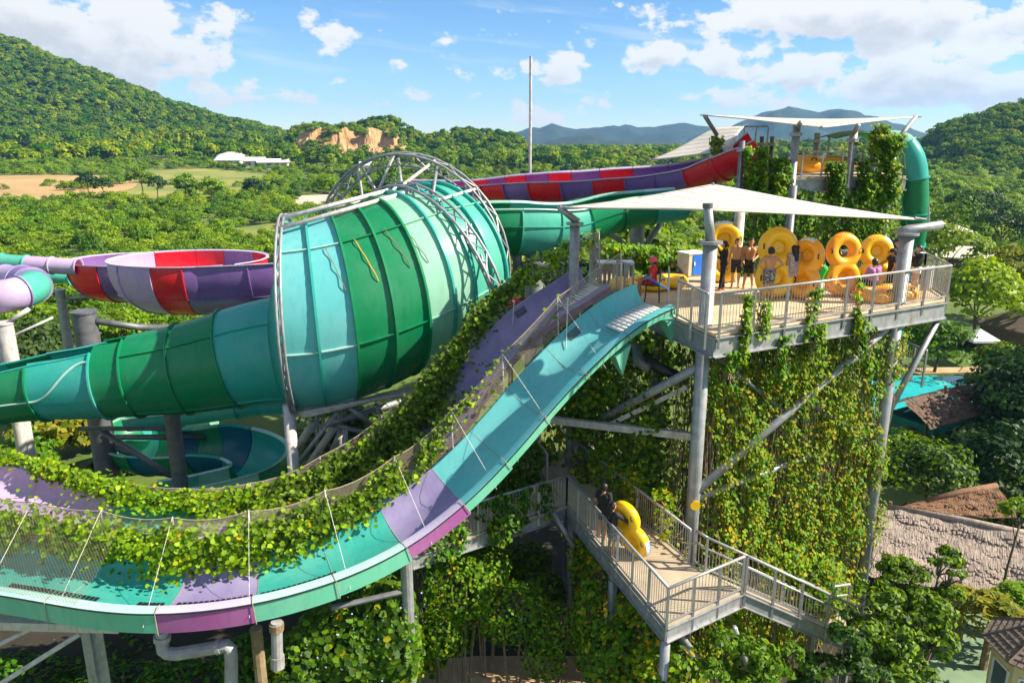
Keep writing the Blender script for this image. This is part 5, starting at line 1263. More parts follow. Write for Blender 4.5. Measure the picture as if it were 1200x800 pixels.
railing('shaded railing along the creeper side of the walkway', [W['fr_'], W['br']+Vector((-.05, 0, 0))], 1.05, 1.3)
railing('outer grey railing of the ramp, near side', [ra+Vector((.08, 0, 0)), rA, rA+dr_*1.0], 1.05, 1.15, mid=True)
railing('inner grey railing of the ramp, creeper side', [W['br']+Vector((.1, -.05, 0)), rb.lerp(W['br'], .2), rB, rB+dr_*1.0], 1.05, 1.2, mid=True)
railing('grey railing across the far end of the walkway under the slide', [W['fl'], W['fl'].lerp(jl, .55)], 1.05, 1.0)
railing('small grey railing of a stair behind the right post, below the deck', [at_z(1056, 428, 9.2), at_z(1082, 440, 9.2)], .9, .7)
st = thing('stair', 'grey steel stair running down behind the right post of the deck', 'stair', at_z(1040, 420, 9.5))
s0_, s1_ = at_y(1022, 392, 26.6), at_y(1062, 436, 26.6)
for k in range(2): MB().beam(s0_+Vector((0, k*.9, 0)), s1_+Vector((0, k*.9, 0)), .06, .24).build('stringer', M['steel_dark'], st)
for k in range(9): q = s0_.lerp(s1_, (k+.5)/9); MB().box(q+Vector((0, .45, .04)), (.26, .86, .03)).build('tread', M['steel'], st)

# ------------------------------------------------------------------ shade sails
def sail(label, A, B, C_, D, cat=.12, sagz=.25, n=26, hem=True):
    t = thing('shade_sail', label, 'shade sail', (A+B+C_+D)/4); cen = (A+B+C_+D)/4
    def edge(p, q, s):
        m_ = p.lerp(q, s); w = 4*s*(1-s)*cat; return m_.lerp(Vector((cen.x, cen.y, m_.z-(sagz*.2))), w)
    rows = []
    for i in range(n+1):
        u = i/n; row = []
        for j in range(n+1):
            v = j/n
            Pu = edge(A, B, u)*(1-v) + edge(D, C_, u)*v; Pv = edge(A, D, v)*(1-u) + edge(B, C_, v)*u
            Bl = (A*(1-u)+B*u)*(1-v) + (D*(1-u)+C_*u)*v
            row.append(Pu+Pv-Bl - Vector((0, 0, sagz*.5*math.sin(PI*u)*math.sin(PI*v))))
        rows.append(row)
    MB().grid(rows).build('cloth', M['sail'], t, smooth=True, solid=.015)
    for j in range(3, n, 4):
        MB().tube([Vector(rows[i][j])+Vector((0, 0, .010)) for i in range(n+1)], .009, 4, False).build('seam', M['sail'], t)
    for p, q in ((A, B), (B, C_), (C_, D), (D, A)): MB().tube([edge(p, q, s/14)-Vector((0, 0, .012)) for s in range(15)], .028, 6).build('edge_cable', M['sail'], t, smooth=True)
    for p in (A, B, C_, D):
        d = (p-cen).normalized(); MB().tube([p-d*.12, p+d*.22], [.06, .03], 6).build('corner_plate', M['steel'], t)
    return t
sail('large cream shade sail stretched over the people on the upper deck', at_y(660, 243, pm.y-.05), hd+Vector((0, .12, .02)), at_y(1077, 256.5, pr.y+.1), at_y(836, 216, 27.5), .10, .12)
sail('thin beige shade sail seen edge on above the creeper clad upper tower', at_y(826, 135, 36), at_y(963, 149, 31), at_y(1074, 137, 36), at_y(955, 141, 42), .10, .0)
sail('small cream sail sloping down left of the upper tower', at_y(764, 187, 40), at_y(858, 176, 36), at_y(872, 148, 40), at_y(838, 150, 43), .10, .0)

# ------------------------------------------------------------------ the upper tower behind
up_t = thing('tower', 'upper slide tower behind the sail, overgrown with creepers, orange raft on top', 'tower', at_y(970, 300, 34))
zu = at_y(960, 207, 33.4).z
ua, ub, uc, ud = [Vector((*at_y(px, 207, Y).xy, 0)) for px, Y in ((868, 33), (1062, 33.6), (1062, 38.6), (868, 38.2))]
MB().prism([ua, ub, uc, ud], zu-.1, zu).build('deck_floor', M['deck'], up_t)
for a, b_ in ((ua, ub), (ud, ua), (ub, uc)): m_ = MB(); m_.ibeam(V3(a, zu-.36), V3(b_, zu-.36), .16, .5); m_.build('edge_beam', M['steel'], up_t)
for px, top, Y, r_, mt in ((934, 147, 33, .16, 'steel'), (1001, 154, 33.4, .16, 'steel'), (958, 156, 38, .14, 'steel'), (1050, 160, 33.6, .13, 'steel'), (905, 160, 38, .1, 'steel_dark'), (893, 160, 38, .1, 'steel_dark'), (840, 162, 37, .12, 'steel_dark'), (870, 165, 33, .12, 'steel_dark')):
    q = at_y(px, top, Y); MB().tube([(q.x, q.y, 0), q], r_, 12).build('post', M[mt], up_t, smooth=True)
    MB().tube([q-Vector((0, 0, .45)), q-Vector((0, 0, .30))], r_+.1, 10).build('post_flange', M['steel'], up_t)
for a, b_ in (((1050, 166, 33.6), (1073, 137, 34.5)), ((840, 158, 37), (826, 136, 36)), ((934, 150, 33), (938, 144, 32)), ((1000, 158, 33.4), (1006, 146, 33))): MB().tube([at_y(*a), at_y(*b_)], .1, 8).build('sail_arm', M['steel'], up_t, smooth=True)
railing('grey railing of the upper tower deck in front of the orange raft', [V3(ua, zu).lerp(V3(ub, zu), .36), V3(ua, zu).lerp(V3(ub, zu), .72)], 1.05, .95, bars=False)
railing('thin railing at the left end of the upper tower deck', [at_y(870, 178, 38), at_y(898, 178, 38)], 1.2, .6, bars=False)
cn = thing('canopy', 'green and orange canopy on the right end of the upper tower', 'canopy', at_y(1000, 160, 36))
mb = MB(); q = at_y(1000, 163, 35.5); mb.grid([[q+Vector((x, y, .35*math.cos(x*.9)-.2*abs(y)/2)) for x in np.linspace(-1.3, 1.3, 9)] for y in (-1.2, 0, 1.2)]); mb.build('roof', M['green'], cn, solid=.05)
for x in (-1.1, 1.1): MB().tube([q+Vector((x, 0, .1)), V3(q+Vector((x, 0, 0)), zu)], .05, 6).build('pole', M['steel'], cn)

# ------------------------------------------------------------------ creepers
def vnoise(P, s, seed=0.):
    return np.array([mnoise.noise(Vector((p[0]*s+seed, p[1]*s, p[2]*s))) for p in P])
def curtain(label, A, B, C_, D, n, depth, leaf, mats, wts, thresh=-.15, scale=.9, stems=40, group=None, name='creeper', facing=None, seed=0., edge=.12, spread=.7, sm='stem', streak=.35):
    """creepers hanging over a steep face A-B (top) D-C (foot): leaves through a slab of this depth, with gaps, over hanging stems"""
    cen0 = (A+B+C_+D)/4; t = thing(name, label, 'creeper', (cen0.x, cen0.y, min(C_.z, D.z)), group)
    nrm = (B-A).cross(D-A).normalized()
    if (facing or Vector((0, -1, 0))).dot(nrm) < 0: nrm = -nrm
    u = RNG.uniform(-.03, 1.03, n*3); v = RNG.uniform(-.02, 1.05, n*3)**.95
    A_, B_, C2, D_ = [np.array(q) for q in (A, B, C_, D)]
    P = (A_[None]*(1-u[:, None]) + B_[None]*u[:, None])*(1-v[:, None]) + (D_[None]*(1-u[:, None]) + C2[None]*u[:, None])*v[:, None]
    Ls = (B-A).length; S = np.stack([u*Ls, v*(D-A).length*streak, np.zeros_like(u)], 1)
    g = vnoise(S, scale, seed) + .55*vnoise(S*np.array([1, 1/streak, 1]), scale*2.7, seed+5)
    g -= np.maximum(0, 1-np.minimum(np.minimum(u, 1-u), np.minimum(v+.08, 1.06-v))/edge)*.55
    keep = np.where(g > thresh + RNG.uniform(-.22, .22, len(g)))[0][:n]
    P, g = P[keep], g[keep]; k = len(P)
    dd = (RNG.uniform(-.5, .5, k) + np.clip(g, -.3, .8)*.6)*depth
    P = P + np.array(nrm)[None]*dd[:, None]
    nn = np.tile(np.array(nrm*.8 + Vector((SUN_DIR.x*.75, SUN_DIR.y*.75, .7))), (k, 1))     # leaves turn to the light
    leaves('foliage', P, leaf*RNG.uniform(.6, 1.35, k), None, t, nn, spread, round_=leaf > .09, droop=.9, mats=[M[q] for q in mats], midx=RNG.choice(len(mats), k, p=np.array(wts)/sum(wts)), kind='stuff')
    if stems:
        mb = MB()
        for i in range(stems):
            a = random.random(); x0, x1 = A.lerp(B, a), D.lerp(C_, min(1, max(0, a+random.uniform(-.06, .06)))); s, e_ = sorted((random.uniform(-.02, .5), random.uniform(.4, 1.0)))
            pts = [x0.lerp(x1, s+(e_-s)*q/6) + nrm*random.uniform(-.5, .25)*depth + (B-A).normalized()*random.uniform(-.1, .1) for q in range(7)]
            mb.tube(pts, random.uniform(.008, .022), 4, False)
        mb.build('stem', M[sm], t)['kind'] = 'stuff'
    return t
pz = lambda p, z, dy=0.: Vector((p.x, p.y+dy, z))
MIX_Y = (['leaf_yellow', 'leaf_bright', 'leaf', 'leaf_dark'], [.34, .34, .24, .08])
MIX_G = (['leaf', 'leaf_bright', 'leaf_dark', 'leaf_yellow'], [.42, .32, .22, .04])
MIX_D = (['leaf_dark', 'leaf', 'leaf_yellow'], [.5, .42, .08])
pl_, pr_ = Vector((pf.x+.1, pf.y+.1, 0)), Vector((pr.x+.35, pr.y+.1, 0))
curtain('yellow and green creepers hanging over the tall front face of the tower', pz(pl_, 11.5), pz(pr_, 11.2), pz(pr_, .0), pz(pl_, 0.), 37000, .6, .098, ['leaf_yellow', 'leaf_bright', 'leaf'], [.60, .34, .06], thresh=-.42, scale=1.25, stems=330, seed=2., streak=.42)
curtain('thin brown stems and sparse creepers behind the tower front', pz(pl_, 11.4, 1.6), pz(pr_, 11., 1.6), pz(pr_, 0, 1.6), pz(pl_, 0, 1.6), 5200, .7, .13, ['leaf_dark', 'leaf', 'leaf_yellow'], [.4, .35, .25], thresh=.0, scale=1.1, stems=420, seed=9.)
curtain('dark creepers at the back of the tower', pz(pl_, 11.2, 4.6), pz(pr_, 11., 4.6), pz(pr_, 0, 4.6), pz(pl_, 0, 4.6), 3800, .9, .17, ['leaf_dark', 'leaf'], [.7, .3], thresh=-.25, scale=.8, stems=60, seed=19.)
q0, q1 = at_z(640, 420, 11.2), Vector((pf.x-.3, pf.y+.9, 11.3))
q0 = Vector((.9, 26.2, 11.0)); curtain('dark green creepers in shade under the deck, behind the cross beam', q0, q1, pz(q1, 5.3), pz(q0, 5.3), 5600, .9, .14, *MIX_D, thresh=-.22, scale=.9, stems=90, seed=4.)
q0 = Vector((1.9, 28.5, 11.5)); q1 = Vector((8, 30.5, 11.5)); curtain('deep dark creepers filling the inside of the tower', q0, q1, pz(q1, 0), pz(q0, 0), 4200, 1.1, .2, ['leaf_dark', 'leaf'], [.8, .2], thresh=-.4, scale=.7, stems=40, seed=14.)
a, b_ = jl+Vector((.35, .1, -.5)), W['nl']+Vector((.15, .3, -.5)); curtain('brownish creepers below the walkway edge', a, b_, pz(b_, 0), pz(a, 0), 4200, .6, .12, ['leaf_yellow', 'leaf', 'leaf_dark'], [.3, .4, .3], thresh=.02, scale=1.2, stems=120, seed=6., facing=Vector((-.9, -.4, 0)))
a, b_ = W['br']+Vector((.0, .2, 1.5)), W['fr_']+Vector((.2, .1, 1.7)); curtain('creepers along the inner railing of the walkway', b_, a, pz(a, 4.6), pz(b_, 4.6), 2600, .5, .11, *MIX_Y, thresh=.05, scale=1.4, stems=60, seed=7.)
a, b_ = rb+Vector((.3, .5, 1.2)), rB+dr_*1.2+Vector((0, .5, 1.6)); curtain('creepers behind the ramp railing', a, b_, pz(b_, 1.), pz(a, 2.), 2400, .6, .11, *MIX_Y, thresh=.0, scale=1.3, stems=70, seed=8.)
STR_ = ('long creeper strand on the deck edge just right of the tall post', 'creeper climbing the railing before the person with hands on hips', 'creeper on the railing below the person in the spotted dress', 'long creeper strand on the railing below the raft with the hole', 'short creeper strand under the deck edge below the orange raft', 'creeper under the deck edge below the raft with the hole', 'wide creeper strand under the deck edge below the hands on hips person', 'long creeper low on the deck beam left of the right post', 'short creeper on the deck beam close to the tall post')
# strands hanging over the deck edge and railing
for i, (px, top, ln, wd, n) in enumerate(((866, 1.0, 2.0, .28, 240), (884, .8, 1.1, .5, 170), (938, .9, 1.5, .5, 220), (990, 1.05, 1.6, .28, 230), (948, -.2, 1.0, .5, 160), (1000, -.1, 1.3, .35, 170), (910, -.35, 1.2, .6, 180), (1012, -.5, 1.6, .3, 160), (857, -.6, 1.0, .5, 150))):
    b0_ = FL.lerp(FR, (px-837)/272.); c_ = Vector((b0_.x, b0_.y-.1, ZD+top)); s = (FR-FL).normalized()*wd/2
    curtain(STR_[i], c_-s, c_+s, c_+s-Vector((0, 0, ln)), c_-s-Vector((0, 0, ln)), n, .22, .125, *MIX_G, thresh=-.25, scale=2.2, stems=6, seed=20.+i, group='creeper strands on the deck edge', edge=.05)
# greenery behind the deck
a, b_ = at_y(700, 286, 28.6), at_y(862, 292, 31.2); curtain('bright creepers massed along the back of the deck left of the cabinet', a, b_, pz(b_, 11.4), pz(a, 11.4), 4300, 1.0, .15, *MIX_G, thresh=-.12, scale=.8, stems=40, seed=31., streak=1., spread=.8)
a, b_ = at_y(868, 228, 33-.3), at_y(1063, 214, 33.3); curtain('creepers covering the face of the upper tower behind the sail', a, b_, pz(b_, 9.5), pz(a, 9.5), 13000, .8, .13, ['leaf_bright', 'leaf', 'leaf_yellow', 'leaf_dark'], [.40, .32, .20, .08], thresh=-.3, scale=1.0, stems=120, seed=33., streak=.3)
for i, (px0, px1, top, bot, Y, n) in enumerate(((872, 900, 172, 235, 32.7, 1900), (900, 930, 186, 240, 32.8, 1500), (1004, 1062, 158, 235, 33.0, 3200), (968, 992, 190, 236, 32.9, 800), (1020, 1045, 146, 180, 33.4, 420), (832, 848, 160, 182, 36.5, 240))):
    a, b_ = at_y(px0, top, Y), at_y(px1, top, Y); c_, d_ = at_y(px1, bot, Y), at_y(px0, bot, Y)
    curtain(('creeper column climbing the %s post of the upper tower' % ('left', 'second', 'right', 'middle', 'topmost', 'far left')[i]), a, b_, c_, d_, n, .6, .135, ['leaf', 'leaf_bright', 'leaf_yellow', 'leaf_dark'], [.35, .3, .12, .23], thresh=-.3, scale=1.2, stems=12, seed=40.+i)
# creepers sprawling over the nets of the slides
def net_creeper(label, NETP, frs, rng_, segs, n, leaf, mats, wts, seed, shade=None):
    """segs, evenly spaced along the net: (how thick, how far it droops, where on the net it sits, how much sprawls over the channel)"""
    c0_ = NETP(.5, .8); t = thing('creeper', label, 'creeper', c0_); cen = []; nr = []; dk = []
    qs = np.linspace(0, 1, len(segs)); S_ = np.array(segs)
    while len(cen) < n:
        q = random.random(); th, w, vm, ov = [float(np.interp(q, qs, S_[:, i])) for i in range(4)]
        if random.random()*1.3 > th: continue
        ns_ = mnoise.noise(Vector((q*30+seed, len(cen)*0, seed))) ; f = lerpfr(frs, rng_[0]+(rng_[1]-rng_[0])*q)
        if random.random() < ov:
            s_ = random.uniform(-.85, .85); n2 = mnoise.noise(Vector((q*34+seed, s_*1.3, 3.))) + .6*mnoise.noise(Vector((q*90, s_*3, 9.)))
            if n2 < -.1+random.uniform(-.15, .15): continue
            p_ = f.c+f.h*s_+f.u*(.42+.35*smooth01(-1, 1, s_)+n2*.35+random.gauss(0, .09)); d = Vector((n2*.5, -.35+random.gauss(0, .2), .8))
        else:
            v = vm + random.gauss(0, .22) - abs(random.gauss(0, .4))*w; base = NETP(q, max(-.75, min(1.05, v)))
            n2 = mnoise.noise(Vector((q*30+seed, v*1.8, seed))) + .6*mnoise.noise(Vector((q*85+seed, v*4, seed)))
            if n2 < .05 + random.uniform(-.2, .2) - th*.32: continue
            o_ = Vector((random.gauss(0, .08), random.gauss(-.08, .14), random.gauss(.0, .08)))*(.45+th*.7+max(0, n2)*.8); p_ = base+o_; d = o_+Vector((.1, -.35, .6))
        cen.append(tuple(p_)); nr.append(tuple(d.normalized())); dk.append(shade is not None and random.random() < shade(q))  # share of leaves coloured dark to paint in the tower's shadow
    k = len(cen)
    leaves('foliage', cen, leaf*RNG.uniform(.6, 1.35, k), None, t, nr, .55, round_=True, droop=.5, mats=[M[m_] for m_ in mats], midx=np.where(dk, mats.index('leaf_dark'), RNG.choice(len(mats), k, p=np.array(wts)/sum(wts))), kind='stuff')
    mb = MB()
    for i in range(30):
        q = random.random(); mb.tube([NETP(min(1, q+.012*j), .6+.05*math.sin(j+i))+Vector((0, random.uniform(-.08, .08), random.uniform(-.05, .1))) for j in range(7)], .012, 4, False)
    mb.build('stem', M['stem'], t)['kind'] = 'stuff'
FR_, SR_ = (t_at_px(FS, 752), .93), (t_at_px(SS, 712), .93)
def along(R_, frs, tab):
    """values listed by where they are seen, resampled evenly along the net"""
    ts = [((t_at_px(frs, px)-R_[0])/(R_[1]-R_[0]), v) for px, *v in tab]; xs = [a for a, _ in ts]; A = np.array([v for _, v in ts]); o = np.argsort(xs); xs = np.array(xs)[o]; A = A[o]
    return [tuple(float(np.interp(q, xs, A[:, i])) for i in range(A.shape[1])) for q in np.linspace(0, 1, 60)]
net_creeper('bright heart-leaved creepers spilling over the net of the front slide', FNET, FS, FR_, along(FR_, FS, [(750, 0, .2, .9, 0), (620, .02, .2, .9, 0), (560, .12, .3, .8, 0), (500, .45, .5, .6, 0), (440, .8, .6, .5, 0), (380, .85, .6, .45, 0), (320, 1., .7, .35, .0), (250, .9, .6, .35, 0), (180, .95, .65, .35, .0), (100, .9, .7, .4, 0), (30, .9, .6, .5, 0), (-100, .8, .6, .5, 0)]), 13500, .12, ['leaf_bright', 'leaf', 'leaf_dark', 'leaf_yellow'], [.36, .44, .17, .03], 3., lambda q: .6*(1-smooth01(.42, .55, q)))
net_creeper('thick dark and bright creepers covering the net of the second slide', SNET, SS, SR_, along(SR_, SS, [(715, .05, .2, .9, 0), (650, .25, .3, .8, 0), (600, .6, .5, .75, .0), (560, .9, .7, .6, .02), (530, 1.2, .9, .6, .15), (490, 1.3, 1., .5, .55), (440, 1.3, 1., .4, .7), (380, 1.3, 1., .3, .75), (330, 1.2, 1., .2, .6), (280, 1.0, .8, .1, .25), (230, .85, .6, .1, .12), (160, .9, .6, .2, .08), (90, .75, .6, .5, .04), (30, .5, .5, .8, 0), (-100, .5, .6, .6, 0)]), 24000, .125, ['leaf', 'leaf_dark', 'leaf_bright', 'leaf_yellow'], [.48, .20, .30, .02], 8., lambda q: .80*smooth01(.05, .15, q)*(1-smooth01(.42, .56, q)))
# hedges and bushes low down
def mound(label, blobs, n, leaf, mats, wts, name='creeper_hedge', cat='hedge', stems=0, round_=True):
    c = Vector(blobs[0][:3]); t = thing(name, label, cat, (c.x, c.y, 0)); cen = []; nr = []
    vol = np.array([b_[3]*b_[4]*b_[5] for b_ in blobs])**.67; cnt = RNG.choice(len(blobs), n, p=vol/vol.sum())
    for i in cnt:
        x, y, z, rx, ry, rz = blobs[i]; d = RNG.normal(size=3); d /= np.linalg.norm(d)
        ns_ = mnoise.noise(Vector((x+d[0]*rx*1.2, y+d[1]*ry*1.2, z+d[2]*rz*1.2))*.9); k = 1 - abs(random.gauss(0, .14)) + ns_*.22
        p_ = (x+d[0]*rx*k, y+d[1]*ry*k, z+d[2]*rz*k)
        if p_[2] < .03: continue
        cen.append(p_); nr.append((d[0]/rx, d[1]/ry-.1, d[2]/rz+.35))
    nr = np.array(nr); nr /= np.linalg.norm(nr, axis=1, keepdims=True); k = len(cen)
    leaves('foliage', cen, leaf*RNG.uniform(.6, 1.35, k), None, t, nr, .5, round_=round_, droop=.4, mats=[M[m_] for m_ in mats], midx=RNG.choice(len(mats), k, p=np.array(wts)/sum(wts)), kind='stuff')
    mb = MB()
    for x, y, z, rx, ry, rz in blobs:
        for j in range(5): a = random.uniform(0, 6.28); mb.tube([(x+.2*math.cos(a), y+.2*math.sin(a), 0), (x+rx*.5*math.cos(a), y+ry*.5*math.sin(a), z+rz*.3)], .03, 5, False)
    mb.build('stem', M['stem'], t)['kind'] = 'stuff'
    return t
def bl_(px, py, Y, rx, ry, rz): p_ = at_y(px, py, Y); return (p_.x, p_.y, p_.z, rx, ry, rz)
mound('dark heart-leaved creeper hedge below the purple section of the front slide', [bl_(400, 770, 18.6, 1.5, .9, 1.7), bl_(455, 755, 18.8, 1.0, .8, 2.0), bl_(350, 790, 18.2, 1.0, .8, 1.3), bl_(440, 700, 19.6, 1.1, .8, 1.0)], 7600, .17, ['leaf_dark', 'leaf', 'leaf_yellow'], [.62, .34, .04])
mound('mixed flowering shrubs behind the hedge under the side walkway', [bl_(540, 690, 20.6, 1.1, 1., 1.3), bl_(600, 715, 20.4, 1.3, 1., 1.1), bl_(650, 735, 20.2, .9, .9, .8), bl_(520, 740, 20.2, .8, .8, .9), bl_(570, 665, 21.2, .9, .9, .7), bl_(470, 780, 19.4, .6, .6, .8), bl_(640, 775, 19.6, .7, .5, .6)], 8200, .11, ['leaf', 'leaf_bright', 'leaf_dark', 'leaf_yellow'], [.35, .22, .33, .10], name='shrub', cat='shrub', round_=False)
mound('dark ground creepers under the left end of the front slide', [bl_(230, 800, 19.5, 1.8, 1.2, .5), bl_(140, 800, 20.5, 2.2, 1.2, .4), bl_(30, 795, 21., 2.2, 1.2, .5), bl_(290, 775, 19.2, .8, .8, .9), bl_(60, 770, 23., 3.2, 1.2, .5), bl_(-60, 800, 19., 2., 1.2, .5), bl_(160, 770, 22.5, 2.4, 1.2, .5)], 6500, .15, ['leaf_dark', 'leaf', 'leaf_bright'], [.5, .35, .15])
mound('rank greenery at the foot of the tower below the landing', [bl_(720, 770, 18.2, 1.0, .9, 1.2), bl_(790, 790, 17.4, .9, .8, .9), bl_(690, 720, 19.4, .5, .6, 1.3), bl_(950, 700, 19.6, .9, .6, 1.0), bl_(760, 720, 18.8, .7, .6, 1.2)], 5200, .12, ['leaf', 'leaf_yellow', 'leaf_dark', 'leaf_bright'], [.35, .2, .3, .15])
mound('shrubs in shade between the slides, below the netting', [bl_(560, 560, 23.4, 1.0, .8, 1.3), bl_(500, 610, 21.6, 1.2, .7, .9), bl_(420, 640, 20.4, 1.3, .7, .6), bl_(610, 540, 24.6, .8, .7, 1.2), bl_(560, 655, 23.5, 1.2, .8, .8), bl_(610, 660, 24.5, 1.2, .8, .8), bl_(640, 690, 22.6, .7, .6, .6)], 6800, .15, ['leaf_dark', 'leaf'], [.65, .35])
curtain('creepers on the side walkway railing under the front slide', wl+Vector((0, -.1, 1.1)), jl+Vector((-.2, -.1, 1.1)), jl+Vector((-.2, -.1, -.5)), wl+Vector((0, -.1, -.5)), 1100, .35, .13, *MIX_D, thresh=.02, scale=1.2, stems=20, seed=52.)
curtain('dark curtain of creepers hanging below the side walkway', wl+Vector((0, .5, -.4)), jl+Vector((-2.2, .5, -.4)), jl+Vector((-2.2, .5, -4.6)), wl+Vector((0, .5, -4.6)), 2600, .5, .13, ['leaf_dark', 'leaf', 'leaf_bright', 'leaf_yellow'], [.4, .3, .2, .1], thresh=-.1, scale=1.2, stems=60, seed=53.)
# small flowers dotted over the hedge
fl = thing('flowers', 'scattered small pale blue flowers on the dark creeper hedge', 'flowers', at_y(430, 760, 17.6)); c_ = []
for k in range(20): c_.append(tuple(at_y(random.uniform(350, 500), random.uniform(690, 800), 17.75-random.uniform(0, .3))))
M['petal'] = surf('pale_blue_petal', (.42, .40, .75), .7); leaves('petals', c_, .045, M['petal'], fl, np.tile((0, -1, .5), (20, 1)), .4, round_=True, kind='stuff')
# ------------------------------------------------------------------ rafts, people and things on the decks
def capsule(mb, p0, r0, p1, r1, n=12):
    p0, p1 = Vector(p0), Vector(p1); d = p1-p0
    if d.length < 1e-4: d = Vector((0, 0, 1e-3)); p1 = p0+d
    t = d.normalized(); pts = []; rs = []
    for k in range(4): a = PI/2*(1-k/4); pts.append(p0-t*r0*math.sin(a)); rs.append(max(.0008, r0*math.cos(a)))
    for k in range(5): a = PI/2*k/4.0; pts.append(p1+t*r1*math.sin(a)); rs.append(max(.0008, r1*math.cos(a)))
    mb.tube(pts, rs, n); return mb
def remeshed(mb, voxel, smooth=2):
    me = bpy.data.meshes.new('tmp'); me.from_pydata([tuple(v) for v in mb.v], [], mb.f); o = bpy.data.objects.new('tmp', me); COL.objects.link(o)
    md = o.modifiers.new('r', 'REMESH'); md.mode = 'VOXEL'; md.voxel_size = voxel
    if smooth: ms = o.modifiers.new('s', 'SMOOTH'); ms.factor = .5; ms.iterations = smooth
    dg = bpy.context.evaluated_depsgraph_get(); out = bpy.data.meshes.new_from_object(o.evaluated_get(dg)); bpy.data.objects.remove(o); bpy.data.meshes.remove(me)
    return out
def place(name, me, mat, parent, off=(0, 0, 0)):
    o = bpy.data.objects.new(name, me); COL.objects.link(o); o.parent = parent; me.materials.clear(); me.materials.append(mat); me.shade_smooth(); o.location = off; return o

SK = {k: surf('skin_'+k, c, .5, 0, .08, 6.) for k, c in (('tan', (.46, .23, .125)), ('light', (.55, .31, .19)), ('brown', (.33, .155, .08)))}
HAIR = surf('black_hair', (.012, .010, .009), .45, 0, .3, 30.)
CL = {k: surf('cloth_'+k, c, .8, 0, .15, 8.) for k, c in (('black', (.014, .014, .016)), ('navy', (.03, .035, .07)), ('red', (.60, .012, .02)), ('green', (.02, .45, .06)), ('purple', (.36, .17, .42)), ('grey', (.26, .25, .27)), ('white', (.7, .7, .7)), ('pink', (.75, .10, .16)))}
def plaid(name, a, b_, sc):
    m_, nt, bs = new_mat(name); tc = nt.nodes.new('ShaderNodeTexCoord'); ck = nt.nodes.new('ShaderNodeTexChecker'); ck.inputs['Scale'].default_value = sc
    nlink(nt, tc.outputs['Object'], ck.inputs['Vector']); ck.inputs[1].default_value = (*a, 1); ck.inputs[2].default_value = (*b_, 1); nlink(nt, ck.outputs[0], bs.inputs['Base Color']); bs.inputs['Roughness'].default_value = .85; return m_
CL['plaid'] = plaid('red_black_check', (.5, .02, .03), (.02, .012, .014), 16)
m_, nt, bs = new_mat('spotted_print'); nlink(nt, ramp(nt, [(.42, (.62, .58, .6)), (.5, (.10, .06, .10)), (.6, (.5, .42, .46))], noise_n(nt, 26, 2)), bs.inputs['Base Color']); bs.inputs['Roughness'].default_value = .85; CL['print'] = m_
m_, nt, bs = new_mat('palm_print'); nlink(nt, ramp(nt, [(.46, (.28, .27, .29)), (.52, (.04, .05, .06))], noise_n(nt, 18, 3)), bs.inputs['Base Color']); bs.inputs['Roughness'].default_value = .85; CL['palm'] = m_

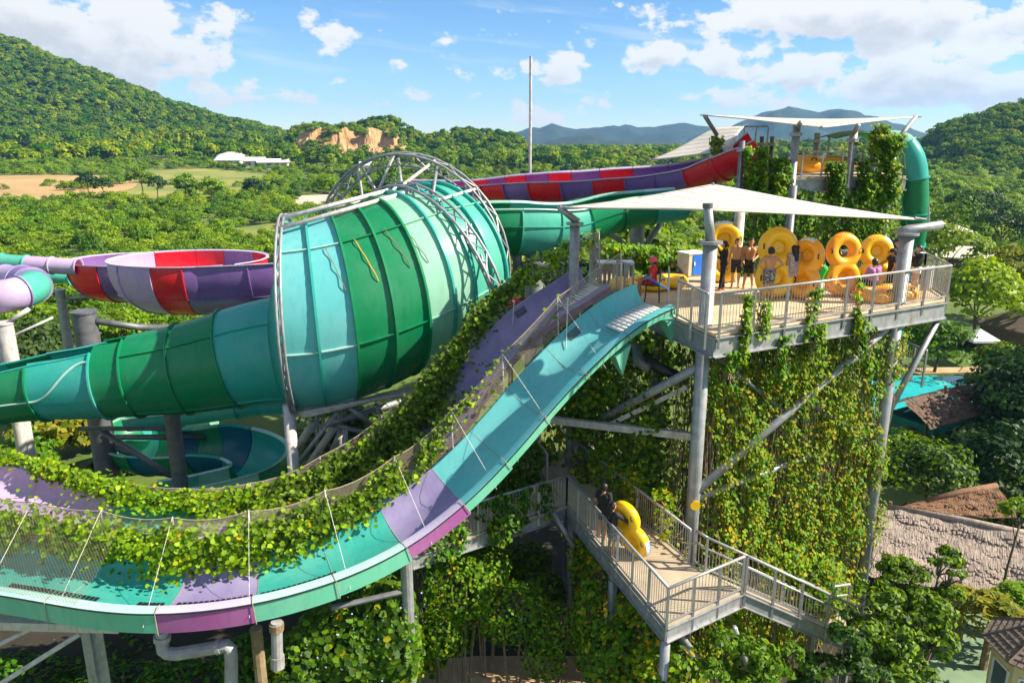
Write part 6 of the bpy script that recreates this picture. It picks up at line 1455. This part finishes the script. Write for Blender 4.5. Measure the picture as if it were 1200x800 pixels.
def person(label, loc, yaw, pose=None, skin='tan', wear=(), hair='short', hat=None, s=1.0, group=None):
    J = dict(hipL=(-.09, 0, .90), hipR=(.09, 0, .90), kneeL=(-.10, .02, .49), kneeR=(.10, .02, .49), ankL=(-.11, -.02, .085), ankR=(.11, -.02, .085), toeL=(-.13, .15, .04), toeR=(.13, .15, .04),
             pel=(0, 0, .95), waist=(0, .01, 1.10), chest=(0, 0, 1.33), shL=(-.185, 0, 1.41), shR=(.185, 0, 1.41), neck=(0, .0, 1.46), head=(0, .02, 1.60),
             elbL=(-.25, -.03, 1.13), elbR=(.25, -.03, 1.13), wrL=(-.27, .06, .89), wrR=(.27, .06, .89), face=(0, 1, 0))
    J.update(pose or {}); J = {k: Vector(v) for k, v in J.items()}
    t = thing('person', label, 'person', loc, group); t.rotation_euler = (0, 0, R(yaw)); t.scale = (s, s, s)
    caps = []      # (tag, p0, r0, p1, r1)
    add = lambda tg, a, ra_, b_, rb_: caps.append((tg, Vector(a), ra_, Vector(b_), rb_))
    sx = (J['hipR']-J['hipL']).normalized(); cx = (J['shR']-J['shL']).normalized()
    add('pelvis', J['pel']-sx*.07, .112, J['pel']+sx*.07, .112)
    for k in (-1, 1):
        add('belly', J['pel']+sx*.055*k, .112, J['waist']+cx*.05*k, .10); add('torso', J['waist']+cx*.05*k, .10, J['chest']+cx*.085*k, .112)
        add('torso', J['chest']+cx*.07*k, .10, (J['shR'] if k > 0 else J['shL'])-cx*.03*k, .062)
    add('neck', J['neck']-(J['head']-J['neck'])*.3, .062, J['neck'].lerp(J['head'], .55), .052)
    up = (J['head']-J['neck']).normalized(); fw = (J['face']-up*J['face'].dot(up)).normalized(); rt = fw.cross(up); hc = J['head']
    add('head', hc-fw*.012-up*.01, .092, hc-fw*.012+up*.035, .090); add('head', hc+fw*.018-up*.035, .072, hc+fw*.018+up*.03, .078); add('head', hc+fw*.048-up*.078, .042, hc+fw*.03-up*.07, .052)
    add('head', hc+fw*.092+up*.005, .009, hc+fw*.105-up*.028, .016)
    for k in (-1, 1): add('head', hc+rt*.09*k-fw*.015+up*.012, .016, hc+rt*.088*k-fw*.012-up*.022, .012)
    for S in 'LR':
        k = 1 if S == 'R' else -1
        add('uarm', J['sh'+S], .060, J['elb'+S], .043); add('farm', J['elb'+S], .042, J['wr'+S], .029)
        d = (J['wr'+S]-J['elb'+S]).normalized(); d = (d+Vector((0, 0, -.25))).normalized() if (pose or {}).get('wr'+S) is None else d
        lat = d.cross(Vector((k*.9, .3, .2))).normalized(); nrm = d.cross(lat)
        for q in (-.022, 0, .022): add('hand', J['wr'+S]+lat*q*.7, .020, J['wr'+S]+d*.085+lat*q*1.25, .018)
        for q, L_ in ((-.032, .062), (-.011, .076), (.011, .072), (.032, .055)):
            b0 = J['wr'+S]+d*.092+lat*q; m1 = b0+d*L_*.55+nrm*.008*k; add('hand', b0, .0105, m1, .0095); add('hand', m1, .0095, m1+d*L_*.42+nrm*.022*k, .0085)
        th = J['wr'+S]+d*.03+lat*.026; add('hand', th, .014, th+d*.035+lat*.034, .012); add('hand', th+d*.035+lat*.034, .012, th+d*.068+lat*.040, .010)
        add('thigh', J['hip'+S], .094, J['knee'+S], .058); add('calf', J['knee'+S], .056, J['knee'+S].lerp(J['ank'+S], .35), .058); add('calf', J['knee'+S].lerp(J['ank'+S], .35), .058, J['ank'+S], .036)
        add('foot', J['ank'+S]-Vector((0, 0, .03)), .042, J['toe'+S], .030); f_ = (J['toe'+S]-J['ank'+S]); add('foot', J['ank'+S]-f_*.2-Vector((0, 0, .045)), .032, J['toe'+S], .028)
    mb = MB()
    for _, a, ra_, b_, rb_ in caps: capsule(mb, a, ra_, b_, rb_, 10)
    me = remeshed(mb, .0115, 2); body = place('body', me, SK[skin], t)
    nv = len(me.vertices); co = np.empty(nv*3); me.vertices.foreach_get('co', co); co = co.reshape(-1, 3); no = np.empty(nv*3); me.vertices.foreach_get('normal', no); no = no.reshape(-1, 3)
    best = np.full(nv, 1e9); tg = np.zeros(nv, int); tt = np.zeros(nv); tags = sorted({c[0] for c in caps})
    for c in caps:
        a, b_ = np.array(c[1]), np.array(c[3]); d = b_-a; q = np.clip(((co-a)@d)/max(d@d, 1e-9), 0, 1); ds = np.linalg.norm(co-(a+q[:, None]*d), axis=1)-(c[2]+(c[4]-c[2])*q)
        m2 = ds < best-(.004 if c[0] != 'head' else 0); best[m2] = ds[m2]; tg[m2] = tags.index(c[0]); tt[m2] = q[m2]
    # along a leg or arm, the share of the whole bone
    for S in 'LR':
        for nm, a, b_ in (('thigh', 'hip', 'knee'), ('uarm', 'sh', 'elb'), ('farm', 'elb', 'wr'), ('calf', 'knee', 'ank')):
            if nm not in tags: continue
            m2 = (tg == tags.index(nm)); a_, b2 = np.array(J[a+S]), np.array(J[b_+S]); d = b2-a_; q = np.clip(((co-a_)@d)/(d@d), 0, 1); near_ = np.linalg.norm(co-(a_+q[:, None]*d), axis=1) < .13
            tt[m2 & near_] = q[m2 & near_]
    pv = [tuple(p.vertices) for p in me.polygons]
    def cover(name, sel, mat, off, thick=.006):
        fs = [f for f in pv if all(sel[i] for i in f)]
        if not fs: return None
        ids = sorted({i for f in fs for i in f}); mp = {q: i for i, q in enumerate(ids)}
        m3 = bpy.data.meshes.new(name); m3.from_pydata((co[ids]+no[ids]*off).tolist(), [], [tuple(mp[i] for i in f) for f in fs])
        o = place(name, m3, mat, t); md = o.modifiers.new('thickness', 'SOLIDIFY'); md.thickness = thick; md.offset = 1; return o
    T = lambda *n: np.isin(tg, [tags.index(x) for x in n if x in tags])
    for w in wear:
        nm, mt, off = w[0], CL[w[1]], w[2] if len(w) > 2 else .012
        if nm == 'shorts': sel = T('pelvis') | (T('belly') & (tt < .45)) | (T('thigh') & (tt < .88))
        elif nm == 'swim_briefs': sel = T('pelvis') | (T('belly') & (tt < .3)) | (T('thigh') & (tt < .3))
        elif nm == 'trousers': sel = T('pelvis') | (T('belly') & (tt < .45)) | T('thigh') | (T('calf') & (tt < .93))
        elif nm == 'shirt': sel = T('torso') | (T('belly') & (tt > .12)) | (T('uarm') & (tt < .62))
        elif nm == 'long_shirt': sel = T('torso') | (T('belly') & (tt > .1)) | T('uarm') | (T('farm') & (tt < .92))
        elif nm == 'dress': sel = T('torso') | T('belly', 'pelvis') | (T('thigh') & (tt < .5)) | (T('uarm') & (tt < .12))
        elif nm == 'wetsuit': sel = T('torso', 'belly', 'pelvis', 'thigh', 'uarm') | (T('farm') & (tt < .95)) | (T('calf') & (tt < .95)) | (T('neck') & (tt < .2))
        cover(nm, sel, mt, off)
    rel = co-np.array(hc); yy = rel@np.array(fw); zz = rel@np.array(up)
    sel = T('head') & ((zz > .055+np.maximum(0, yy)*.35) | ((yy < -.015) & (zz > -.075)))
    cover('hair', sel, HAIR, .012, .012)
    if hair == 'long':
        h2 = MB()
        for k in (-.05, 0, .05): capsule(h2, hc-fw*.07+rt*k+up*.03, .055, hc-fw*.10+rt*k*.9-up*.16, .05); capsule(h2, hc-fw*.10+rt*k*.9-up*.16, .05, hc-fw*.13+rt*k*.7-up*.36, .03)
        place('long_hair', remeshed(h2, .014, 2), HAIR, t)
    if hair == 'bun':
        h2 = MB(); capsule(h2, hc-fw*.10+up*.0, .045, hc-fw*.12-up*.05, .04); place('hair_bun', remeshed(h2, .012, 2), HAIR, t)
    ey = MB()
    for k in (-1, 1): capsule(ey, hc+fw*.084+rt*.033*k+up*.012, .010, hc+fw*.086+rt*.036*k+up*.012, .009, 8)
    ey.build('eye', CL['black'], None, smooth=True).parent = t
    mo = MB(); capsule(mo, hc+fw*.086-rt*.02-up*.052, .007, hc+fw*.086+rt*.02-up*.052, .007, 6); mo.build('mouth', SK['brown'], None, smooth=True).parent = t
    if hat:
        hm = MB(); pr = [(.125, 0), (.12, .03), (.112, .07), (.085, .105), (.03, .122), (.002, .124)]
        if hat[0] == 'brim': pr = [(.19, -.03), (.185, -.024), (.125, .005)] + pr[1:]
        rows = [[hc+up*(.03+z)-fw*.01+(rt*math.cos(2*PI*j/20)+fw*math.sin(2*PI*j/20))*r_ for j in range(20)] for r_, z in pr]
        hm.grid(rows, close=True)
        if hat[0] == 'cap': hm.grid([[hc+up*.045+fw*.09+rt*x for x in (-.08, -.03, .03, .08)], [hc+up*.03+fw*.19+rt*x for x in (-.055, -.02, .02, .055)]])
        hm.build('hat', CL[hat[1]], None, smooth=True, solid=.006).parent = t
    return t
def deckpt(px, py, z=ZD): return at_z(px, py, z)
person('person in a black wetsuit by the tall post, hand raised to the mouth', deckpt(846, 341), 65, dict(elbR=(.22, .10, 1.12), wrR=(.06, .20, 1.40), elbL=(-.22, .08, 1.16), wrL=(-.02, .22, 1.18), ankL=(-.13, .06, .085), toeL=(-.15, .22, .04)), 'tan', [('wetsuit', 'black', .008)], 'bun')
person('shirtless person behind the one in a black wetsuit, facing the camera', deckpt(861, 337), 165, dict(wrL=(-.24, .16, .98)), 'light', [('shorts', 'navy', .014)])
person('shirtless stout person in dark shorts, one hand held before the belly', deckpt(876, 338), 170, dict(elbL=(-.27, -.02, 1.14), wrL=(-.12, .20, 1.04), chest=(0, .02, 1.33), pel=(0, .02, .95), ankL=(-.15, -.02, .085), ankR=(.15, 0, .085)), 'tan', [('shorts', 'black', .018)], s=1.02)
person('shirtless person seen from behind with hands on hips, grey patterned shorts', deckpt(899, 352), 3, dict(elbL=(-.40, -.06, 1.18), elbR=(.40, -.06, 1.18), wrL=(-.20, .02, 1.02), wrR=(.20, .02, 1.02), ankL=(-.15, -.02, .085), ankR=(.15, -.02, .085)), 'tan', [('shorts', 'palm', .02)])
person('long haired person in a spotted dress seen from behind beside the orange raft', deckpt(926, 349), 15, dict(wrL=(-.22, .14, .95)), 'tan', [('dress', 'print', .022)], 'long')
person('person in bright green shorts bending over between two rafts', deckpt(958, 347), 75, dict(pel=(0, -.10, .93), waist=(0, .08, 1.05), chest=(0, .28, 1.12), shL=(-.185, .34, 1.12), shR=(.185, .34, 1.12), neck=(0, .40, 1.13), head=(0, .52, 1.10), elbL=(-.22, .42, .86), elbR=(.22, .42, .86), wrL=(-.18, .55, .66), wrR=(.18, .55, .66), hipL=(-.09, -.10, .89), hipR=(.09, -.10, .89), face=(0, .6, -.8)), 'tan', [('shorts', 'green', .018)])
person('person in black mostly hidden behind the raft with the round hole', deckpt(971, 338), 185, dict(elbL=(-.26, .14, 1.2), wrL=(-.36, .34, 1.22), face=(.5, 1, 0)), 'brown', [('shirt', 'black'), ('shorts', 'black')])
person('person in a purple top sitting cross legged on the lying raft, back turned', Vector(deckpt(1022, 350))+Vector((0, .1, -.42)), 12, dict(kneeL=(-.34, .34, 1.0), kneeR=(.34, .34, 1.0), ankL=(.08, .46, .88), ankR=(-.08, .52, .88), toeL=(.2, .5, .86), toeR=(-.2, .56, .86), elbL=(-.27, .05, 1.14), elbR=(.27, .05, 1.14), wrL=(-.25, .26, 1.02), wrR=(.25, .26, 1.02)), 'light', [('long_shirt', 'purple', .014), ('trousers', 'black', .014)])
person('young person in a black tee and cap with a hand on the yellow raft', deckpt(1041, 344), 80, dict(elbR=(.2, .2, 1.2), wrR=(.12, .42, 1.14)), 'tan', [('shirt', 'black', .018), ('trousers', 'black', .014)], hat=('cap', 'black'), s=.88)
person('taller person in a dark cap behind the one in the black tee', deckpt(1046, 338), 115, None, 'tan', [('shirt', 'navy', .016), ('shorts', 'grey', .016)], hat=('cap', 'navy'), s=1.02)
person('person in black top and white shorts, hands to the mouth, near the corner', deckpt(1070, 346), 92, dict(elbR=(.20, .12, 1.16), wrR=(.04, .20, 1.42), elbL=(-.20, .12, 1.16), wrL=(-.05, .20, 1.40)), 'light', [('long_shirt', 'black', .022), ('swim_briefs', 'white', .016)], 'bun', s=.97)
# landing
person('person in black on the walkway reaching an arm out to the yellow raft', at_z(716, 650, ZL), -60, dict(elbR=(.30, .24, 1.22), wrR=(.24, .46, 1.06), elbL=(-.24, .08, 1.14), wrL=(-.22, .2, .95)), 'tan', [('long_shirt', 'black', .016), ('shorts', 'palm', .016)], 'long', s=.97)
person('person in black standing just behind the one reaching for the raft', at_z(706, 628, ZL), -30, None, 'tan', [('shirt', 'black', .016), ('shorts', 'black', .014)], s=1.0)
gp = at_ground(252, 502); person('tiny distant person in red beyond the lower green slide', (gp.x, gp.y, 0), 160, None, 'tan', [('shirt', 'red', .014), ('shorts', 'navy', .014)], s=.95)

# lifeguard on a chair
def chair(loc, yaw):
    t = thing('chair', 'black metal chair under the person in red by the slide mouths', 'chair', loc); t.rotation_euler = (0, 0, R(yaw)); mk = lambda nm, mb: setattr(mb.build(nm, M['black']), 'parent', t)
    mk('seat', MB().box((0, 0, .56), (.46, .44, .05))); mk('backrest', MB().box((0, -.22, .86), (.44, .04, .30)))
    for x in (-.2, .2):
        for y in (-.2, .2): mk('leg', MB().tube([(x, y, .55), (x*1.15, y*1.15, 0)], .02, 6))
        mk('back_post', MB().tube([(x, -.22, .55), (x, -.23, 1.0)], .016, 6))
    mk('footrest', MB().tube([(-.2, .22, .22), (.2, .22, .22)], .014, 6))
lg = deckpt(764, 353); chair(lg, 78)
person('person in red shirt and red hat sitting on a chair between the slide mouths', lg+Vector((0, 0, -.30)), 78, dict(kneeL=(-.14, .42, .92), kneeR=(.14, .42, .92), ankL=(-.14, .46, .50), ankR=(.14, .40, .50), toeL=(-.15, .62, .44), toeR=(.15, .56, .44), elbL=(-.26, .08, 1.14), elbR=(.26, .08, 1.14), wrL=(-.18, .34, 1.02), wrR=(.18, .34, 1.02)), 'brown', [('shirt', 'red', .018), ('shorts', 'plaid', .016)], hat=('brim', 'pink'))
bs_ = thing('barrier_strap', 'blue strap stretched beside the person in red', 'strap', deckpt(770, 340)); MB().tube([at_y(756, 323, 22.0), at_y(768, 330, 21.9), at_y(783, 339, 21.7)], .03, 6).build('strap', surf('blue_webbing', (.02, .16, .55), .6), bs_)
MB().tube([deckpt(783, 358), at_y(784, 312, deckpt(783, 358).y)], .03, 8).build('strap_post', M['rail'], bs_)

# rafts
def raft_body(rot_fn, closed=(True, True), R0=.44, r0=.225, gap=.48):
    mb = MB()
    for sgn in (-1, 1):
        rows = [[((sgn*gap)+(R0+r0*math.cos(b_))*math.cos(a), (R0+r0*math.cos(b_))*math.sin(a), r0*math.sin(b_)) for b_ in [2*PI*j/14 for j in range(14)]] for a in [2*PI*i/36 for i in range(36)]]
        rows.append(rows[0]); mb.grid(rows, close=True)
    return mb
RAFT_ME = remeshed(raft_body(None), .03, 4)
PATCH = surf('white_vinyl_print', (.72, .72, .74), .4); BLUEINK = surf('blue_print', (.02, .26, .62), .4); TEALINK = surf('teal_print', (.02, .50, .55), .4)
def raft(label, c, long_dir, face_dir, mat='yellow', s=1.0, closed=(1, 1), patch=None, group='two person rafts'):
    """a two-seat inflatable: long_dir along its two rings, face_dir across the open face"""
    x = Vector(long_dir).normalized(); z = Vector(face_dir); z = (z-x*z.dot(x)).normalized(); y = z.cross(x)
    t = thing('raft', label, 'raft', c, group); t.rotation_euler = Matrix((x, y, z)).transposed().to_euler(); t.scale = (s, s, s)
    o = place('tube_body', RAFT_ME.copy(), M[mat], t)
    for i, sgn in enumerate((1, -1)):
        if closed[i]:
            mb = MB(); rows = []
            for r_, z_ in ((.002, .03), (.06, .045), (.10, .01), (.13, .035), (.19, .03), (.205, .0), (.225, .03), (.31, .04)): rows.append([(sgn*.5+r_*math.cos(2*PI*j/28), r_*math.sin(2*PI*j/28), z_) for j in range(28)])
            f_ = mb.grid(rows, close=True).build('seat_floor', M[mat], None, smooth=True, solid=.012); f_.parent = t
        for sy in (-1, 1):
            mb = MB(); mb.tube([(sgn*.42, sy*.55, .18), (sgn*.44, sy*.57, .25), (sgn*.56, sy*.57, .25), (sgn*.58, sy*.55, .18)], .022, 6); mb.build('handle', M['black'], None, smooth=True).parent = t
    for k in range(-3, 4):     # seams round the waist of the tube
        a = .16*k; mb = MB(); pts = []
        for j in range(13): b_ = -.6+1.9*j/12; pts.append((.5+(.44+.222*math.cos(b_))*math.cos(a), (.44+.222*math.cos(b_))*math.sin(a), .222*math.sin(b_)))
        mb.tube(pts, .006, 4, False); mb.build('weld_seam', M['orange'], None).parent = t
    if patch:
        a0, wdt = patch[0], patch[1]; mb = MB(); sgn = 1
        rows = [[(.5+(.44+.219*math.cos(b_))*math.cos(a), (.44+.219*math.cos(b_))*math.sin(a), .219*math.sin(b_)) for b_ in np.linspace(*((-.75, .55) if patch[2] == 'script' else (-.5, 1.15)), 12)] for a in np.linspace(a0-wdt, a0+wdt, 14)]
        mb.grid(rows); pt_ = mb.build('print_panel', PATCH, None, smooth=True); pt_.parent = t
        P = lambda u, v: (.5+(.44+.226*math.cos(v))*math.cos(a0+u*wdt), (.44+.226*math.cos(v))*math.sin(a0+u*wdt), .226*math.sin(v))
        if patch[2] == 'script':     # blue handwriting across the panel
            ink = MB(); x_ = -.85
            for ch in range(7):
                hgt2 = .52 if ch in (0, 3, 5) else .28
                ink.tube([P(x_+.02, -.45), P(x_+.05, -.45+hgt2), P(x_+.11, -.45+hgt2*.9), P(x_+.10, -.3), P(x_+.17, -.44), P(x_+.22, -.4)], .012, 5, False); x_ += .245
            ink.build('lettering', BLUEINK, None).parent = t
        else:
            ink = MB()
            for k in range(3): ink.grid([[P(-.7+.5*k+.16*math.cos(q)*rr, .35+.26*math.sin(q)*rr) for q in [2*PI*j/16 for j in range(17)]] for rr in (.15, 1)])
            ink.build('emblem', TEALINK, None).parent = t
    return t
up_ = Vector((0, 0, 1))
def upright(label, px, py_foot, face_az, lean=.12, roll=0., z=ZD, **k):
    p = at_z(px, py_foot, z); f = Vector((math.sin(R(face_az)), -math.cos(R(face_az)), 0))       # 0 = towards the camera, positive = turned to the right
    sd = Vector((f.y, -f.x, 0)); ld = (up_ - f*lean + sd*roll).normalized(); s = k.get('s', 1.0)
    return raft(label, p+ld*(1.13*s), ld, f, **k)
upright('tall yellow raft with a closed disc, stood behind the person with hands on hips', 906, 349, 4, roll=-.06, mat='yellow', s=1.02)
upright('orange raft stood on end turned sideways, white print at its top, beside the spotted dress', 938, 350, -52, mat='orange', s=.88, patch=(0., .5, 'emblem'))
upright('orange yellow raft with an open round hole at the top', 986, 347, 8, mat='orange', closed=(0, 1), s=.93)
upright('yellow raft with a closed disc right of the raft with the hole', 1023, 342, -6, mat='yellow', s=.86, patch=(-.75, .3, 'emblem'))
upright('yellow raft behind the shirtless pair with a teal and white emblem on top', 846, 331, -8, mat='yellow', s=.98, patch=(.1, .55, 'emblem'))
q = at_z(1040, 352, ZD); raft('orange raft lying flat on the deck under the seated person', q+Vector((0, .12, .21)), (.93, .36, 0), (0, 0, 1), mat='orange', s=.98, patch=(0, .5, 'plain'))
q = at_z(779, 341, ZD); raft('yellow raft lying on the deck behind the person in red', q+Vector((0, .5, .22)), (.8, .5, 0), (0, 0, 1), mat='yellow', s=.9)
q = at_z(741, 342, ZD); raft('yellow raft with printed panel lying between the two slide mouths', q+Vector((0, .3, .22)), (.9, .3, 0), (0, -.3, 1), mat='yellow', s=.7, patch=(-1.5, .8, 'emblem'))
q = at_y(962, 192, 35.4); raft('long orange raft resting on the railing of the upper tower deck', q, (1, .05, 0), (0, -.1, 1), mat='orange', s=1.42, group=None)
for x in (-1.1, 1.1): MB().tube([q+Vector((x, .1, -.25)), V3(q+Vector((x, .1, 0)), zu)], .05, 6).build('raft_stand', M['rail'], up_t)
# the raft carried on the walkway
p = at_z(752, 652, ZL); ld = Vector((-.42, .22, 1)).normalized()
raft('yellow raft held upright on the walkway with blue handwriting on a white panel', p+ld*.87, -ld, Vector((-.80, -.5, .1)), mat='yellow', s=.77, patch=(1.12, .45, 'script'))
# cabinet, lounger, towel, bench, blossoms
def cabinet():
    c = deckpt(812, 324)+Vector((0, .35, 0)); t = thing('cabinet', 'beige cabinet with a bright blue door at the back of the deck', 'cabinet', c); rm = Matrix.Rotation(R(26), 3, 'Z')
    P = lambda x, y, z: c+rm @ Vector((x, y, z))
    MB().box(P(0, 0, .44), (.85, .7, .84), rm).build('case', surf('beige_panel', (.55, .47, .35), .6), t, bevel=.02)
    MB().box(P(0, 0, .885), (.9, .76, .05), rm).build('top', M['white'], t)
    d = MB().box(P(.08, -.36, .44), (.62, .03, .76), rm).build('door', surf('blue_paint', (.01, .13, .62), .4), t); MB().box(P(-.17, -.385, .5), (.05, .03, .14), rm).build('handle', M['white'], d)
    for x in (-.4, .4): MB().box(P(x, 0, .015), (.1, .7, .03), rm).build('foot', M['black'], t)
cabinet()
c = deckpt(793, 330); t = thing('lounger', 'dark brown folding lounger left of the blue cabinet', 'lounger', c)
MB().beam(c+Vector((-.5, 0, .30)), c+Vector((.25, .1, .30)), .5, .05).build('seat', M['wood'], t); MB().beam(c+Vector((.22, .1, .30)), c+Vector((-.28, .2, .85)), .5, .05).build('backrest', CL['black'], t)
for a in (-.45, .2):
    for y in (-.2, .25): MB().tube([c+Vector((a, y, .3)), c+Vector((a, y, 0))], .02, 6).build('leg', M['wood'], t)
c = deckpt(722, 334)+Vector((0, .4, 0)); t = thing('bench', 'low slatted counter with a white top behind the netting', 'counter', c)
MB().box(c+Vector((0, 0, .78)), (1.3, .6, .05)).build('top', M['white'], t)
for k in range(8): MB().box(c+Vector((-.56+.16*k, -.26, .38)), (.11, .03, .74)).build('slat', M['wood' if k % 3 else 'rail'], t)
for x in (-.6, .6): MB().box(c+Vector((x, .2, .38)), (.06, .06, .74)).build('leg', M['rail'], t)
m_, nt, bs = new_mat('striped_towel'); tc = nt.nodes.new('ShaderNodeTexCoord'); wv = nt.nodes.new('ShaderNodeTexWave'); wv.inputs['Scale'].default_value = 5.; nlink(nt, tc.outputs['Object'], wv.inputs['Vector']); nlink(nt, ramp(nt, [(.4, (.62, .6, .58)), (.6, (.22, .2, .2))], wv.outputs[0]), bs.inputs['Base Color']); bs.inputs['Roughness'].default_value = .9
a, b_ = FR.lerp(BR, .30)+Vector((0, 0, 1.14)), FR.lerp(BR, .62)+Vector((0, 0, 1.14)); t = thing('towel', 'striped white towel hung over the end railing of the deck', 'towel', a)
a, b_ = at_y(1082, 312, FR.y+.9), at_y(1096, 311, FR.y+.9); dz = lambda k, j: Vector((0, (.05*math.sin(j*1.4)), -.045*k+.0)); 
MB().grid([[a.lerp(b_, j/9)+Vector((0, .02*math.sin(j*1.7), -.85*k/8)) for j in range(10)] for k in range(9)]).build('cloth', m_, t, smooth=True, solid=.012)
fl = thing('blossom_shrub', 'pink and red blossoms showing behind the top of the purple slide', 'shrub', at_y(600, 372, 27)); q = at_y(600, 356, 27); cc = RNG.normal(size=(70, 3))*np.array([.32, .2, .2])+np.array(q)
leaves('blossom', cc, .14, None, fl, np.tile((0, -.6, .6), (70, 1)), .6, round_=True, mats=[surf('pink_petal', (.75, .05, .28), .6), surf('red_petal', (.7, .02, .04), .6), M['leaf']], midx=RNG.integers(0, 3, 70), kind='stuff')
MB().tube([(q.x, q.y, 4), q], .04, 6).build('stem', M['stem'], fl)
# ------------------------------------------------------------------ haze over the plain and far hills
def haze():
    mb = MB(); x0, x1, y0, y1, z0, z1 = -3900, 3900, -480, 3600, -3, 200
    mb.add([(x, y, z) for x in (x0, x1) for y in (y0, y1) for z in (z0, z1)], [(0, 1, 3, 2), (4, 6, 7, 5), (0, 4, 5, 1), (2, 3, 7, 6), (0, 2, 6, 4), (1, 5, 7, 3)])
    m_ = bpy.data.materials.new('haze'); m_.use_nodes = True; nt = m_.node_tree; nt.nodes.remove(nt.nodes['Principled BSDF'])
    v = nt.nodes.new('ShaderNodeVolumePrincipled'); v.inputs['Color'].default_value = (.22, .54, 1., 1); v.inputs['Density'].default_value = .00014; v.inputs['Anisotropy'].default_value = .2
    nt.links.new(v.outputs[0], nt.nodes['Material Output'].inputs['Volume'])
    o = mb.build('haze', m_); o['kind'] = 'stuff'
haze()
